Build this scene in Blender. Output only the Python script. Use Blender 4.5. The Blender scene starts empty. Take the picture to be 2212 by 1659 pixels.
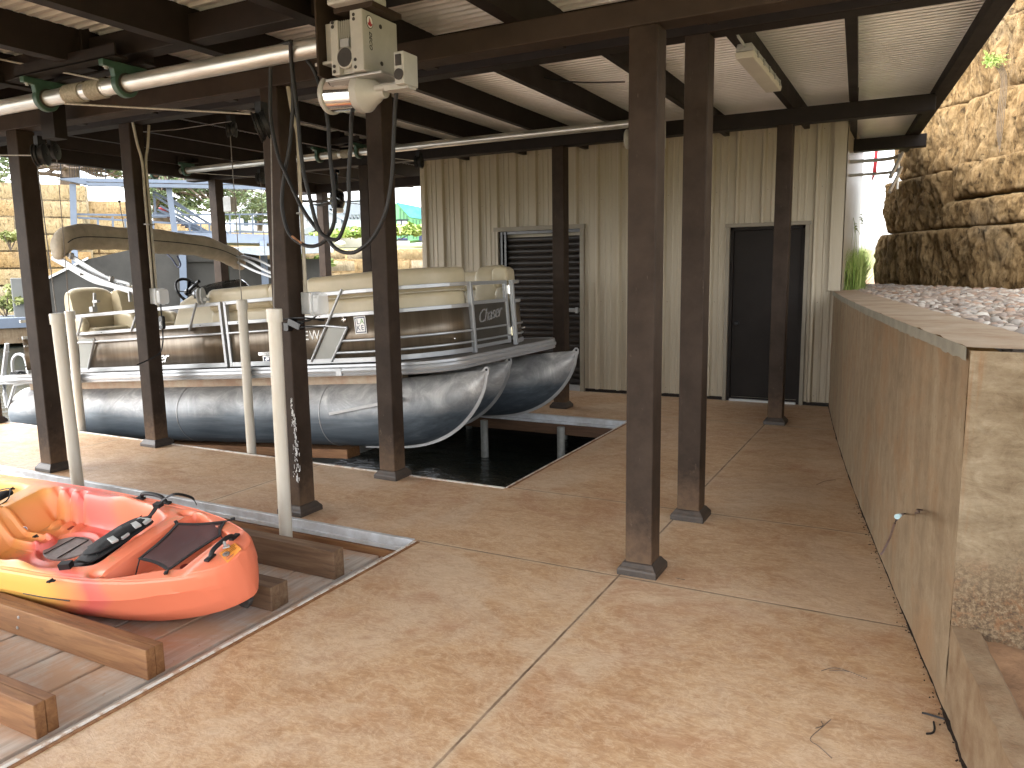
import bpy, bmesh, math, random
import numpy as np
from mathutils import Vector, Matrix, noise
random.seed(7); rng = np.random.RandomState(5)
SC = bpy.context.scene
COL = SC.collection
# ---------------------------------------------------------------- camera
YAW, PIT, ROL, CH = 0.484127802, 0.146416499, -0.0151035700, 1.68
FW = Vector((-math.sin(YAW)*math.cos(PIT), math.cos(YAW)*math.cos(PIT), -math.sin(PIT)))
RT = Vector((math.cos(YAW), math.sin(YAW), 0)); UPV = RT.cross(FW)
R2 = RT*math.cos(ROL)+UPV*math.sin(ROL); U2 = -RT*math.sin(ROL)+UPV*math.cos(ROL)
cam = bpy.data.cameras.new("camera"); cam_o = bpy.data.objects.new("camera", cam); COL.objects.link(cam_o)
cam.sensor_width = 36; cam.lens = 36*1661/2212; cam.clip_end = 3000; cam.clip_start = .05
cam_o.matrix_world = Matrix(((R2.x, U2.x, -FW.x, 0), (R2.y, U2.y, -FW.y, 0), (R2.z, U2.z, -FW.z, CH), (0, 0, 0, 1)))
SC.camera = cam_o
# ---------------------------------------------------------------- world, sun, exposure
SUN_EL, SUN_AZ = math.radians(50), math.radians(232)   # azimuth from +Y clockwise
w = bpy.data.worlds.new("World"); SC.world = w; w.use_nodes = True
nt = w.node_tree; nt.nodes.clear()
wo = nt.nodes.new('ShaderNodeOutputWorld'); wb = nt.nodes.new('ShaderNodeBackground')
sk = nt.nodes.new('ShaderNodeTexSky'); sk.sky_type = 'NISHITA'; sk.sun_disc = False
sk.sun_elevation = SUN_EL; sk.sun_rotation = SUN_AZ; sk.air_density = 1.0; sk.dust_density = 3.0; sk.ozone_density = 1.0
hs = nt.nodes.new('ShaderNodeHueSaturation'); hs.inputs['Saturation'].default_value = .2   # overcast: thin white cloud takes the blue out
nt.links.new(sk.outputs[0], hs.inputs['Color']); nt.links.new(hs.outputs[0], wb.inputs[0]); nt.links.new(wb.outputs[0], wo.inputs[0])
wb.inputs[1].default_value = 0.15
sl = bpy.data.lights.new("sun", 'SUN'); sl.energy = .5; sl.angle = math.radians(30); sl.color = (1, .95, .88)
so = bpy.data.objects.new("sun", sl); COL.objects.link(so)
sd = Vector((math.sin(SUN_AZ)*math.cos(SUN_EL), math.cos(SUN_AZ)*math.cos(SUN_EL), math.sin(SUN_EL)))
so.rotation_euler = sd.to_track_quat('Z', 'Y').to_euler()
SC.view_settings.view_transform = 'Standard'; SC.view_settings.look = 'None'
SC.view_settings.exposure = 3.12; SC.view_settings.gamma = 1
SC.render.engine = 'CYCLES'
SC.cycles.max_bounces = 8; SC.cycles.diffuse_bounces = 8
# ---------------------------------------------------------------- pixel rays (photo measured at 2212 px wide)
CP = Vector((0, 0, CH))
def ray(x, y): return (R2*((x-1106)/1661) - U2*((y-829.5)/1661) + FW)
def G(x, y, z=0.): d = ray(x, y); return CP+d*((z-CH)/d.z)
def PX(x, y, X): d = ray(x, y); return CP+d*(X/d.x)
def PY(x, y, Y): d = ray(x, y); return CP+d*(Y/d.y)
def PD(x, y, D, cx):      # vertical plane at distance D, square to the ray through column cx
    h = ray(cx, 600); n = Vector((h.x, h.y, 0)).normalized(); d = ray(x, y)
    return CP+d*(D/d.dot(n))
# ---------------------------------------------------------------- object helpers
def link(o, parent=None):
    COL.objects.link(o)
    if parent: o.parent = parent
    return o
def tag(o, label=None, cat=None, group=None, kind=None):
    for k, v in (('label', label), ('category', cat), ('group', group), ('kind', kind)):
        if v: o[k] = v
    return o
def empty(name, loc=(0, 0, 0), rot=(0, 0, 0), **k):
    o = bpy.data.objects.new(name, None); o.location = loc; o.rotation_euler = rot; o.empty_display_size = .1
    link(o); return tag(o, **k)
def copy_tree(o, parent=None):
    c = o.copy(); COL.objects.link(c)
    if parent: c.parent = parent
    for ch in [x for x in bpy.data.objects if x.parent == o]: copy_tree(ch, c)
    return c
class MB:
    def __init__(s): s.v = []; s.f = []; s.sm = False
    def add(s, vs, fs):
        n = len(s.v); s.v += [tuple(v) for v in vs]; s.f += [tuple(i+n for i in f) for f in fs]; return s
    def box(s, x0, x1, y0, y1, z0, z1, M=None):
        vs = [Vector(p) for p in ((x0,y0,z0),(x1,y0,z0),(x1,y1,z0),(x0,y1,z0),(x0,y0,z1),(x1,y0,z1),(x1,y1,z1),(x0,y1,z1))]
        if M: vs = [M@v for v in vs]
        return s.add(vs, [(0,3,2,1),(4,5,6,7),(0,1,5,4),(1,2,6,5),(2,3,7,6),(3,0,4,7)])
    def bar(s, a, b, w, h, up=(0, 0, 1)):      # rectangular bar from a to b
        a = Vector(a); b = Vector(b); d = (b-a).normalized(); u = Vector(up); sx = d.cross(u)
        if sx.length < 1e-4: sx = d.cross(Vector((1, 0, 0)))
        sx.normalize(); u = sx.cross(d)
        vs = [p+sx*i*w/2+u*j*h/2 for p in (a, b) for i, j in ((-1,-1),(1,-1),(1,1),(-1,1))]
        return s.add(vs, [(0,1,2,3),(7,6,5,4),(0,4,5,1),(1,5,6,2),(2,6,7,3),(3,7,4,0)])
    def sweep(s, path, prof, closed_prof=True, up=(0, 0, 1), caps=True, scl=None):
        P = [Vector(p) for p in path]; n = len(prof); rings = []
        for i, p in enumerate(P):
            d = (P[min(i+1, len(P)-1)]-P[max(i-1, 0)]).normalized()
            u = Vector(up); sx = d.cross(u)
            if sx.length < 1e-4: sx = d.cross(Vector((1, 0, 0)))
            sx.normalize(); uu = sx.cross(d); k = scl[i] if scl else 1
            rings.append([p+sx*a*k+uu*b*k for a, b in prof])
        vs = [v for r in rings for v in r]; fs = []
        m = n if closed_prof else n-1
        for i in range(len(P)-1):
            for j in range(m):
                a = i*n+j; b = i*n+(j+1) % n; fs.append((a, a+n, b+n, b))
        if caps and closed_prof:
            fs.append(tuple(range(n))); fs.append(tuple((len(P)-1)*n+j for j in range(n-1, -1, -1)))
        return s.add(vs, fs)
    def tube(s, path, r, n=10, caps=True, scl=None):
        P = [Vector(p) for p in path]; rings = []; fs = []
        d0 = (P[1]-P[0]).normalized(); u = d0.orthogonal().normalized()
        for i, p in enumerate(P):
            d = (P[min(i+1, len(P)-1)]-P[max(i-1, 0)])
            if d.length < 1e-9: d = d0
            d = d.normalized(); u = (u-d*u.dot(d)).normalized(); w_ = d.cross(u); k = r*(scl[i] if scl else 1)
            rings += [p+u*math.cos(2*math.pi*j/n)*k+w_*math.sin(2*math.pi*j/n)*k for j in range(n)]
        for i in range(len(P)-1):
            for j in range(n):
                a = i*n+j; b = i*n+(j+1) % n; fs.append((a, b, b+n, a+n))
        if caps: fs.append(tuple(range(n-1, -1, -1))); fs.append(tuple((len(P)-1)*n+j for j in range(n)))
        s.sm = True
        return s.add(rings, fs)
    def lathe(s, prof, M=None, n=24, cap=True):   # prof: (r, z)
        vs = []; fs = []
        for r, z in prof:
            for j in range(n): a = 2*math.pi*j/n; vs.append(Vector((r*math.cos(a), r*math.sin(a), z)))
        for i in range(len(prof)-1):
            for j in range(n):
                a = i*n+j; b = i*n+(j+1) % n; fs.append((a, b, b+n, a+n))
        if cap: fs.append(tuple(range(n-1, -1, -1))); fs.append(tuple((len(prof)-1)*n+j for j in range(n)))
        if M: vs = [M@v for v in vs]
        s.sm = True
        return s.add(vs, fs)
    def prism(s, pts, a, b, M=None):   # polygon pts (x,y) extruded z a..b
        n = len(pts); vs = [Vector((x, y, a)) for x, y in pts]+[Vector((x, y, b)) for x, y in pts]
        if M: vs = [M@v for v in vs]
        return s.add(vs, [tuple(range(n-1, -1, -1)), tuple(range(n, 2*n))]+[(i, (i+1) % n, (i+1) % n+n, i+n) for i in range(n)])
    def slabpoly(s, pts, off):         # 3-D polygon pushed along vector off
        n = len(pts); o = Vector(off); vs = [Vector(p) for p in pts]; vs += [p+o for p in vs]
        return s.add(vs, [tuple(range(n)), tuple(range(2*n-1, n-1, -1))]+[(i, i+n, (i+1) % n+n, (i+1) % n) for i in range(n)])
    def build(s, name, mat, parent=None, bevel=0, smooth=None, label=None, seg=2, ang=35, **k):
        me = bpy.data.meshes.new(name); me.from_pydata(s.v, [], s.f); me.validate()
        bm = bmesh.new(); bm.from_mesh(me); bmesh.ops.recalc_face_normals(bm, faces=bm.faces); bm.to_mesh(me); bm.free()
        sm = s.sm if smooth is None else smooth
        if sm:
            me.polygons.foreach_set('use_smooth', [True]*len(me.polygons)); me.set_sharp_from_angle(angle=math.radians(ang))
        me.materials.append(mat); o = bpy.data.objects.new(name, me); link(o, parent)
        if bevel:
            b = o.modifiers.new('bevel', 'BEVEL'); b.width = bevel; b.segments = seg; b.limit_method = 'ANGLE'; b.angle_limit = math.radians(40)
        tag(o, label=label, **k); return o
def smoothpath(pts, n=8):          # Catmull-Rom
    P = [Vector(p) for p in pts]; P = [P[0]*2-P[1]]+P+[P[-1]*2-P[-2]]; out = []
    for i in range(1, len(P)-2):
        for k in range(n):
            t = k/n; a, b, c, d = P[i-1:i+3]
            out.append(.5*((2*b)+(c-a)*t+(2*a-5*b+4*c-d)*t*t+(-a+3*b-3*c+d)*t**3))
    out.append(P[-2]); return out
def rrect(w, h, r, n=4):
    o = []
    for cx, cy, a0 in ((w/2-r, h/2-r, 0), (-w/2+r, h/2-r, 90), (-w/2+r, -h/2+r, 180), (w/2-r, -h/2+r, 270)):
        for i in range(n+1):
            a = math.radians(a0+90*i/n); o.append((cx+r*math.cos(a), cy+r*math.sin(a)))
    return o
def text(name, body, mat, M, size, ext=.002, parent=None, shear=0, space=1.0):
    c = bpy.data.curves.new(name, 'FONT'); c.body = body; c.size = size; c.extrude = ext; c.shear = shear; c.space_character = space
    c.align_x = 'CENTER'; c.align_y = 'CENTER'
    t = bpy.data.objects.new(name, c); COL.objects.link(t); bpy.context.view_layer.update()
    me = bpy.data.meshes.new_from_object(t); bpy.data.objects.remove(t); me.transform(M)
    me.materials.clear(); me.materials.append(mat)
    o = bpy.data.objects.new(name, me); link(o, parent); return o
# ---------------------------------------------------------------- materials
def newmat(name):
    m = bpy.data.materials.new(name); m.use_nodes = True; nt = m.node_tree
    b = nt.nodes['Principled BSDF']; return m, nt, b
def N(nt, t, **k):
    n = nt.nodes.new(t)
    for a, v in k.items():
        if a in n.inputs: n.inputs[a].default_value = v
        else: setattr(n, a, v)
    return n
def coord(nt, kind='Object', scale=(1, 1, 1), loc=(0, 0, 0)):
    if kind == 'World': src = N(nt, 'ShaderNodeNewGeometry').outputs['Position']
    else: src = N(nt, 'ShaderNodeTexCoord').outputs[kind]
    mp = N(nt, 'ShaderNodeMapping'); mp.inputs['Scale'].default_value = scale; mp.inputs['Location'].default_value = loc
    nt.links.new(src, mp.inputs[0]); return mp.outputs[0]
def noi(nt, vec, scale, detail=5, rough=.6, dist=0):
    n = N(nt, 'ShaderNodeTexNoise'); n.inputs['Scale'].default_value = scale; n.inputs['Detail'].default_value = detail
    n.inputs['Roughness'].default_value = rough; n.inputs['Distortion'].default_value = dist; nt.links.new(vec, n.inputs['Vector']); return n.outputs['Fac']
def ramp(nt, fac, stops):
    r = N(nt, 'ShaderNodeValToRGB'); e = r.color_ramp.elements
    while len(e) < len(stops): e.new(.5)
    for i, (p, c) in enumerate(stops):
        e[i].position = p; e[i].color = (*c, 1) if len(c) == 3 else c
    nt.links.new(fac, r.inputs[0]); return r.outputs[0]
def mix(nt, fac, a, b, mode='MIX'):
    m = N(nt, 'ShaderNodeMix'); m.data_type = 'RGBA'; m.blend_type = mode
    for i, v in ((0, fac), (6, a), (7, b)):
        if isinstance(v, (int, float)): m.inputs[i].default_value = v
        elif isinstance(v, tuple): m.inputs[i].default_value = (*v, 1)[:4]
        else: nt.links.new(v, m.inputs[i])
    return m.outputs[2]
def math_(nt, op, a, b=0., c=0.):
    m = N(nt, 'ShaderNodeMath'); m.operation = op
    for i, v in enumerate((a, b, c)):
        if isinstance(v, (int, float)): m.inputs[i].default_value = v
        else: nt.links.new(v, m.inputs[i])
    return m.outputs[0]
def bump(nt, b, h, strength=.3, dist=.01):
    n = N(nt, 'ShaderNodeBump'); n.inputs['Strength'].default_value = strength; n.inputs['Distance'].default_value = dist
    nt.links.new(h, n.inputs['Height']); nt.links.new(n.outputs[0], b.inputs['Normal']); return n
def simple(name, col, rough=.5, metal=0, var=.12, scale=12, bmp=0, bscale=80, kind='Object', col2=None, stretch=(1, 1, 1), spec=None, detail=5, bdist=.003, lo=.35, hi=.65):
    m, nt, b = newmat(name); v = coord(nt, kind, stretch)
    c2 = col2 or tuple(c*(1-var*2.2) for c in col)
    f = noi(nt, v, scale, detail, .65)
    nt.links.new(ramp(nt, f, [(lo, c2), (hi, col)]), b.inputs['Base Color'])
    r = N(nt, 'ShaderNodeMapRange'); r.inputs['To Min'].default_value = min(1, rough+.1); r.inputs['To Max'].default_value = max(.05, rough-.08)
    nt.links.new(f, r.inputs[0]); nt.links.new(r.outputs[0], b.inputs['Roughness'])
    b.inputs['Metallic'].default_value = metal
    if spec is not None: b.inputs['Specular IOR Level'].default_value = spec
    if bmp: bump(nt, b, noi(nt, v, bscale, 4), bmp, bdist)
    return m
M = {}
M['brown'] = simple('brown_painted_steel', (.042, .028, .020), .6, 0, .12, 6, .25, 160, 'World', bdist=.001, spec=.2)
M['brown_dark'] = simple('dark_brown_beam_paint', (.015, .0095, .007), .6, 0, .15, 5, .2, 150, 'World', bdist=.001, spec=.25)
def postm():
    m, nt, b = newmat('brown_post_paint'); v = coord(nt, 'World'); f = noi(nt, v, 6, 5, .65)
    c = ramp(nt, f, [(.35, (.026, .0175, .0125)), (.65, (.042, .029, .021))])
    sp = N(nt, 'ShaderNodeSeparateXYZ'); g = N(nt, 'ShaderNodeNewGeometry'); nt.links.new(g.outputs['Position'], sp.inputs[0])
    sc = ramp(nt, noi(nt, coord(nt, 'World', (1, 1, .25)), 34, 5, .75, .4), [(.64, (0, 0, 0)), (.70, (1, 1, 1))])
    c = mix(nt, math_(nt, 'MULTIPLY', sc, .35), c, (.16, .12, .09))
    dz_ = ramp(nt, math_(nt, 'ADD', sp.outputs[2], math_(nt, 'MULTIPLY', noi(nt, v, 18, 5, .7), .5)), [(.22, (1, 1, 1)), (.62, (0, 0, 0))])
    c = mix(nt, math_(nt, 'MULTIPLY', dz_, .5), c, (.20, .125, .075))
    nt.links.new(c, b.inputs['Base Color']); b.inputs['Roughness'].default_value = .58; b.inputs['Specular IOR Level'].default_value = .12
    bump(nt, b, math_(nt, 'ADD', noi(nt, v, 160, 3), noi(nt, v, 25, 3)), .3, .0012); return m
M['post'] = postm()
M['galv'] = simple('galvanised_steel', (.62, .61, .57), .38, .75, .12, 9, .1, 60, 'World', stretch=(.4, 3, 3))
M['trim_white'] = simple('peeling_white_trim', (.60, .57, .52), .5, 0, .1, 14, .2, 60, 'World', col2=(.42, .30, .22), lo=.42, hi=.50)
M['galv_trim'] = simple('pale_metal_edge', (.60, .63, .66), .35, .2, .1, 6, .1, 50, 'World', col2=(.42, .42, .42))
M['alu'] = simple('brushed_aluminium', (.40, .41, .42), .34, .45, .04, 3)
M['alu_dull'] = simple('dull_aluminium', (.42, .42, .42), .4, .45, .08, 4)
M['vinyl'] = simple('cream_vinyl', (.50, .43, .29), .42, 0, .05, 5, .12, 220, bdist=.0006)
M['vinyl_grey'] = simple('pale_grey_beige_vinyl', (.50, .46, .36), .42, 0, .05, 5, .12, 220, bdist=.0006)
M['canvas'] = simple('beige_canvas', (.35, .30, .225), .85, 0, .1, 9, .5, 14, bdist=.01)
M['black'] = simple('black_rubber', (.005, .005, .006), .6, 0, .2, 20, .2, 120)
M['blackgloss'] = simple('black_gloss_plastic', (.003, .0035, .006), .22, 0, .1, 20)
M['pvc'] = simple('white_pvc', (.58, .555, .49), .35, 0, .04, 3, 0, 50, 'Object', col2=(.50, .45, .36), stretch=(3, 3, .5))
M['green_cast'] = simple('green_cast_iron', (.045, .10, .07), .45, .1, .15, 14, .3, 90)
M['rubber_shade_dk'] = simple('dark_rubber_and_dock_shade', (.03, .025, .022), .6)  # bearing rubber, also the near-black shade colour under the dock
M['rope'] = simple('dirty_steel_cable', (.40, .37, .31), .6, .3, .15, 60, .4, 400)
M['cable'] = simple('grey_steel_cable', (.20, .18, .16), .5, .5, .1, 60)
M['motor'] = simple('cream_grey_enamel', (.40, .39, .365), .4, 0, .06, 7, .1, 200)
M['chrome'] = simple('polished_stainless', (.8, .78, .75), .12, 1, .04, 5)
M['white'] = simple('white_paint', (.8, .8, .78), .45, 0, .04, 6)
M['navy'] = simple('navy_ink', (.02, .03, .09), .5)
M['green_ink'] = simple('green_ink', (.12, .35, .05), .5)
M['red_ink'] = simple('red_ink', (.4, .03, .04), .4)
M['grey_box'] = simple('grey_plastic_box', (.42, .43, .42), .4)
M['bluesteel'] = simple('blue_grey_painted_steel', (.17, .205, .26), .5, 0, .06, 3)
M['darkglass'] = simple('dark_window_glass', (.05, .07, .08), .1)
M['orange'] = simple('orange_sticker', (.85, .32, .05), .5, 0, .05, 20)
M['door_dark'] = simple('dark_brown_door', (.014, .0105, .0085), .6, 0, .08, 4, spec=.2)
M['roller'] = simple('dark_brown_roller_door', (.018, .014, .012), .4, 0, .06, 4)
def siding():
    m, nt, b = newmat('tan_metal_siding'); v = coord(nt, 'World', (1.2, 1, .35))
    f = noi(nt, v, 2.5, 5, .6); f2 = noi(nt, coord(nt, 'World', (9, 9, .5)), 3, 4, .6)
    c = mix(nt, .14, ramp(nt, f, [(.3, (.35, .30, .215)), (.7, (.40, .345, .255))]), ramp(nt, f2, [(.35, (.33, .28, .20)), (.65, (.45, .40, .31))]))
    nt.links.new(c, b.inputs['Base Color']); b.inputs['Roughness'].default_value = .42
    return m
M['siding'] = siding(); M['trimtan'] = simple('tan_trim', (.22, .19, .14), .45, 0, .05, 4, 0, 50, 'World')
def concrete_slab():
    m, nt, b = newmat('stained_concrete_slab'); v = coord(nt, 'World')
    big = noi(nt, v, .75, 7, .65, .9); mid = noi(nt, coord(nt, 'World', (1, 1.5, 1)), 4.5, 6, .68, .9)
    # trowelled flake pattern
    vs = coord(nt, 'World', (1.0, 2.2, 1)); fl = noi(nt, vs, 19, 9, .78, 1.4)
    fine = noi(nt, v, 90, 3, .6)
    c1 = ramp(nt, big, [(.32, (.32, .18, .088)), (.50, (.44, .30, .165)), (.68, (.51, .39, .25))])
    c2 = ramp(nt, mid, [(.36, (.27, .15, .07)), (.50, (.45, .305, .17)), (.64, (.55, .43, .28))])
    c3 = ramp(nt, fl, [(.42, (.30, .165, .08)), (.51, (.47, .32, .185)), (.59, (.66, .53, .37))])
    c = mix(nt, .45, c1, c2); c = mix(nt, .32, c, c3)
    # worn pale patches and rusty stains
    pf = ramp(nt, noi(nt, coord(nt, 'World', loc=(3.1, 7.7, 0)), 1.05, 8, .72, .7), [(.46, (0, 0, 0)), (.60, (1, 1, 1))])
    c = mix(nt, math_(nt, 'MULTIPLY', pf, .52), c, (.57, .49, .37))
    rf = ramp(nt, noi(nt, coord(nt, 'World', loc=(9.1, 1.7, 0)), 1.0, 8, .74, 1.0), [(.51, (0, 0, 0)), (.62, (1, 1, 1))])
    c = mix(nt, math_(nt, 'MULTIPLY', rf, .48), c, (.33, .17, .085))
    vn = math_(nt, 'ABSOLUTE', math_(nt, 'SUBTRACT', noi(nt, coord(nt, 'World', (1, 1.7, 1)), 5.5, 9, .72, 1.2), .5))
    c = mix(nt, math_(nt, 'MULTIPLY', ramp(nt, vn, [(0, (1, 1, 1)), (.035, (0, 0, 0))]), .38), c, (.66, .56, .41))
    vd = math_(nt, 'ABSOLUTE', math_(nt, 'SUBTRACT', noi(nt, coord(nt, 'World', (1, 1.9, 1), (5, 3, 0)), 3.1, 9, .74, 1.6), .5))
    c = mix(nt, math_(nt, 'MULTIPLY', ramp(nt, vd, [(0, (1, 1, 1)), (.03, (0, 0, 0))]), .30), c, (.24, .12, .055))
    df = ramp(nt, noi(nt, v, 55, 2, .5), [(.70, (0, 0, 0)), (.76, (1, 1, 1))])
    c = mix(nt, math_(nt, 'MULTIPLY', df, .35), c, (.2, .12, .07))
    c = mix(nt, 1.0, c, (1.04, .965, .93), 'MULTIPLY')
    # saw-cut joints
    g = N(nt, 'ShaderNodeNewGeometry'); sp = N(nt, 'ShaderNodeSeparateXYZ'); nt.links.new(g.outputs['Position'], sp.inputs[0])
    wob = math_(nt, 'MULTIPLY', math_(nt, 'SUBTRACT', noi(nt, v, 25, 2), .5), .006)
    lines = None; halo = None
    def acc(d, a, b_): return a if b_ is None else math_(nt, 'MINIMUM', a, b_)
    for ax, p, lo, hi in ((0, -1.378, None, None), (1, 3.852, None, None), (1, 5.16, None, None), (0, -4.62, None, -2.7), (0, -7.3, None, -2.7), (1, 8.45, None, None), (1, .5, None, None)):
        d = math_(nt, 'ABSOLUTE', math_(nt, 'ADD', math_(nt, 'SUBTRACT', sp.outputs[ax], p), wob))
        if hi is not None: d = math_(nt, 'ADD', d, math_(nt, 'MULTIPLY', math_(nt, 'GREATER_THAN', sp.outputs[0], hi), 9.))
        if ax == 1 and p != .5: d = math_(nt, 'ADD', d, math_(nt, 'MULTIPLY', math_(nt, 'LESS_THAN', sp.outputs[0], -2.72), 9.))
        lines = d if lines is None else math_(nt, 'MINIMUM', lines, d)
    cut = ramp(nt, lines, [(0, (1, 1, 1)), (.0045, (1, 1, 1)), (.008, (0, 0, 0))])
    hal = ramp(nt, lines, [(.004, (1, 1, 1)), (.045, (0, 0, 0))])
    halv = math_(nt, 'MULTIPLY', hal, math_(nt, 'MULTIPLY', noi(nt, v, 9, 4), .75))
    c = mix(nt, halv, c, (.56, .47, .34)); c = mix(nt, math_(nt, 'MULTIPLY', cut, ramp(nt, noi(nt, v, 6, 4), [(.3, (.45,.45,.45)), (.6, (1, 1, 1))])), c, (.12, .07, .04))
    nt.links.new(c, b.inputs['Base Color'])
    r = N(nt, 'ShaderNodeMapRange'); r.inputs['To Min'].default_value = .6; r.inputs['To Max'].default_value = .3
    nt.links.new(mid, r.inputs[0]); nt.links.new(r.outputs[0], b.inputs['Roughness'])
    h = math_(nt, 'ADD', math_(nt, 'ADD', fl, math_(nt, 'MULTIPLY', fine, .25)), math_(nt, 'MULTIPLY', cut, -2.5))
    bump(nt, b, h, .45, .005); return m
M['slab'] = concrete_slab()
def concrete_wall():
    m, nt, b = newmat('board_marked_concrete'); v = coord(nt, 'World')
    st = noi(nt, coord(nt, 'World', (2.6, 2.6, .42)), 2.2, 7, .68, .6); st2 = noi(nt, coord(nt, 'World', (6, 6, .9)), 4.5, 6, .65, .7); big = noi(nt, v, 2.2, 6, .65, .5); iso = noi(nt, v, 9, 7, .72, .5)
    c = ramp(nt, st, [(.30, (.15, .105, .065)), (.46, (.25, .19, .13)), (.58, (.31, .25, .175)), (.70, (.42, .365, .28))])
    c = mix(nt, .30, c, ramp(nt, st2, [(.3, (.18, .135, .09)), (.55, (.29, .24, .165)), (.75, (.43, .39, .31))]))
    c = mix(nt, .35, c, ramp(nt, iso, [(.35, (.17, .125, .085)), (.5, (.29, .24, .17)), (.65, (.40, .355, .28))]))
    c = mix(nt, math_(nt, 'MULTIPLY', ramp(nt, big, [(.48, (0, 0, 0)), (.64, (1, 1, 1))]), .55), c, (.30, .18, .09))
    pit = ramp(nt, noi(nt, v, 38, 4, .7), [(.30, (1, 1, 1)), (.36, (0, 0, 0))])
    c = mix(nt, math_(nt, 'MULTIPLY', pit, .6), c, (.12, .09, .06)); c = mix(nt, 1.0, c, (.76, .67, .56), 'MULTIPLY')
    nt.links.new(c, b.inputs['Base Color']); b.inputs['Roughness'].default_value = .85
    bump(nt, b, math_(nt, 'ADD', noi(nt, v, 60, 6, .7), math_(nt, 'ADD', st2, iso)), .4, .006); return m
M['cwall'] = concrete_wall()
def concrete_end():
    m, nt, b = newmat('pale_rough_concrete_end'); v = coord(nt, 'World')
    ln = noi(nt, coord(nt, 'World', (1.2, 1.2, 4)), 3.5, 7, .75, .9); rs = noi(nt, coord(nt, 'World', (5, 5, .5)), 1.6, 5, .6, .4); iso = noi(nt, v, 14, 9, .8, .6)
    gr = noi(nt, v, 70, 5, .75); sp = N(nt, 'ShaderNodeSeparateXYZ'); g = N(nt, 'ShaderNodeNewGeometry'); nt.links.new(g.outputs['Position'], sp.inputs[0])
    c = ramp(nt, ln, [(.36, (.16, .12, .075)), (.5, (.27, .22, .155)), (.63, (.40, .355, .28))])
    c = mix(nt, .45, c, ramp(nt, iso, [(.35, (.17, .13, .085)), (.5, (.30, .25, .18)), (.65, (.42, .38, .31))]))
    c = mix(nt, math_(nt, 'MULTIPLY', ramp(nt, rs, [(.52, (0, 0, 0)), (.62, (1, 1, 1))]), .7), c, (.29, .165, .08))
    low = ramp(nt, math_(nt, 'ADD', sp.outputs[2], math_(nt, 'MULTIPLY', noi(nt, v, 4, 4), .5)), [(.75, (1, 1, 1)), (1.0, (0, 0, 0))])
    c = mix(nt, low, c, ramp(nt, gr, [(.38, (.09, .06, .04)), (.5, (.20, .145, .09)), (.62, (.33, .265, .19))]))
    c = mix(nt, math_(nt, 'MULTIPLY', ramp(nt, iso, [(.5, (0, 0, 0)), (.6, (1, 1, 1))]), math_(nt, 'MULTIPLY', low, .7)), c, (.27, .14, .065)); c = mix(nt, 1.0, c, (.66, .60, .51), 'MULTIPLY')
    nt.links.new(c, b.inputs['Base Color']); b.inputs['Roughness'].default_value = .9
    h = math_(nt, 'ADD', math_(nt, 'ADD', math_(nt, 'MULTIPLY', ln, .4), iso), math_(nt, 'MULTIPLY', gr, math_(nt, 'ADD', math_(nt, 'MULTIPLY', low, 2.5), .4)))
    bump(nt, b, h, .6, .012); return m
M['cend'] = concrete_end()
def rock(name, tone=1.0, sc=1.0, bs=1.0, island=False, warm=None):
    m, nt, b = newmat(name); v = coord(nt, 'World')
    vst = coord(nt, 'World', (1.4*sc, 1.4*sc, .8*sc)); n1 = noi(nt, vst, 2.1, 7, .7, 1.2); n2 = noi(nt, coord(nt, 'World', (sc, sc, .55*sc)), 9, 6, .7, .8)
    vo = N(nt, 'ShaderNodeTexVoronoi'); vo.inputs['Scale'].default_value = 13*sc; nt.links.new(coord(nt, 'World', (1, 1, .5)), vo.inputs['Vector'])
    t = tone
    c = ramp(nt, n1, [(.28, (.20*t, .12*t, .055*t)), (.45, (.43*t, .28*t, .13*t)), (.58, (.58*t, .43*t, .24*t)), (.75, (.70*t, .60*t, .42*t))])
    c = mix(nt, .5, c, ramp(nt, n2, [(.30, (.11*t, .07*t, .035*t)), (.45, (.38*t, .25*t, .12*t)), (.6, (.60*t, .47*t, .29*t)), (.72, (.74*t, .66*t, .5*t))]))
    pit = ramp(nt, noi(nt, coord(nt, 'World', (1, 1, .45)), 26*sc, 5, .75, .5), [(.34, (1, 1, 1)), (.42, (0, 0, 0))])
    fx = ramp(nt, noi(nt, coord(nt, 'World', (1, 1, .35)), 17*sc, 8, .8, .6), [(.40, (.12*t, .075*t, .03*t)), (.5, (.5*t, .36*t, .19*t)), (.6, (.78*t, .60*t, .36*t))])
    c = mix(nt, .5, c, fx); c = mix(nt, math_(nt, 'MULTIPLY', pit, .75), c, (.07*t, .045*t, .022*t))
    gm = ramp(nt, noi(nt, v, 1.3*sc, 4), [(.56, (0, 0, 0)), (.7, (1, 1, 1))]); c = mix(nt, math_(nt, 'MULTIPLY', gm, .45), c, (.30*t, .28*t, .24*t))
    if warm: c = mix(nt, 1.0, c, warm, 'MULTIPLY')
    if island:
        gi = N(nt, 'ShaderNodeNewGeometry'); c = mix(nt, .45, c, ramp(nt, gi.outputs['Random Per Island'], [(0, (.62, .36, .14)), (.3, (.74, .58, .34)), (.6, (.60, .42, .2)), (.8, (.80, .70, .50)), (1, (.5, .45, .36))]))
    nt.links.new(c, b.inputs['Base Color']); b.inputs['Roughness'].default_value = .95; b.inputs['Specular IOR Level'].default_value = .2
    h = math_(nt, 'ADD', math_(nt, 'ADD', n2, noi(nt, coord(nt, 'World', (1, 1, .4)), 30*sc, 6, .75)), math_(nt, 'MULTIPLY', pit, -.6))
    bump(nt, b, h, 1.0, .035*bs); return m
M['rock'] = rock('weathered_limestone', .40, .7, 1.5, False, (1.02, .92, .77))
M['rock_far'] = rock('pale_limestone_blocks', .85, .45, 3, True)
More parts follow.
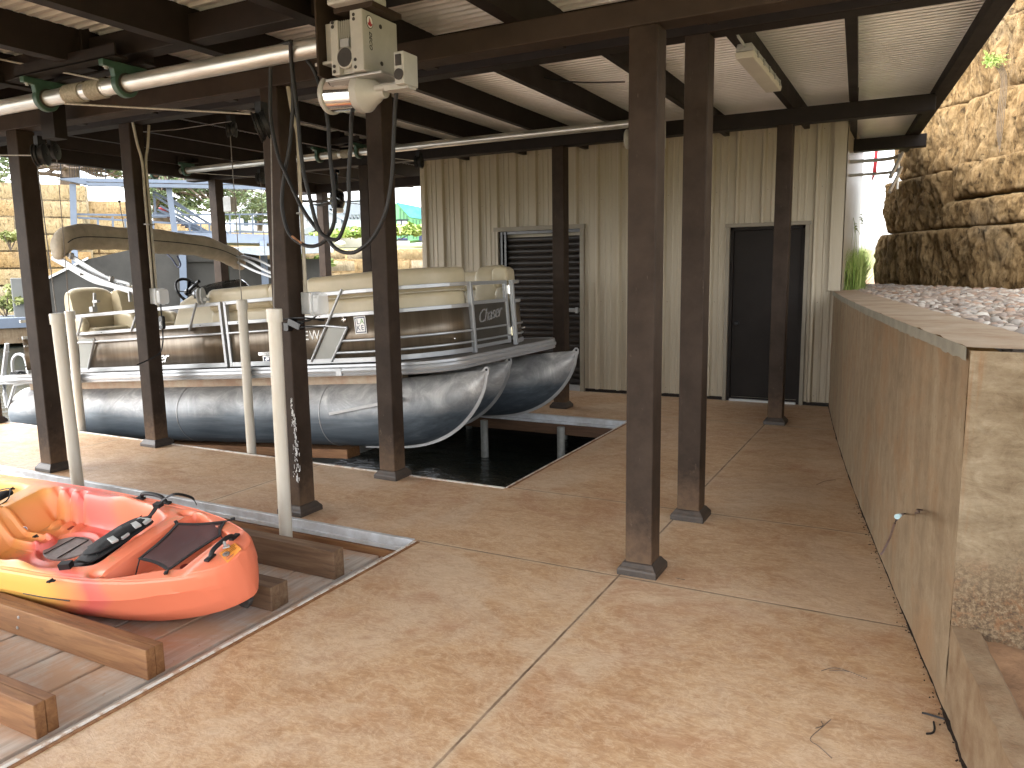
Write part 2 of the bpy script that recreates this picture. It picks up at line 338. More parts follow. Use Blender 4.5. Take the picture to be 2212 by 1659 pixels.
M['dirt'] = simple('orange_brown_dirt', (.27, .155, .08), .95, 0, .1, 5, .5, 40, 'World', col2=(.14, .075, .038), bdist=.01)
def wood(name, c1, c2, c3, rough=.7):
    m, nt, b = newmat(name); vec = coord(nt, 'Object', (1.1, 13, 13)); f = noi(nt, vec, 2.2, 6, .65, .8)
    c = ramp(nt, f, [(.3, c1), (.5, c2), (.7, c3)])
    kn = N(nt, 'ShaderNodeTexVoronoi'); kn.inputs['Scale'].default_value = 2.1; nt.links.new(coord(nt, 'Object', (1, 2.2, 2.2)), kn.inputs['Vector'])
    c = mix(nt, ramp(nt, kn.outputs['Distance'], [(.04, (1, 1, 1)), (.1, (0, 0, 0))]), c, tuple(x*.45 for x in c1))
    c = mix(nt, math_(nt, 'MULTIPLY', noi(nt, coord(nt, 'Object'), 3, 5), .35), c, tuple(x*.6 for x in c2))
    nt.links.new(c, b.inputs['Base Color']); b.inputs['Roughness'].default_value = rough; bump(nt, b, f, .25, .004); return m
M['timber'] = wood('treated_pine', (.13, .052, .018), (.22, .10, .036), (.30, .155, .062))
M['timber_dark'] = wood('dark_brown_timber', (.06, .03, .015), (.10, .05, .025), (.15, .08, .04))  # darker brown wood for the far slip board
M['timber_grey'] = wood('weathered_treated_pine', (.10, .055, .03), (.17, .10, .055), (.25, .17, .10))
def boards():
    m, nt, b = newmat('dusty_grey_deck_boards'); v = coord(nt, 'World'); g = noi(nt, coord(nt, 'World', (14, .7, 1)), 3, 6, .65, .5); s = noi(nt, v, 2.6, 6, .65, .4)
    c = ramp(nt, g, [(.35, (.36, .31, .26)), (.55, (.46, .41, .36)), (.7, (.56, .51, .46))])
    c = mix(nt, math_(nt, 'MULTIPLY', ramp(nt, s, [(.42, (0, 0, 0)), (.6, (1, 1, 1))]), .8), c, (.44, .26, .145))
    sp = ramp(nt, noi(nt, v, 22, 4, .6), [(.66, (0, 0, 0)), (.72, (1, 1, 1))]); c = mix(nt, math_(nt, 'MULTIPLY', sp, .6), c, (.33, .16, .07))
    nt.links.new(c, b.inputs['Base Color']); b.inputs['Roughness'].default_value = .6; bump(nt, b, g, .2, .003); return m
M['boards'] = boards()
def roofm():
    m, nt, b = newmat('galvanised_corrugated_roofing'); v = coord(nt, 'World'); f = noi(nt, v, 1.2, 5, .6)
    nt.links.new(ramp(nt, f, [(.3, (.62, .60, .57)), (.7, (.78, .76, .73))]), b.inputs['Base Color'])
    b.inputs['Metallic'].default_value = .3; b.inputs['Roughness'].default_value = .36; return m
M['roof'] = roofm()
def water():
    m, nt, b = newmat('dark_rippled_water'); b.inputs['Base Color'].default_value = (.012, .016, .014, 1)
    b.inputs['Roughness'].default_value = .04; b.inputs['IOR'].default_value = 1.33
    h = math_(nt, 'ADD', noi(nt, coord(nt, 'World', (.6, 1, 1)), 3.2, 4, .6, .6), math_(nt, 'MULTIPLY', noi(nt, coord(nt, 'World', (.7, 1, 1)), 14, 4, .6), .35))
    bump(nt, b, h, .6, .05); return m
M['water'] = water()
def brownpanel():
    m, nt, b = newmat('bronze_metallic_panel'); f = noi(nt, coord(nt, 'Object', (9, 9, .4)), 1.6, 4, .55)
    nt.links.new(ramp(nt, f, [(.3, (.095, .070, .045)), (.55, (.13, .10, .068)), (.75, (.18, .142, .10))]), b.inputs['Base Color'])
    b.inputs['Metallic'].default_value = .45; b.inputs['Roughness'].default_value = .33; return m
M['bronze'] = brownpanel()
M['panel_grey'] = simple('grey_satin_panel', (.21, .21, .19), .4, .3, .05, 5)
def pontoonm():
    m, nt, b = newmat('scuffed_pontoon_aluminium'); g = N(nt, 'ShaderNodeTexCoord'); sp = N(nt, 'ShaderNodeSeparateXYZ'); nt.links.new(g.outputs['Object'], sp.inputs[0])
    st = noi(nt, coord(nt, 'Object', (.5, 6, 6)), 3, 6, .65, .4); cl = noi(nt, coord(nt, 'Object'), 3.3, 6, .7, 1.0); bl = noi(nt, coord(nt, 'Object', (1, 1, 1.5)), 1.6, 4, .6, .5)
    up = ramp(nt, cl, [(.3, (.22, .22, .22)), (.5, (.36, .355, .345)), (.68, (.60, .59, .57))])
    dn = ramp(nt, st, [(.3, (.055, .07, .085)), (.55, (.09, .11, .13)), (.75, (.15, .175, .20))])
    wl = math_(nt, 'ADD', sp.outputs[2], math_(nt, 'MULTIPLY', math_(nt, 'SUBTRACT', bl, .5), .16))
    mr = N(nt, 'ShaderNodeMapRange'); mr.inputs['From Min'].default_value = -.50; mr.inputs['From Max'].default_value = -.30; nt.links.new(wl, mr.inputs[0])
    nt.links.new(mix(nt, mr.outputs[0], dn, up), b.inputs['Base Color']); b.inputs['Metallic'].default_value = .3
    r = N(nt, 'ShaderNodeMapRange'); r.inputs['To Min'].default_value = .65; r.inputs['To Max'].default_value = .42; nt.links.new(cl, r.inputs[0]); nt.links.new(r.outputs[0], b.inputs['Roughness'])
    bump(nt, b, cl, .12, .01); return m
M['pontoon'] = pontoonm()
def kayakm():
    m, nt, b = newmat('sunset_moulded_plastic')
    f = noi(nt, coord(nt, 'Object', (1.5, 1.2, 1.4), (.35, .1, 0)), 1.25, 3, .5, .5); sp = N(nt, 'ShaderNodeSeparateXYZ'); g = N(nt, 'ShaderNodeTexCoord'); nt.links.new(g.outputs['Object'], sp.inputs[0])
    # red at the end, orange then yellow towards the middle, as moulded
    x = math_(nt, 'ADD', math_(nt, 'MULTIPLY', sp.outputs[0], 1.0), .36)
    x = math_(nt, 'ADD', x, math_(nt, 'MULTIPLY', math_(nt, 'SUBTRACT', f, .5), 1.1))
    x = math_(nt, 'SUBTRACT', x, math_(nt, 'MULTIPLY', math_(nt, 'MAXIMUM', math_(nt, 'SUBTRACT', math_(nt, 'MULTIPLY', sp.outputs[1], -1), .24), 0), 7.5))
    x = math_(nt, 'ADD', x, math_(nt, 'MULTIPLY', math_(nt, 'MAXIMUM', math_(nt, 'SUBTRACT', sp.outputs[1], .3), 0), 1.5))
    c = ramp(nt, x, [(.0, (.74, .40, .09)), (.24, (.74, .32, .09)), (.46, (.74, .23, .10)), (.62, (.68, .125, .10)), (.82, (.70, .15, .115)), (1, (.72, .19, .10))])
    d = ramp(nt, noi(nt, coord(nt, 'Object'), 5.5, 9, .82, .6), [(.50, (0, 0, 0)), (.62, (1, 1, 1))])
    n = N(nt, 'ShaderNodeNewGeometry'); s2 = N(nt, 'ShaderNodeSeparateXYZ'); nt.links.new(n.outputs['Normal'], s2.inputs[0])
    up = ramp(nt, s2.outputs[2], [(.80, (0, 0, 0)), (.97, (1, 1, 1))])
    c = mix(nt, math_(nt, 'MULTIPLY', math_(nt, 'MULTIPLY', d, up), .75), c, (.42, .24, .11))   # dirt lying on the flats
    nt.links.new(c, b.inputs['Base Color']); b.inputs['Roughness'].default_value = .42
    bump(nt, b, noi(nt, coord(nt, 'Object'), 120, 3), .08, .002); return m
M['kayak'] = kayakm()
M['mesh'] = simple('black_mesh_fabric', (.075, .04, .042), .75, 0, .2, 120, .3, 300, col2=(.035, .022, .025))
mn = M['mesh'].node_tree; mn.nodes['Principled BSDF'].inputs['Alpha'].default_value = .68
M['padfab'] = simple('black_padded_fabric', (.008, .008, .009), .85, 0, .2, 50, .4, 200)
M['hatch'] = simple('grey_hatch_plastic', (.22, .20, .19), .4, 0, .15, 25)
def leafm(name, a, b_):
    m, nt, b = newmat(name); oi = N(nt, 'ShaderNodeNewGeometry')
    f = oi.outputs['Random Per Island']; nt.links.new(ramp(nt, f, [(0, a), (1, b_)]), b.inputs['Base Color']); b.inputs['Roughness'].default_value = .65
    try: b.inputs['Transmission Weight'].default_value = 0; b.inputs['Subsurface Weight'].default_value = 0
    except Exception: pass
    return m
M['leaf'] = leafm('oak_leaves', (.08, .12, .05), (.22, .27, .14))
M['grass'] = leafm('bright_grass', (.14, .24, .035), (.42, .50, .15))
M['drygrass'] = leafm('mixed_bank_grass', (.16, .2, .05), (.34, .34, .14))
M['bark'] = simple('oak_bark', (.16, .12, .09), .9, 0, .2, 5, .6, 20, 'World')
def stonesm():
    m, nt, b = newmat('river_stones'); g = N(nt, 'ShaderNodeNewGeometry')
    c = ramp(nt, g.outputs['Random Per Island'], [(0, (.09, .07, .055)), (.2, (.22, .17, .13)), (.4, (.33, .30, .25)), (.55, (.25, .15, .09)), (.75, (.16, .145, .13)), (1, (.42, .39, .33))])
    f = noi(nt, coord(nt, 'World'), 40, 4); nt.links.new(mix(nt, math_(nt, 'MULTIPLY', f, .35), c, (.3, .22, .16)), b.inputs['Base Color']); b.inputs['Roughness'].default_value = .75; return m
M['stones'] = stonesm()
def glassm():
    m, nt, b = newmat('clear_plastic_cover'); b.inputs['Base Color'].default_value = (.85, .87, .88, 1); b.inputs['Roughness'].default_value = .15
    b.inputs['Alpha'].default_value = .45; return m
M['clear'] = glassm()
def tint():
    m, nt, b = newmat('smoked_windscreen'); b.inputs['Base Color'].default_value = (.02, .02, .018, 1); b.inputs['Roughness'].default_value = .08; b.inputs['Alpha'].default_value = .72; return m
M['tint'] = tint()
M['diffuser'] = simple('white_light_cover', (.62, .58, .5), .35, 0, .03, 6)
# ================================================================= setting
# lake bed / land: one sheet to the horizon, raised behind the far bank
def terrain():
    b = MB(); rs = [0, 6, 12, 16, 20, 24, 27, 29, 30, 31, 32, 33, 34, 36, 38, 39, 40, 42, 44, 48, 60, 90, 150, 300, 700, 1500]; na = 220
    def hgt(a, r):
        d = Vector((math.cos(a), math.sin(a), 0)); p = d*r
        cove = (p.x < -6.5 and p.y > -14 and p.y < 60) or p.x < -13
        nd = noise.noise(p*.05)*.5
        if p.x > -6.8 and p.y > 12.2: return 1.15 if r < 30 else 1.15+min(3, (r-30)*.03)
        if p.x < -6.8:
            hl = ray(250, 600); hl = Vector((hl.x, hl.y, 0)).normalized(); hr = ray(780, 600); hr = Vector((hr.x, hr.y, 0)).normalized()
            split = ray(610, 600); az = math.atan2(p.y, p.x); azs = math.atan2(split.y, split.x)
            if az > azs:      # left of the split
                D = p.dot(hl)
                if D < 31.5: return -1.9
                if D < 38.6: return .25
                return min(4.6+nd, 3.0+(D-38.6)*.08+nd*.3)
            D = p.dot(hr)
            if D < 30.9: return -1.9
            return min(4.5, 2.35+(D-30.9)*.05)
        return -1.9
    vs = []; fs = []
    for i, r in enumerate(rs):
        for j in range(na):
            a = 2*math.pi*j/na; vs.append((r*math.cos(a), r*math.sin(a), hgt(a, max(r, .01))))
    for i in range(len(rs)-1):
        for j in range(na):
            a = i*na+j; c = i*na+(j+1) % na; fs.append((a, a+na, c+na, c))
    b.add(vs, fs); o = b.build('ground', simple('dry_earth_and_grass', (.30, .24, .12), .95, 0, .1, .3, 0, 50, 'World', col2=(.16, .19, .06)), kind='structure'); return o
terrain()
b = MB(); b.add([(-300, -120, -.55), (-2.3, -120, -.55), (-2.3, 14, -.55), (-8, 60, -.55), (-300, 150, -.55)], [(0, 1, 2, 3, 4)])
b.build('water', M['water'], kind='structure')
# ---- slab
S1X, S2X, S1Y, W0, W1, F0, LX = -2.72, -2.77, 3.835, 3.835, 5.135, 8.0, -10.15
b = MB()
def sheet(x0, x1, y0, y1, z=0.): b.add([(x0, y0, z), (x1, y0, z), (x1, y1, z), (x0, y1, z)], [(0, 1, 2, 3)])
sheet(S1X, .62, -6, 3.835); sheet(S1X, .62, 3.835, 5.135); sheet(S2X, .62, 5.135, 8.0); sheet(LX, .62, 8.0, 12.6)
sheet(LX, S1X, 3.835, 5.135); sheet(LX, S1X, -6, .95)
def vface(x0, y0, x1, y1, z0=-.15, z1=0.): b.add([(x0, y0, z0), (x1, y1, z0), (x1, y1, z1), (x0, y0, z1)], [(0, 1, 2, 3)])
vface(S1X, .95, S1X, 3.835); vface(LX, 3.835, S1X, 3.835); vface(LX, 5.135, S2X, 5.135); vface(S2X, 5.135, S2X, 8.0); vface(LX, 8.0, S2X, 8.0); vface(LX, .95, S1X, .95)
vface(LX, 3.835, LX, 5.135); vface(LX, 8, LX, 12.6)
slab = b.build('floor_slab', M['slab'], smooth=False, kind='structure')
# retaining wall line
WA, WB = Vector((.25, 2.7, 0)), Vector((-.86, 9.8, 0)); WD = (WB-WA).normalized(); WN = Vector((WD.y, -WD.x, 0))   # WN points to +X
def WP(s, off=0, z=0): return WA+WD*s+WN*off+Vector((0, 0, z))
def wall_grid(fn, nu, nv, mb):
    vs = [fn(i/nu, j/nv) for i in range(nu+1) for j in range(nv+1)]
    mb.add(vs, [(i*(nv+1)+j, (i+1)*(nv+1)+j, (i+1)*(nv+1)+j+1, i*(nv+1)+j+1) for i in range(nu) for j in range(nv)])
rw = empty('retaining_wall', WP(3.5), label='waist high board marked concrete retaining wall along the right of the walkway', cat='wall')
rw.location = (0, 0, 0)
s0, s1 = .46, 7.5; ZT = 1.375
def face(u, v):
    s = s0+(s1-s0)*u; z = ZT*v; bow = -.05*math.sin(math.pi*u)
    e = noise.noise(Vector((s*3, z*3, 0)))*.006+noise.noise(Vector((s*14, z*14, 5)))*.003
    if v > .97: z += noise.noise(Vector((s*5, 1, 2)))*.012
    return WP(s, bow+e, z)
b = MB(); wall_grid(face, 160, 30, b); b.build('wall_face', M['cwall'], rw, smooth=True)
topw = lambda u: .33-.08*u
def topf(u, v):
    s = s0+(s1-s0)*u; bow = -.05*math.sin(math.pi*u); z = ZT+noise.noise(Vector((s*5, 1, 2)))*.012*(v < .05)+.004*noise.noise(Vector((s*6, v*4, 3)))
    return WP(s, bow*(1-v)+v*topw(u)-.012*(v == 0), z+.012)
b = MB(); wall_grid(topf, 100, 6, b)
capm = simple('pale_trowelled_concrete_cap', (.29, .225, .15), .8, 0, .1, 4, .5, 60, 'World', col2=(.21, .135, .072), detail=7)
b.build('wall_cap', capm, rw, smooth=True)
def lip(u, v):
    s = s0+(s1-s0)*u; bow = -.05*math.sin(math.pi*u)
    return WP(s, bow-.014-.004*noise.noise(Vector((s*20, v, 0))), ZT+.014-.045*v-.02*abs(noise.noise(Vector((s*7, 3, 0)))) * v)
b = MB(); wall_grid(lip, 160, 2, b); b.build('cap_lip', simple('grey_cap_edge', (.25, .23, .18), .8, 0, .1, 8, .5, 70, 'World'), rw, smooth=True)
# front (end) face runs off to the right
E0 = WP(s0); ED = Vector((.99, -.1, 0)).normalized()
def endf(u, v):
    z = .30+(ZT-.30)*v; x = 3.0*u
    k = max(0, .72-z)*.05
    e = noise.noise(Vector((x*5, z*5, 9)))*.008*min(1, x*8)+noise.noise(Vector((x*22, z*22, 4)))*(.003+k*.25)*min(1, x*20)
    return E0+ED*x+Vector((ED.y, -ED.x, 0))*(e+k*min(1, x*10))+Vector((0, 0, z))
b = MB(); wall_grid(endf, 220, 90, b); b.build('wall_end', M['cend'], rw, smooth=True)
b = MB(); b.add([E0+Vector((0, 0, ZT+.012)), E0+ED*3+Vector((0, 0, ZT+.012)), E0+ED*3+Vector((-.05, .34, ZT+.012)), E0+WN*topw(0)+Vector((.03, .34, ZT+.012))], [(0, 1, 2, 3)])
b.build('end_cap', capm, rw)
# tie wire out of the wall
b = MB(); hp = WP(1.03, -.01, .612)
b.tube(smoothpath([hp+WN*.03, hp+Vector((-.03, -.0, .0)), PX(1985, 1107, .055), PX(1960, 1109, .02), PX(1944, 1112, -.01)], 4), .0035, 6)
b.tube(smoothpath([PX(1944, 1112, -.01), PX(1933, 1130, -.02), PX(1922, 1162, -.035), PX(1908, 1190, -.05), PX(1903, 1197, -.055)], 4), .0032, 6)
tw = b.build('tie_wire', simple('rusty_wire', (.10, .06, .05), .8), label='rusty bent tie wire sticking out of the concrete retaining wall', cat='wire')
b = MB(); b.tube([PX(1946, 1112, -.01), PX(1938, 1116, -.012)], .006, 8); b.build('wire_flag', simple('pale_blue_tape', (.22, .31, .33), .7), tw)
# curb in front
b = MB()
def curb(u, v):
    s = -3.2+(s0+3.24)*u; hz = .165+(.345-.165)*max(0, min(1, (s+.35)/.8)); hz = .345-.05*abs(s-s0) if s > -.3 else .307-.045*(-.3-s)
    hz = max(hz, .12); pts = [(0, 0), (0, hz), (.085, hz+.004), (.12, hz-.05)]
    k = v*3; i = min(2, int(k)); f = k-i; o = pts[i][0]+(pts[i+1][0]-pts[i][0])*f; z = pts[i][1]+(pts[i+1][1]-pts[i][1])*f
    return WP(s, o+.006*noise.noise(Vector((s*9, z*9, 0)))+.004*noise.noise(Vector((s*30, z*30, 0))), z+.006*noise.noise(Vector((s*11, o*9, 3))))
wall_grid(curb, 160, 12, b)
b.build('concrete_curb', simple('dusty_concrete_curb', (.22, .155, .09), .9, 0, .1, 9, .6, 45, 'World', col2=(.14, .08, .038), detail=8, bdist=.006), smooth=True, label='low rough concrete curb at the foot of the wall in the right foreground', cat='curb')
b = MB()
def dirt(u, v):
    s = -3.2+(s0+3.16)*u; hz = (.34-.05*abs(s-s0) if s > -.3 else .302-.045*(-.3-s)); hz = max(.115, hz); o = .09+3*v**1.3
    z = hz-.03+.03*noise.noise(Vector((s*1.5, o*1.5, 0)))+.012*noise.noise(Vector((s*7, o*7, 0)))+.004*noise.noise(Vector((s*25, o*25, 0)))+max(0, o-.45)*.5*(1 if s > -1 else .4)
    return WP(s, o, z)
wall_grid(dirt, 120, 80, b); b.build('dirt_bank', M['dirt'], smooth=True, kind='structure')
# flat dark ribbon added for the crack line at the wall foot, plus debris
b = MB()
def gapf(u, v):
    s = -2.9+10.2*u; bw = -.05*math.sin(math.pi*(s-s0)/(s1-s0)) if s0 < s < s1 else 0
    w_ = (.004+.010*abs(noise.noise(Vector((s*4, 0, 0))))+.006*abs(noise.noise(Vector((s*17, 0, 3)))))*(1.5 if s < .6 else .9)
    return WP(s, bw+.006-(w_+.006)*v, .0035)
wall_grid(gapf, 500, 1, b)
for k in range(260):
    s = random.uniform(-2.4, 3.2); o = -abs(random.gauss(0, .02))-.002; r = random.uniform(.001, .0035)
    p = WP(s, o-(.05*math.sin(math.pi*max(0, (s-s0)/(s1-s0))) if s > s0 else 0), 0); a = random.uniform(0, 6)
    b.box(-r*random.uniform(1, 3), r, -r*.7, r*.7, 0, r*.8, Matrix.Translation(p)@Matrix.Rotation(a, 4, 'Z'))
b.build('crack_and_litter', simple('dark_crack_and_litter', (.035, .02, .012), .95, 0, .3, 50), kind='stuff', label='dark ribbon drawn as the crack at the wall foot, with bits of leaf litter', cat='debris')
b = MB()
for (pts, r) in (([(2000+.545*.72*0, 0)], 0),):
    pass
def z8(x, y): return (1440+x*.3924, 1008+y*.3924)
for k, pts in enumerate([[(850, 1125), (900, 1110), (945, 1110), (1010, 1130), (1105, 1168)], [(895, 1125), (960, 1122), (1010, 1130)], [(905, 1392), (850, 1440), (790, 1500), (840, 1540), (910, 1605)], [(820, 1440), (860, 1425), (850, 1400)], [(825, 100), (870, 80), (930, 72)], [(50, 612), (75, 618), (102, 622)], [(1405, 1355), (1450, 1365), (1530, 1390)], [(1430, 1470), (1465, 1465), (1475, 1440), (1470, 1405)]]):
    m = MB(); m.tube(smoothpath([G(*z8(*p), .004) for p in pts], 4), .0016 if k not in (6, 7) else .004, 5)
    m.build('twig', M['bark'] if k < 6 else M['black'], label=['thin curved twig on the slab, lower right, left of the curb', 'short straight twig forking beside a curved twig on the slab', 'bent twig with an elbow on the slab near the bottom of the photo', 'tiny hooked twig beside the elbowed twig on the slab', 'fine pale twig on the shaded slab by the concrete wall', 'small dark stick on the slab beside the second post foot', 'dark scrap of root by the curb at the lower right', 'dark L shaped scrap on the slab near the curb'][k], cat='twig', group='twigs on the slab')
# ---- gravel bed and river stones
b = MB()
def bed(u, v):
    s = s0-.6+(13.5-s0+.6)*u; o = .2+6*v
    return WP(s, o, 1.33+.0*o*.6+.02*noise.noise(Vector((s*2, o*2, 0))))
wall_grid(bed, 60, 30, b); b.build('gravel_bed', simple('gravel_soil', (.22, .17, .12), .95, 0, .2, 20, .6, 30, 'World'), kind='structure')
ico = bmesh.new(); bmesh.ops.create_icosphere(ico, subdivisions=2, radius=1); iv = [v.co.copy() for v in ico.verts]; iff = [[v.index for v in f.verts] for f in ico.faces]; ico.free()
b = MB(); b.sm = True
def rline(x):   # foot of the rock wall y for given x
    return 13.0+(x+.645)*(-1.9/1.17)
cnt = 0
while cnt < 4200:
    s = s0-.2+(random.random()**.8)*10.6; o = random.uniform(.12, 3.6); p = WP(s, o)
    if p.x > .115*p.y+.30: continue
    if o < topw((s-s0)/(s1-s0))+.0: 
        if random.random() > .012: continue
    if p.y > rline(p.x)+.12 or (p.y > 9.7 and p.x < -.72): continue
    if s > 4 and random.random() < .25: pass
    r = random.uniform(.016, .042)*(1.15 if random.random() < .12 else 1); z = 1.352+random.uniform(0, .02); r *= 1+.04*max(0, p.y-5)
    sc = Vector((r*random.uniform(.8, 1.5), r*random.uniform(.7, 1.1), r*random.uniform(.45, .75)))
    Mx = Matrix.Translation(Vector((p.x, p.y, z)))@Matrix.Rotation(random.uniform(0, 6.3), 4, 'Z')@Matrix.Rotation(random.gauss(0, .25), 4, 'X'); sd_ = random.uniform(0, 99)
    b.add([Mx@Vector((v.x*sc.x, v.y*sc.y, v.z*sc.z))*1+Mx.to_3x3()@(v*r*.28*noise.noise(v*1.3+Vector((sd_, 0, 0)))) for v in iv], iff); cnt += 1
b.build('river_stones', M['stones'], smooth=True, ang=180, kind='stuff', label='bed of rounded river stones between the concrete wall and the rock wall', cat='stones')
# ---- stacked limestone block wall at the right
RK = 1.5; RA, RB = Vector((-.43, 8.66, 0))*RK, Vector((.70, 6.83, 0))*RK; RD = (RB-RA).normalized(); RNn = Vector((RD.y, -RD.x, 0))
if RNn.dot(Vector((0, 0, 0))-RA) < 0: RNn = -RNn
b = MB(); b.sm = True
def block(s_a, s_b, z0, z1, setb, seed, leftend=False):
    L = s_b-s_a; Hh = z1-z0; gs = .0185 if s_a < 3.0 else .1; nu = max(6, int(L/(gs if s_b < 4.2 else gs*1.4))); nv = max(5, int(Hh/gs)); depth = .9
    def fn(i, j):
        u = i/nu; v = j/nv; s = s_a+L*u; z = z0+Hh*v
        eu = min(u, 1-u)*L/RK; ev = min(v, 1-v)*Hh/RK; s_ = s/RK; z_ = z/RK
        rnd = -.038*math.exp(-ev/.009)-.035*math.exp(-eu/.009)-.022*(1-v)**3
        P = Vector((s_*1.3, z_*.9, seed)); wp = noise.noise(Vector((s_*3, z_*3, seed)))*.12
        n_ = noise.noise(P*2.1)*.035+noise.noise(P*6+Vector((3, 0, 0)))*.025
        n_ -= (1-abs(noise.noise(Vector(((s_+wp)*8.5, z_*2.0, seed)))))**5*.038          # vertical flutes
        n_ -= (1-abs(noise.noise(Vector(((s_-wp)*17, z_*5.0, seed+5)))))**5*.022
        n_ += (noise.ridged_multi_fractal(Vector(((s_+wp*.5)*5, z_*1.7, seed)), .9, 2.1, 6, 1.0, 1.6)-1.2)*.020
        n_ += noise.noise(Vector((s_*30, z_*14, seed)))*.014+noise.noise(Vector((s_*60, z_*34, seed)))*.008
        n_ += -.03*max(0, noise.noise(Vector((s_*4.5, z_*1.6, seed+3)))-.05)*3
        wz = noise.noise(Vector((s*1.7, seed, 1)))*.03*(1 if 0 < v < 1 else .6)
        return RA+RD*(s+noise.noise(Vector((z*3, seed, 8)))*.02*(i in (0, nu)))+RNn*(setb+(rnd+n_)*RK)+Vector((0, 0, z+wz*.6))
    vs = [fn(i, j) for i in range(nu+1) for j in range(nv+1)]; q = nv+1
    fs = [(i*q+j, (i+1)*q+j, (i+1)*q+j+1, i*q+j+1) for i in range(nu) for j in range(nv)]
    # ring pushed back to close top, bottom and sides
    per = [i*q for i in range(nu+1)]+[nu*q+j for j in range(1, nv+1)]+[i*q+nv for i in range(nu-1, -1, -1)]+[j for j in range(nv-1, 0, -1)]
    n0 = len(vs); kk = 10 if leftend else 4
    prev = per
    for k in range(1, kk+1):
        cur = []
        for idx in per:
            p = vs[idx]-RNn*(depth*k/kk); p = p+Vector((noise.noise(p*6), noise.noise(p*6+Vector((9, 0, 0))), noise.noise(p*5+Vector((0, 9, 0)))*.6))*.04
            vs.append(p); cur.append(len(vs)-1)
        m_ = len(per); fs += [(prev[i], cur[i], cur[(i+1) % m_], prev[(i+1) % m_]) for i in range(m_)]; prev = cur
    b.add(vs, fs)
courses = [(CH+(a-CH)*RK, CH+(b_-CH)*RK, c_*RK, [q*RK for q in d_]) for a, b_, c_, d_ in [(1.42, 1.985, .0, [-.03, 1.45, 2.6, 4.6]), (1.985, 2.49, -.07, [.02, .98, 2.45, 4.6]), (2.49, 3.06, -.12, [.06, .62, 1.9, 3.4, 4.6]), (3.06, 3.62, -.17, [.1, 1.25, 2.6, 4.6]), (3.62, 4.2, -.22, [.1, .8, 2.2, 4.6]), (4.2, 4.8, -.3, [.0, 1.4, 3, 4.6])]]
sd_ = 1
for z0, z1, sb, cuts in courses:
    for i in range(len(cuts)-1):
        sd_ += 3.7
        if abs(z0-(CH+(1.985-CH)*RK)) < .01 and i == 1:      # thin course over a lower block
            block(cuts[i]+.01, cuts[i+1]-.01, z0, 2.48, sb+.02, sd_); block(cuts[i]+.02, cuts[i+1]-.01, 2.51, z1+.05, sb-.02, sd_+1)
        else: block(cuts[i]+.006, cuts[i+1]-.006, z0+.004, z1-.008, sb+random.uniform(-.02, .02), sd_, i == 0)
b.build('rock_wall', M['rock'], smooth=True, ang=180, label='tall wall of stacked rough tan limestone blocks at the right', cat='wall')
# ground retained behind it (top)
# fern-like plant rooted in the wall
def leaves(b, c, rad, n, size, flat=1.0, droop=0, seedv=None, elong=1.6):
    for k in range(n):
        while True:
            p = Vector((random.uniform(-1, 1), random.uniform(-1, 1), random.uniform(-1, 1)))
            if p.length < 1: break
        p = Vector((p.x*rad[0], p.y*rad[1], p.z*rad[2]))+Vector(c)
        a = Vector((random.gauss(0, 1), random.gauss(0, 1), random.gauss(0, .5))).normalized(); q = a.cross(Vector((random.gauss(0, 1), random.gauss(0, 1), random.gauss(0, 1)))).normalized()
        s = size*random.uniform(.6, 1.3); b.add([p-a*s*elong/2, p+q*s*.35, p+a*s*elong/2, p-q*s*.35], [(0, 1, 2, 3)])
pc = Vector((.40*1.5, 7.12*1.5, CH+(3.17-CH)*1.5))+Vector((-.03, -.06, 0))
fern = empty('fern_plant', pc, rot=(0, 0, 0), label='small feathery green plant growing from the rock wall', cat='plant')
b = MB()
for k in range(60):
    a = random.uniform(0, 6.3); L = random.uniform(.06, .19); d = Vector((math.cos(a)*.5+.35, -abs(math.sin(a))*.5-.25, random.uniform(-.15, .8))).normalized()
    pts = [d*L*t+Vector((0, 0, -.35*L*t*t)) for t in (0, .33, .66, 1)]
    b.tube(pts, .0012, 4, scl=[1, .8, .6, .3])
    for t in np.linspace(.2, 1, 14):
        p = d*L*t+Vector((0, 0, -.35*L*t*t)); leaves(b, p, (.010, .010, .010), 3, .008)
b.sm = False; b.build('fern_fronds', M['grass'], fern, smooth=False)
hr = MB(); 
for k in range(5): hr.tube(smoothpath([Vector((.05+k*.012, -.02, -.02)), Vector((.10+k*.01, -.05, -.15)), Vector((.09+k*.012, -.06, -.45)), Vector((.10+k*.006, -.07, -.62-.03*k))], 4), .0035, 5, scl=None)
hr.build('hanging_roots', simple('pale_roots', (.13, .095, .06), .9), fern)
fern.scale = (1.35, 1.35, 1.35)
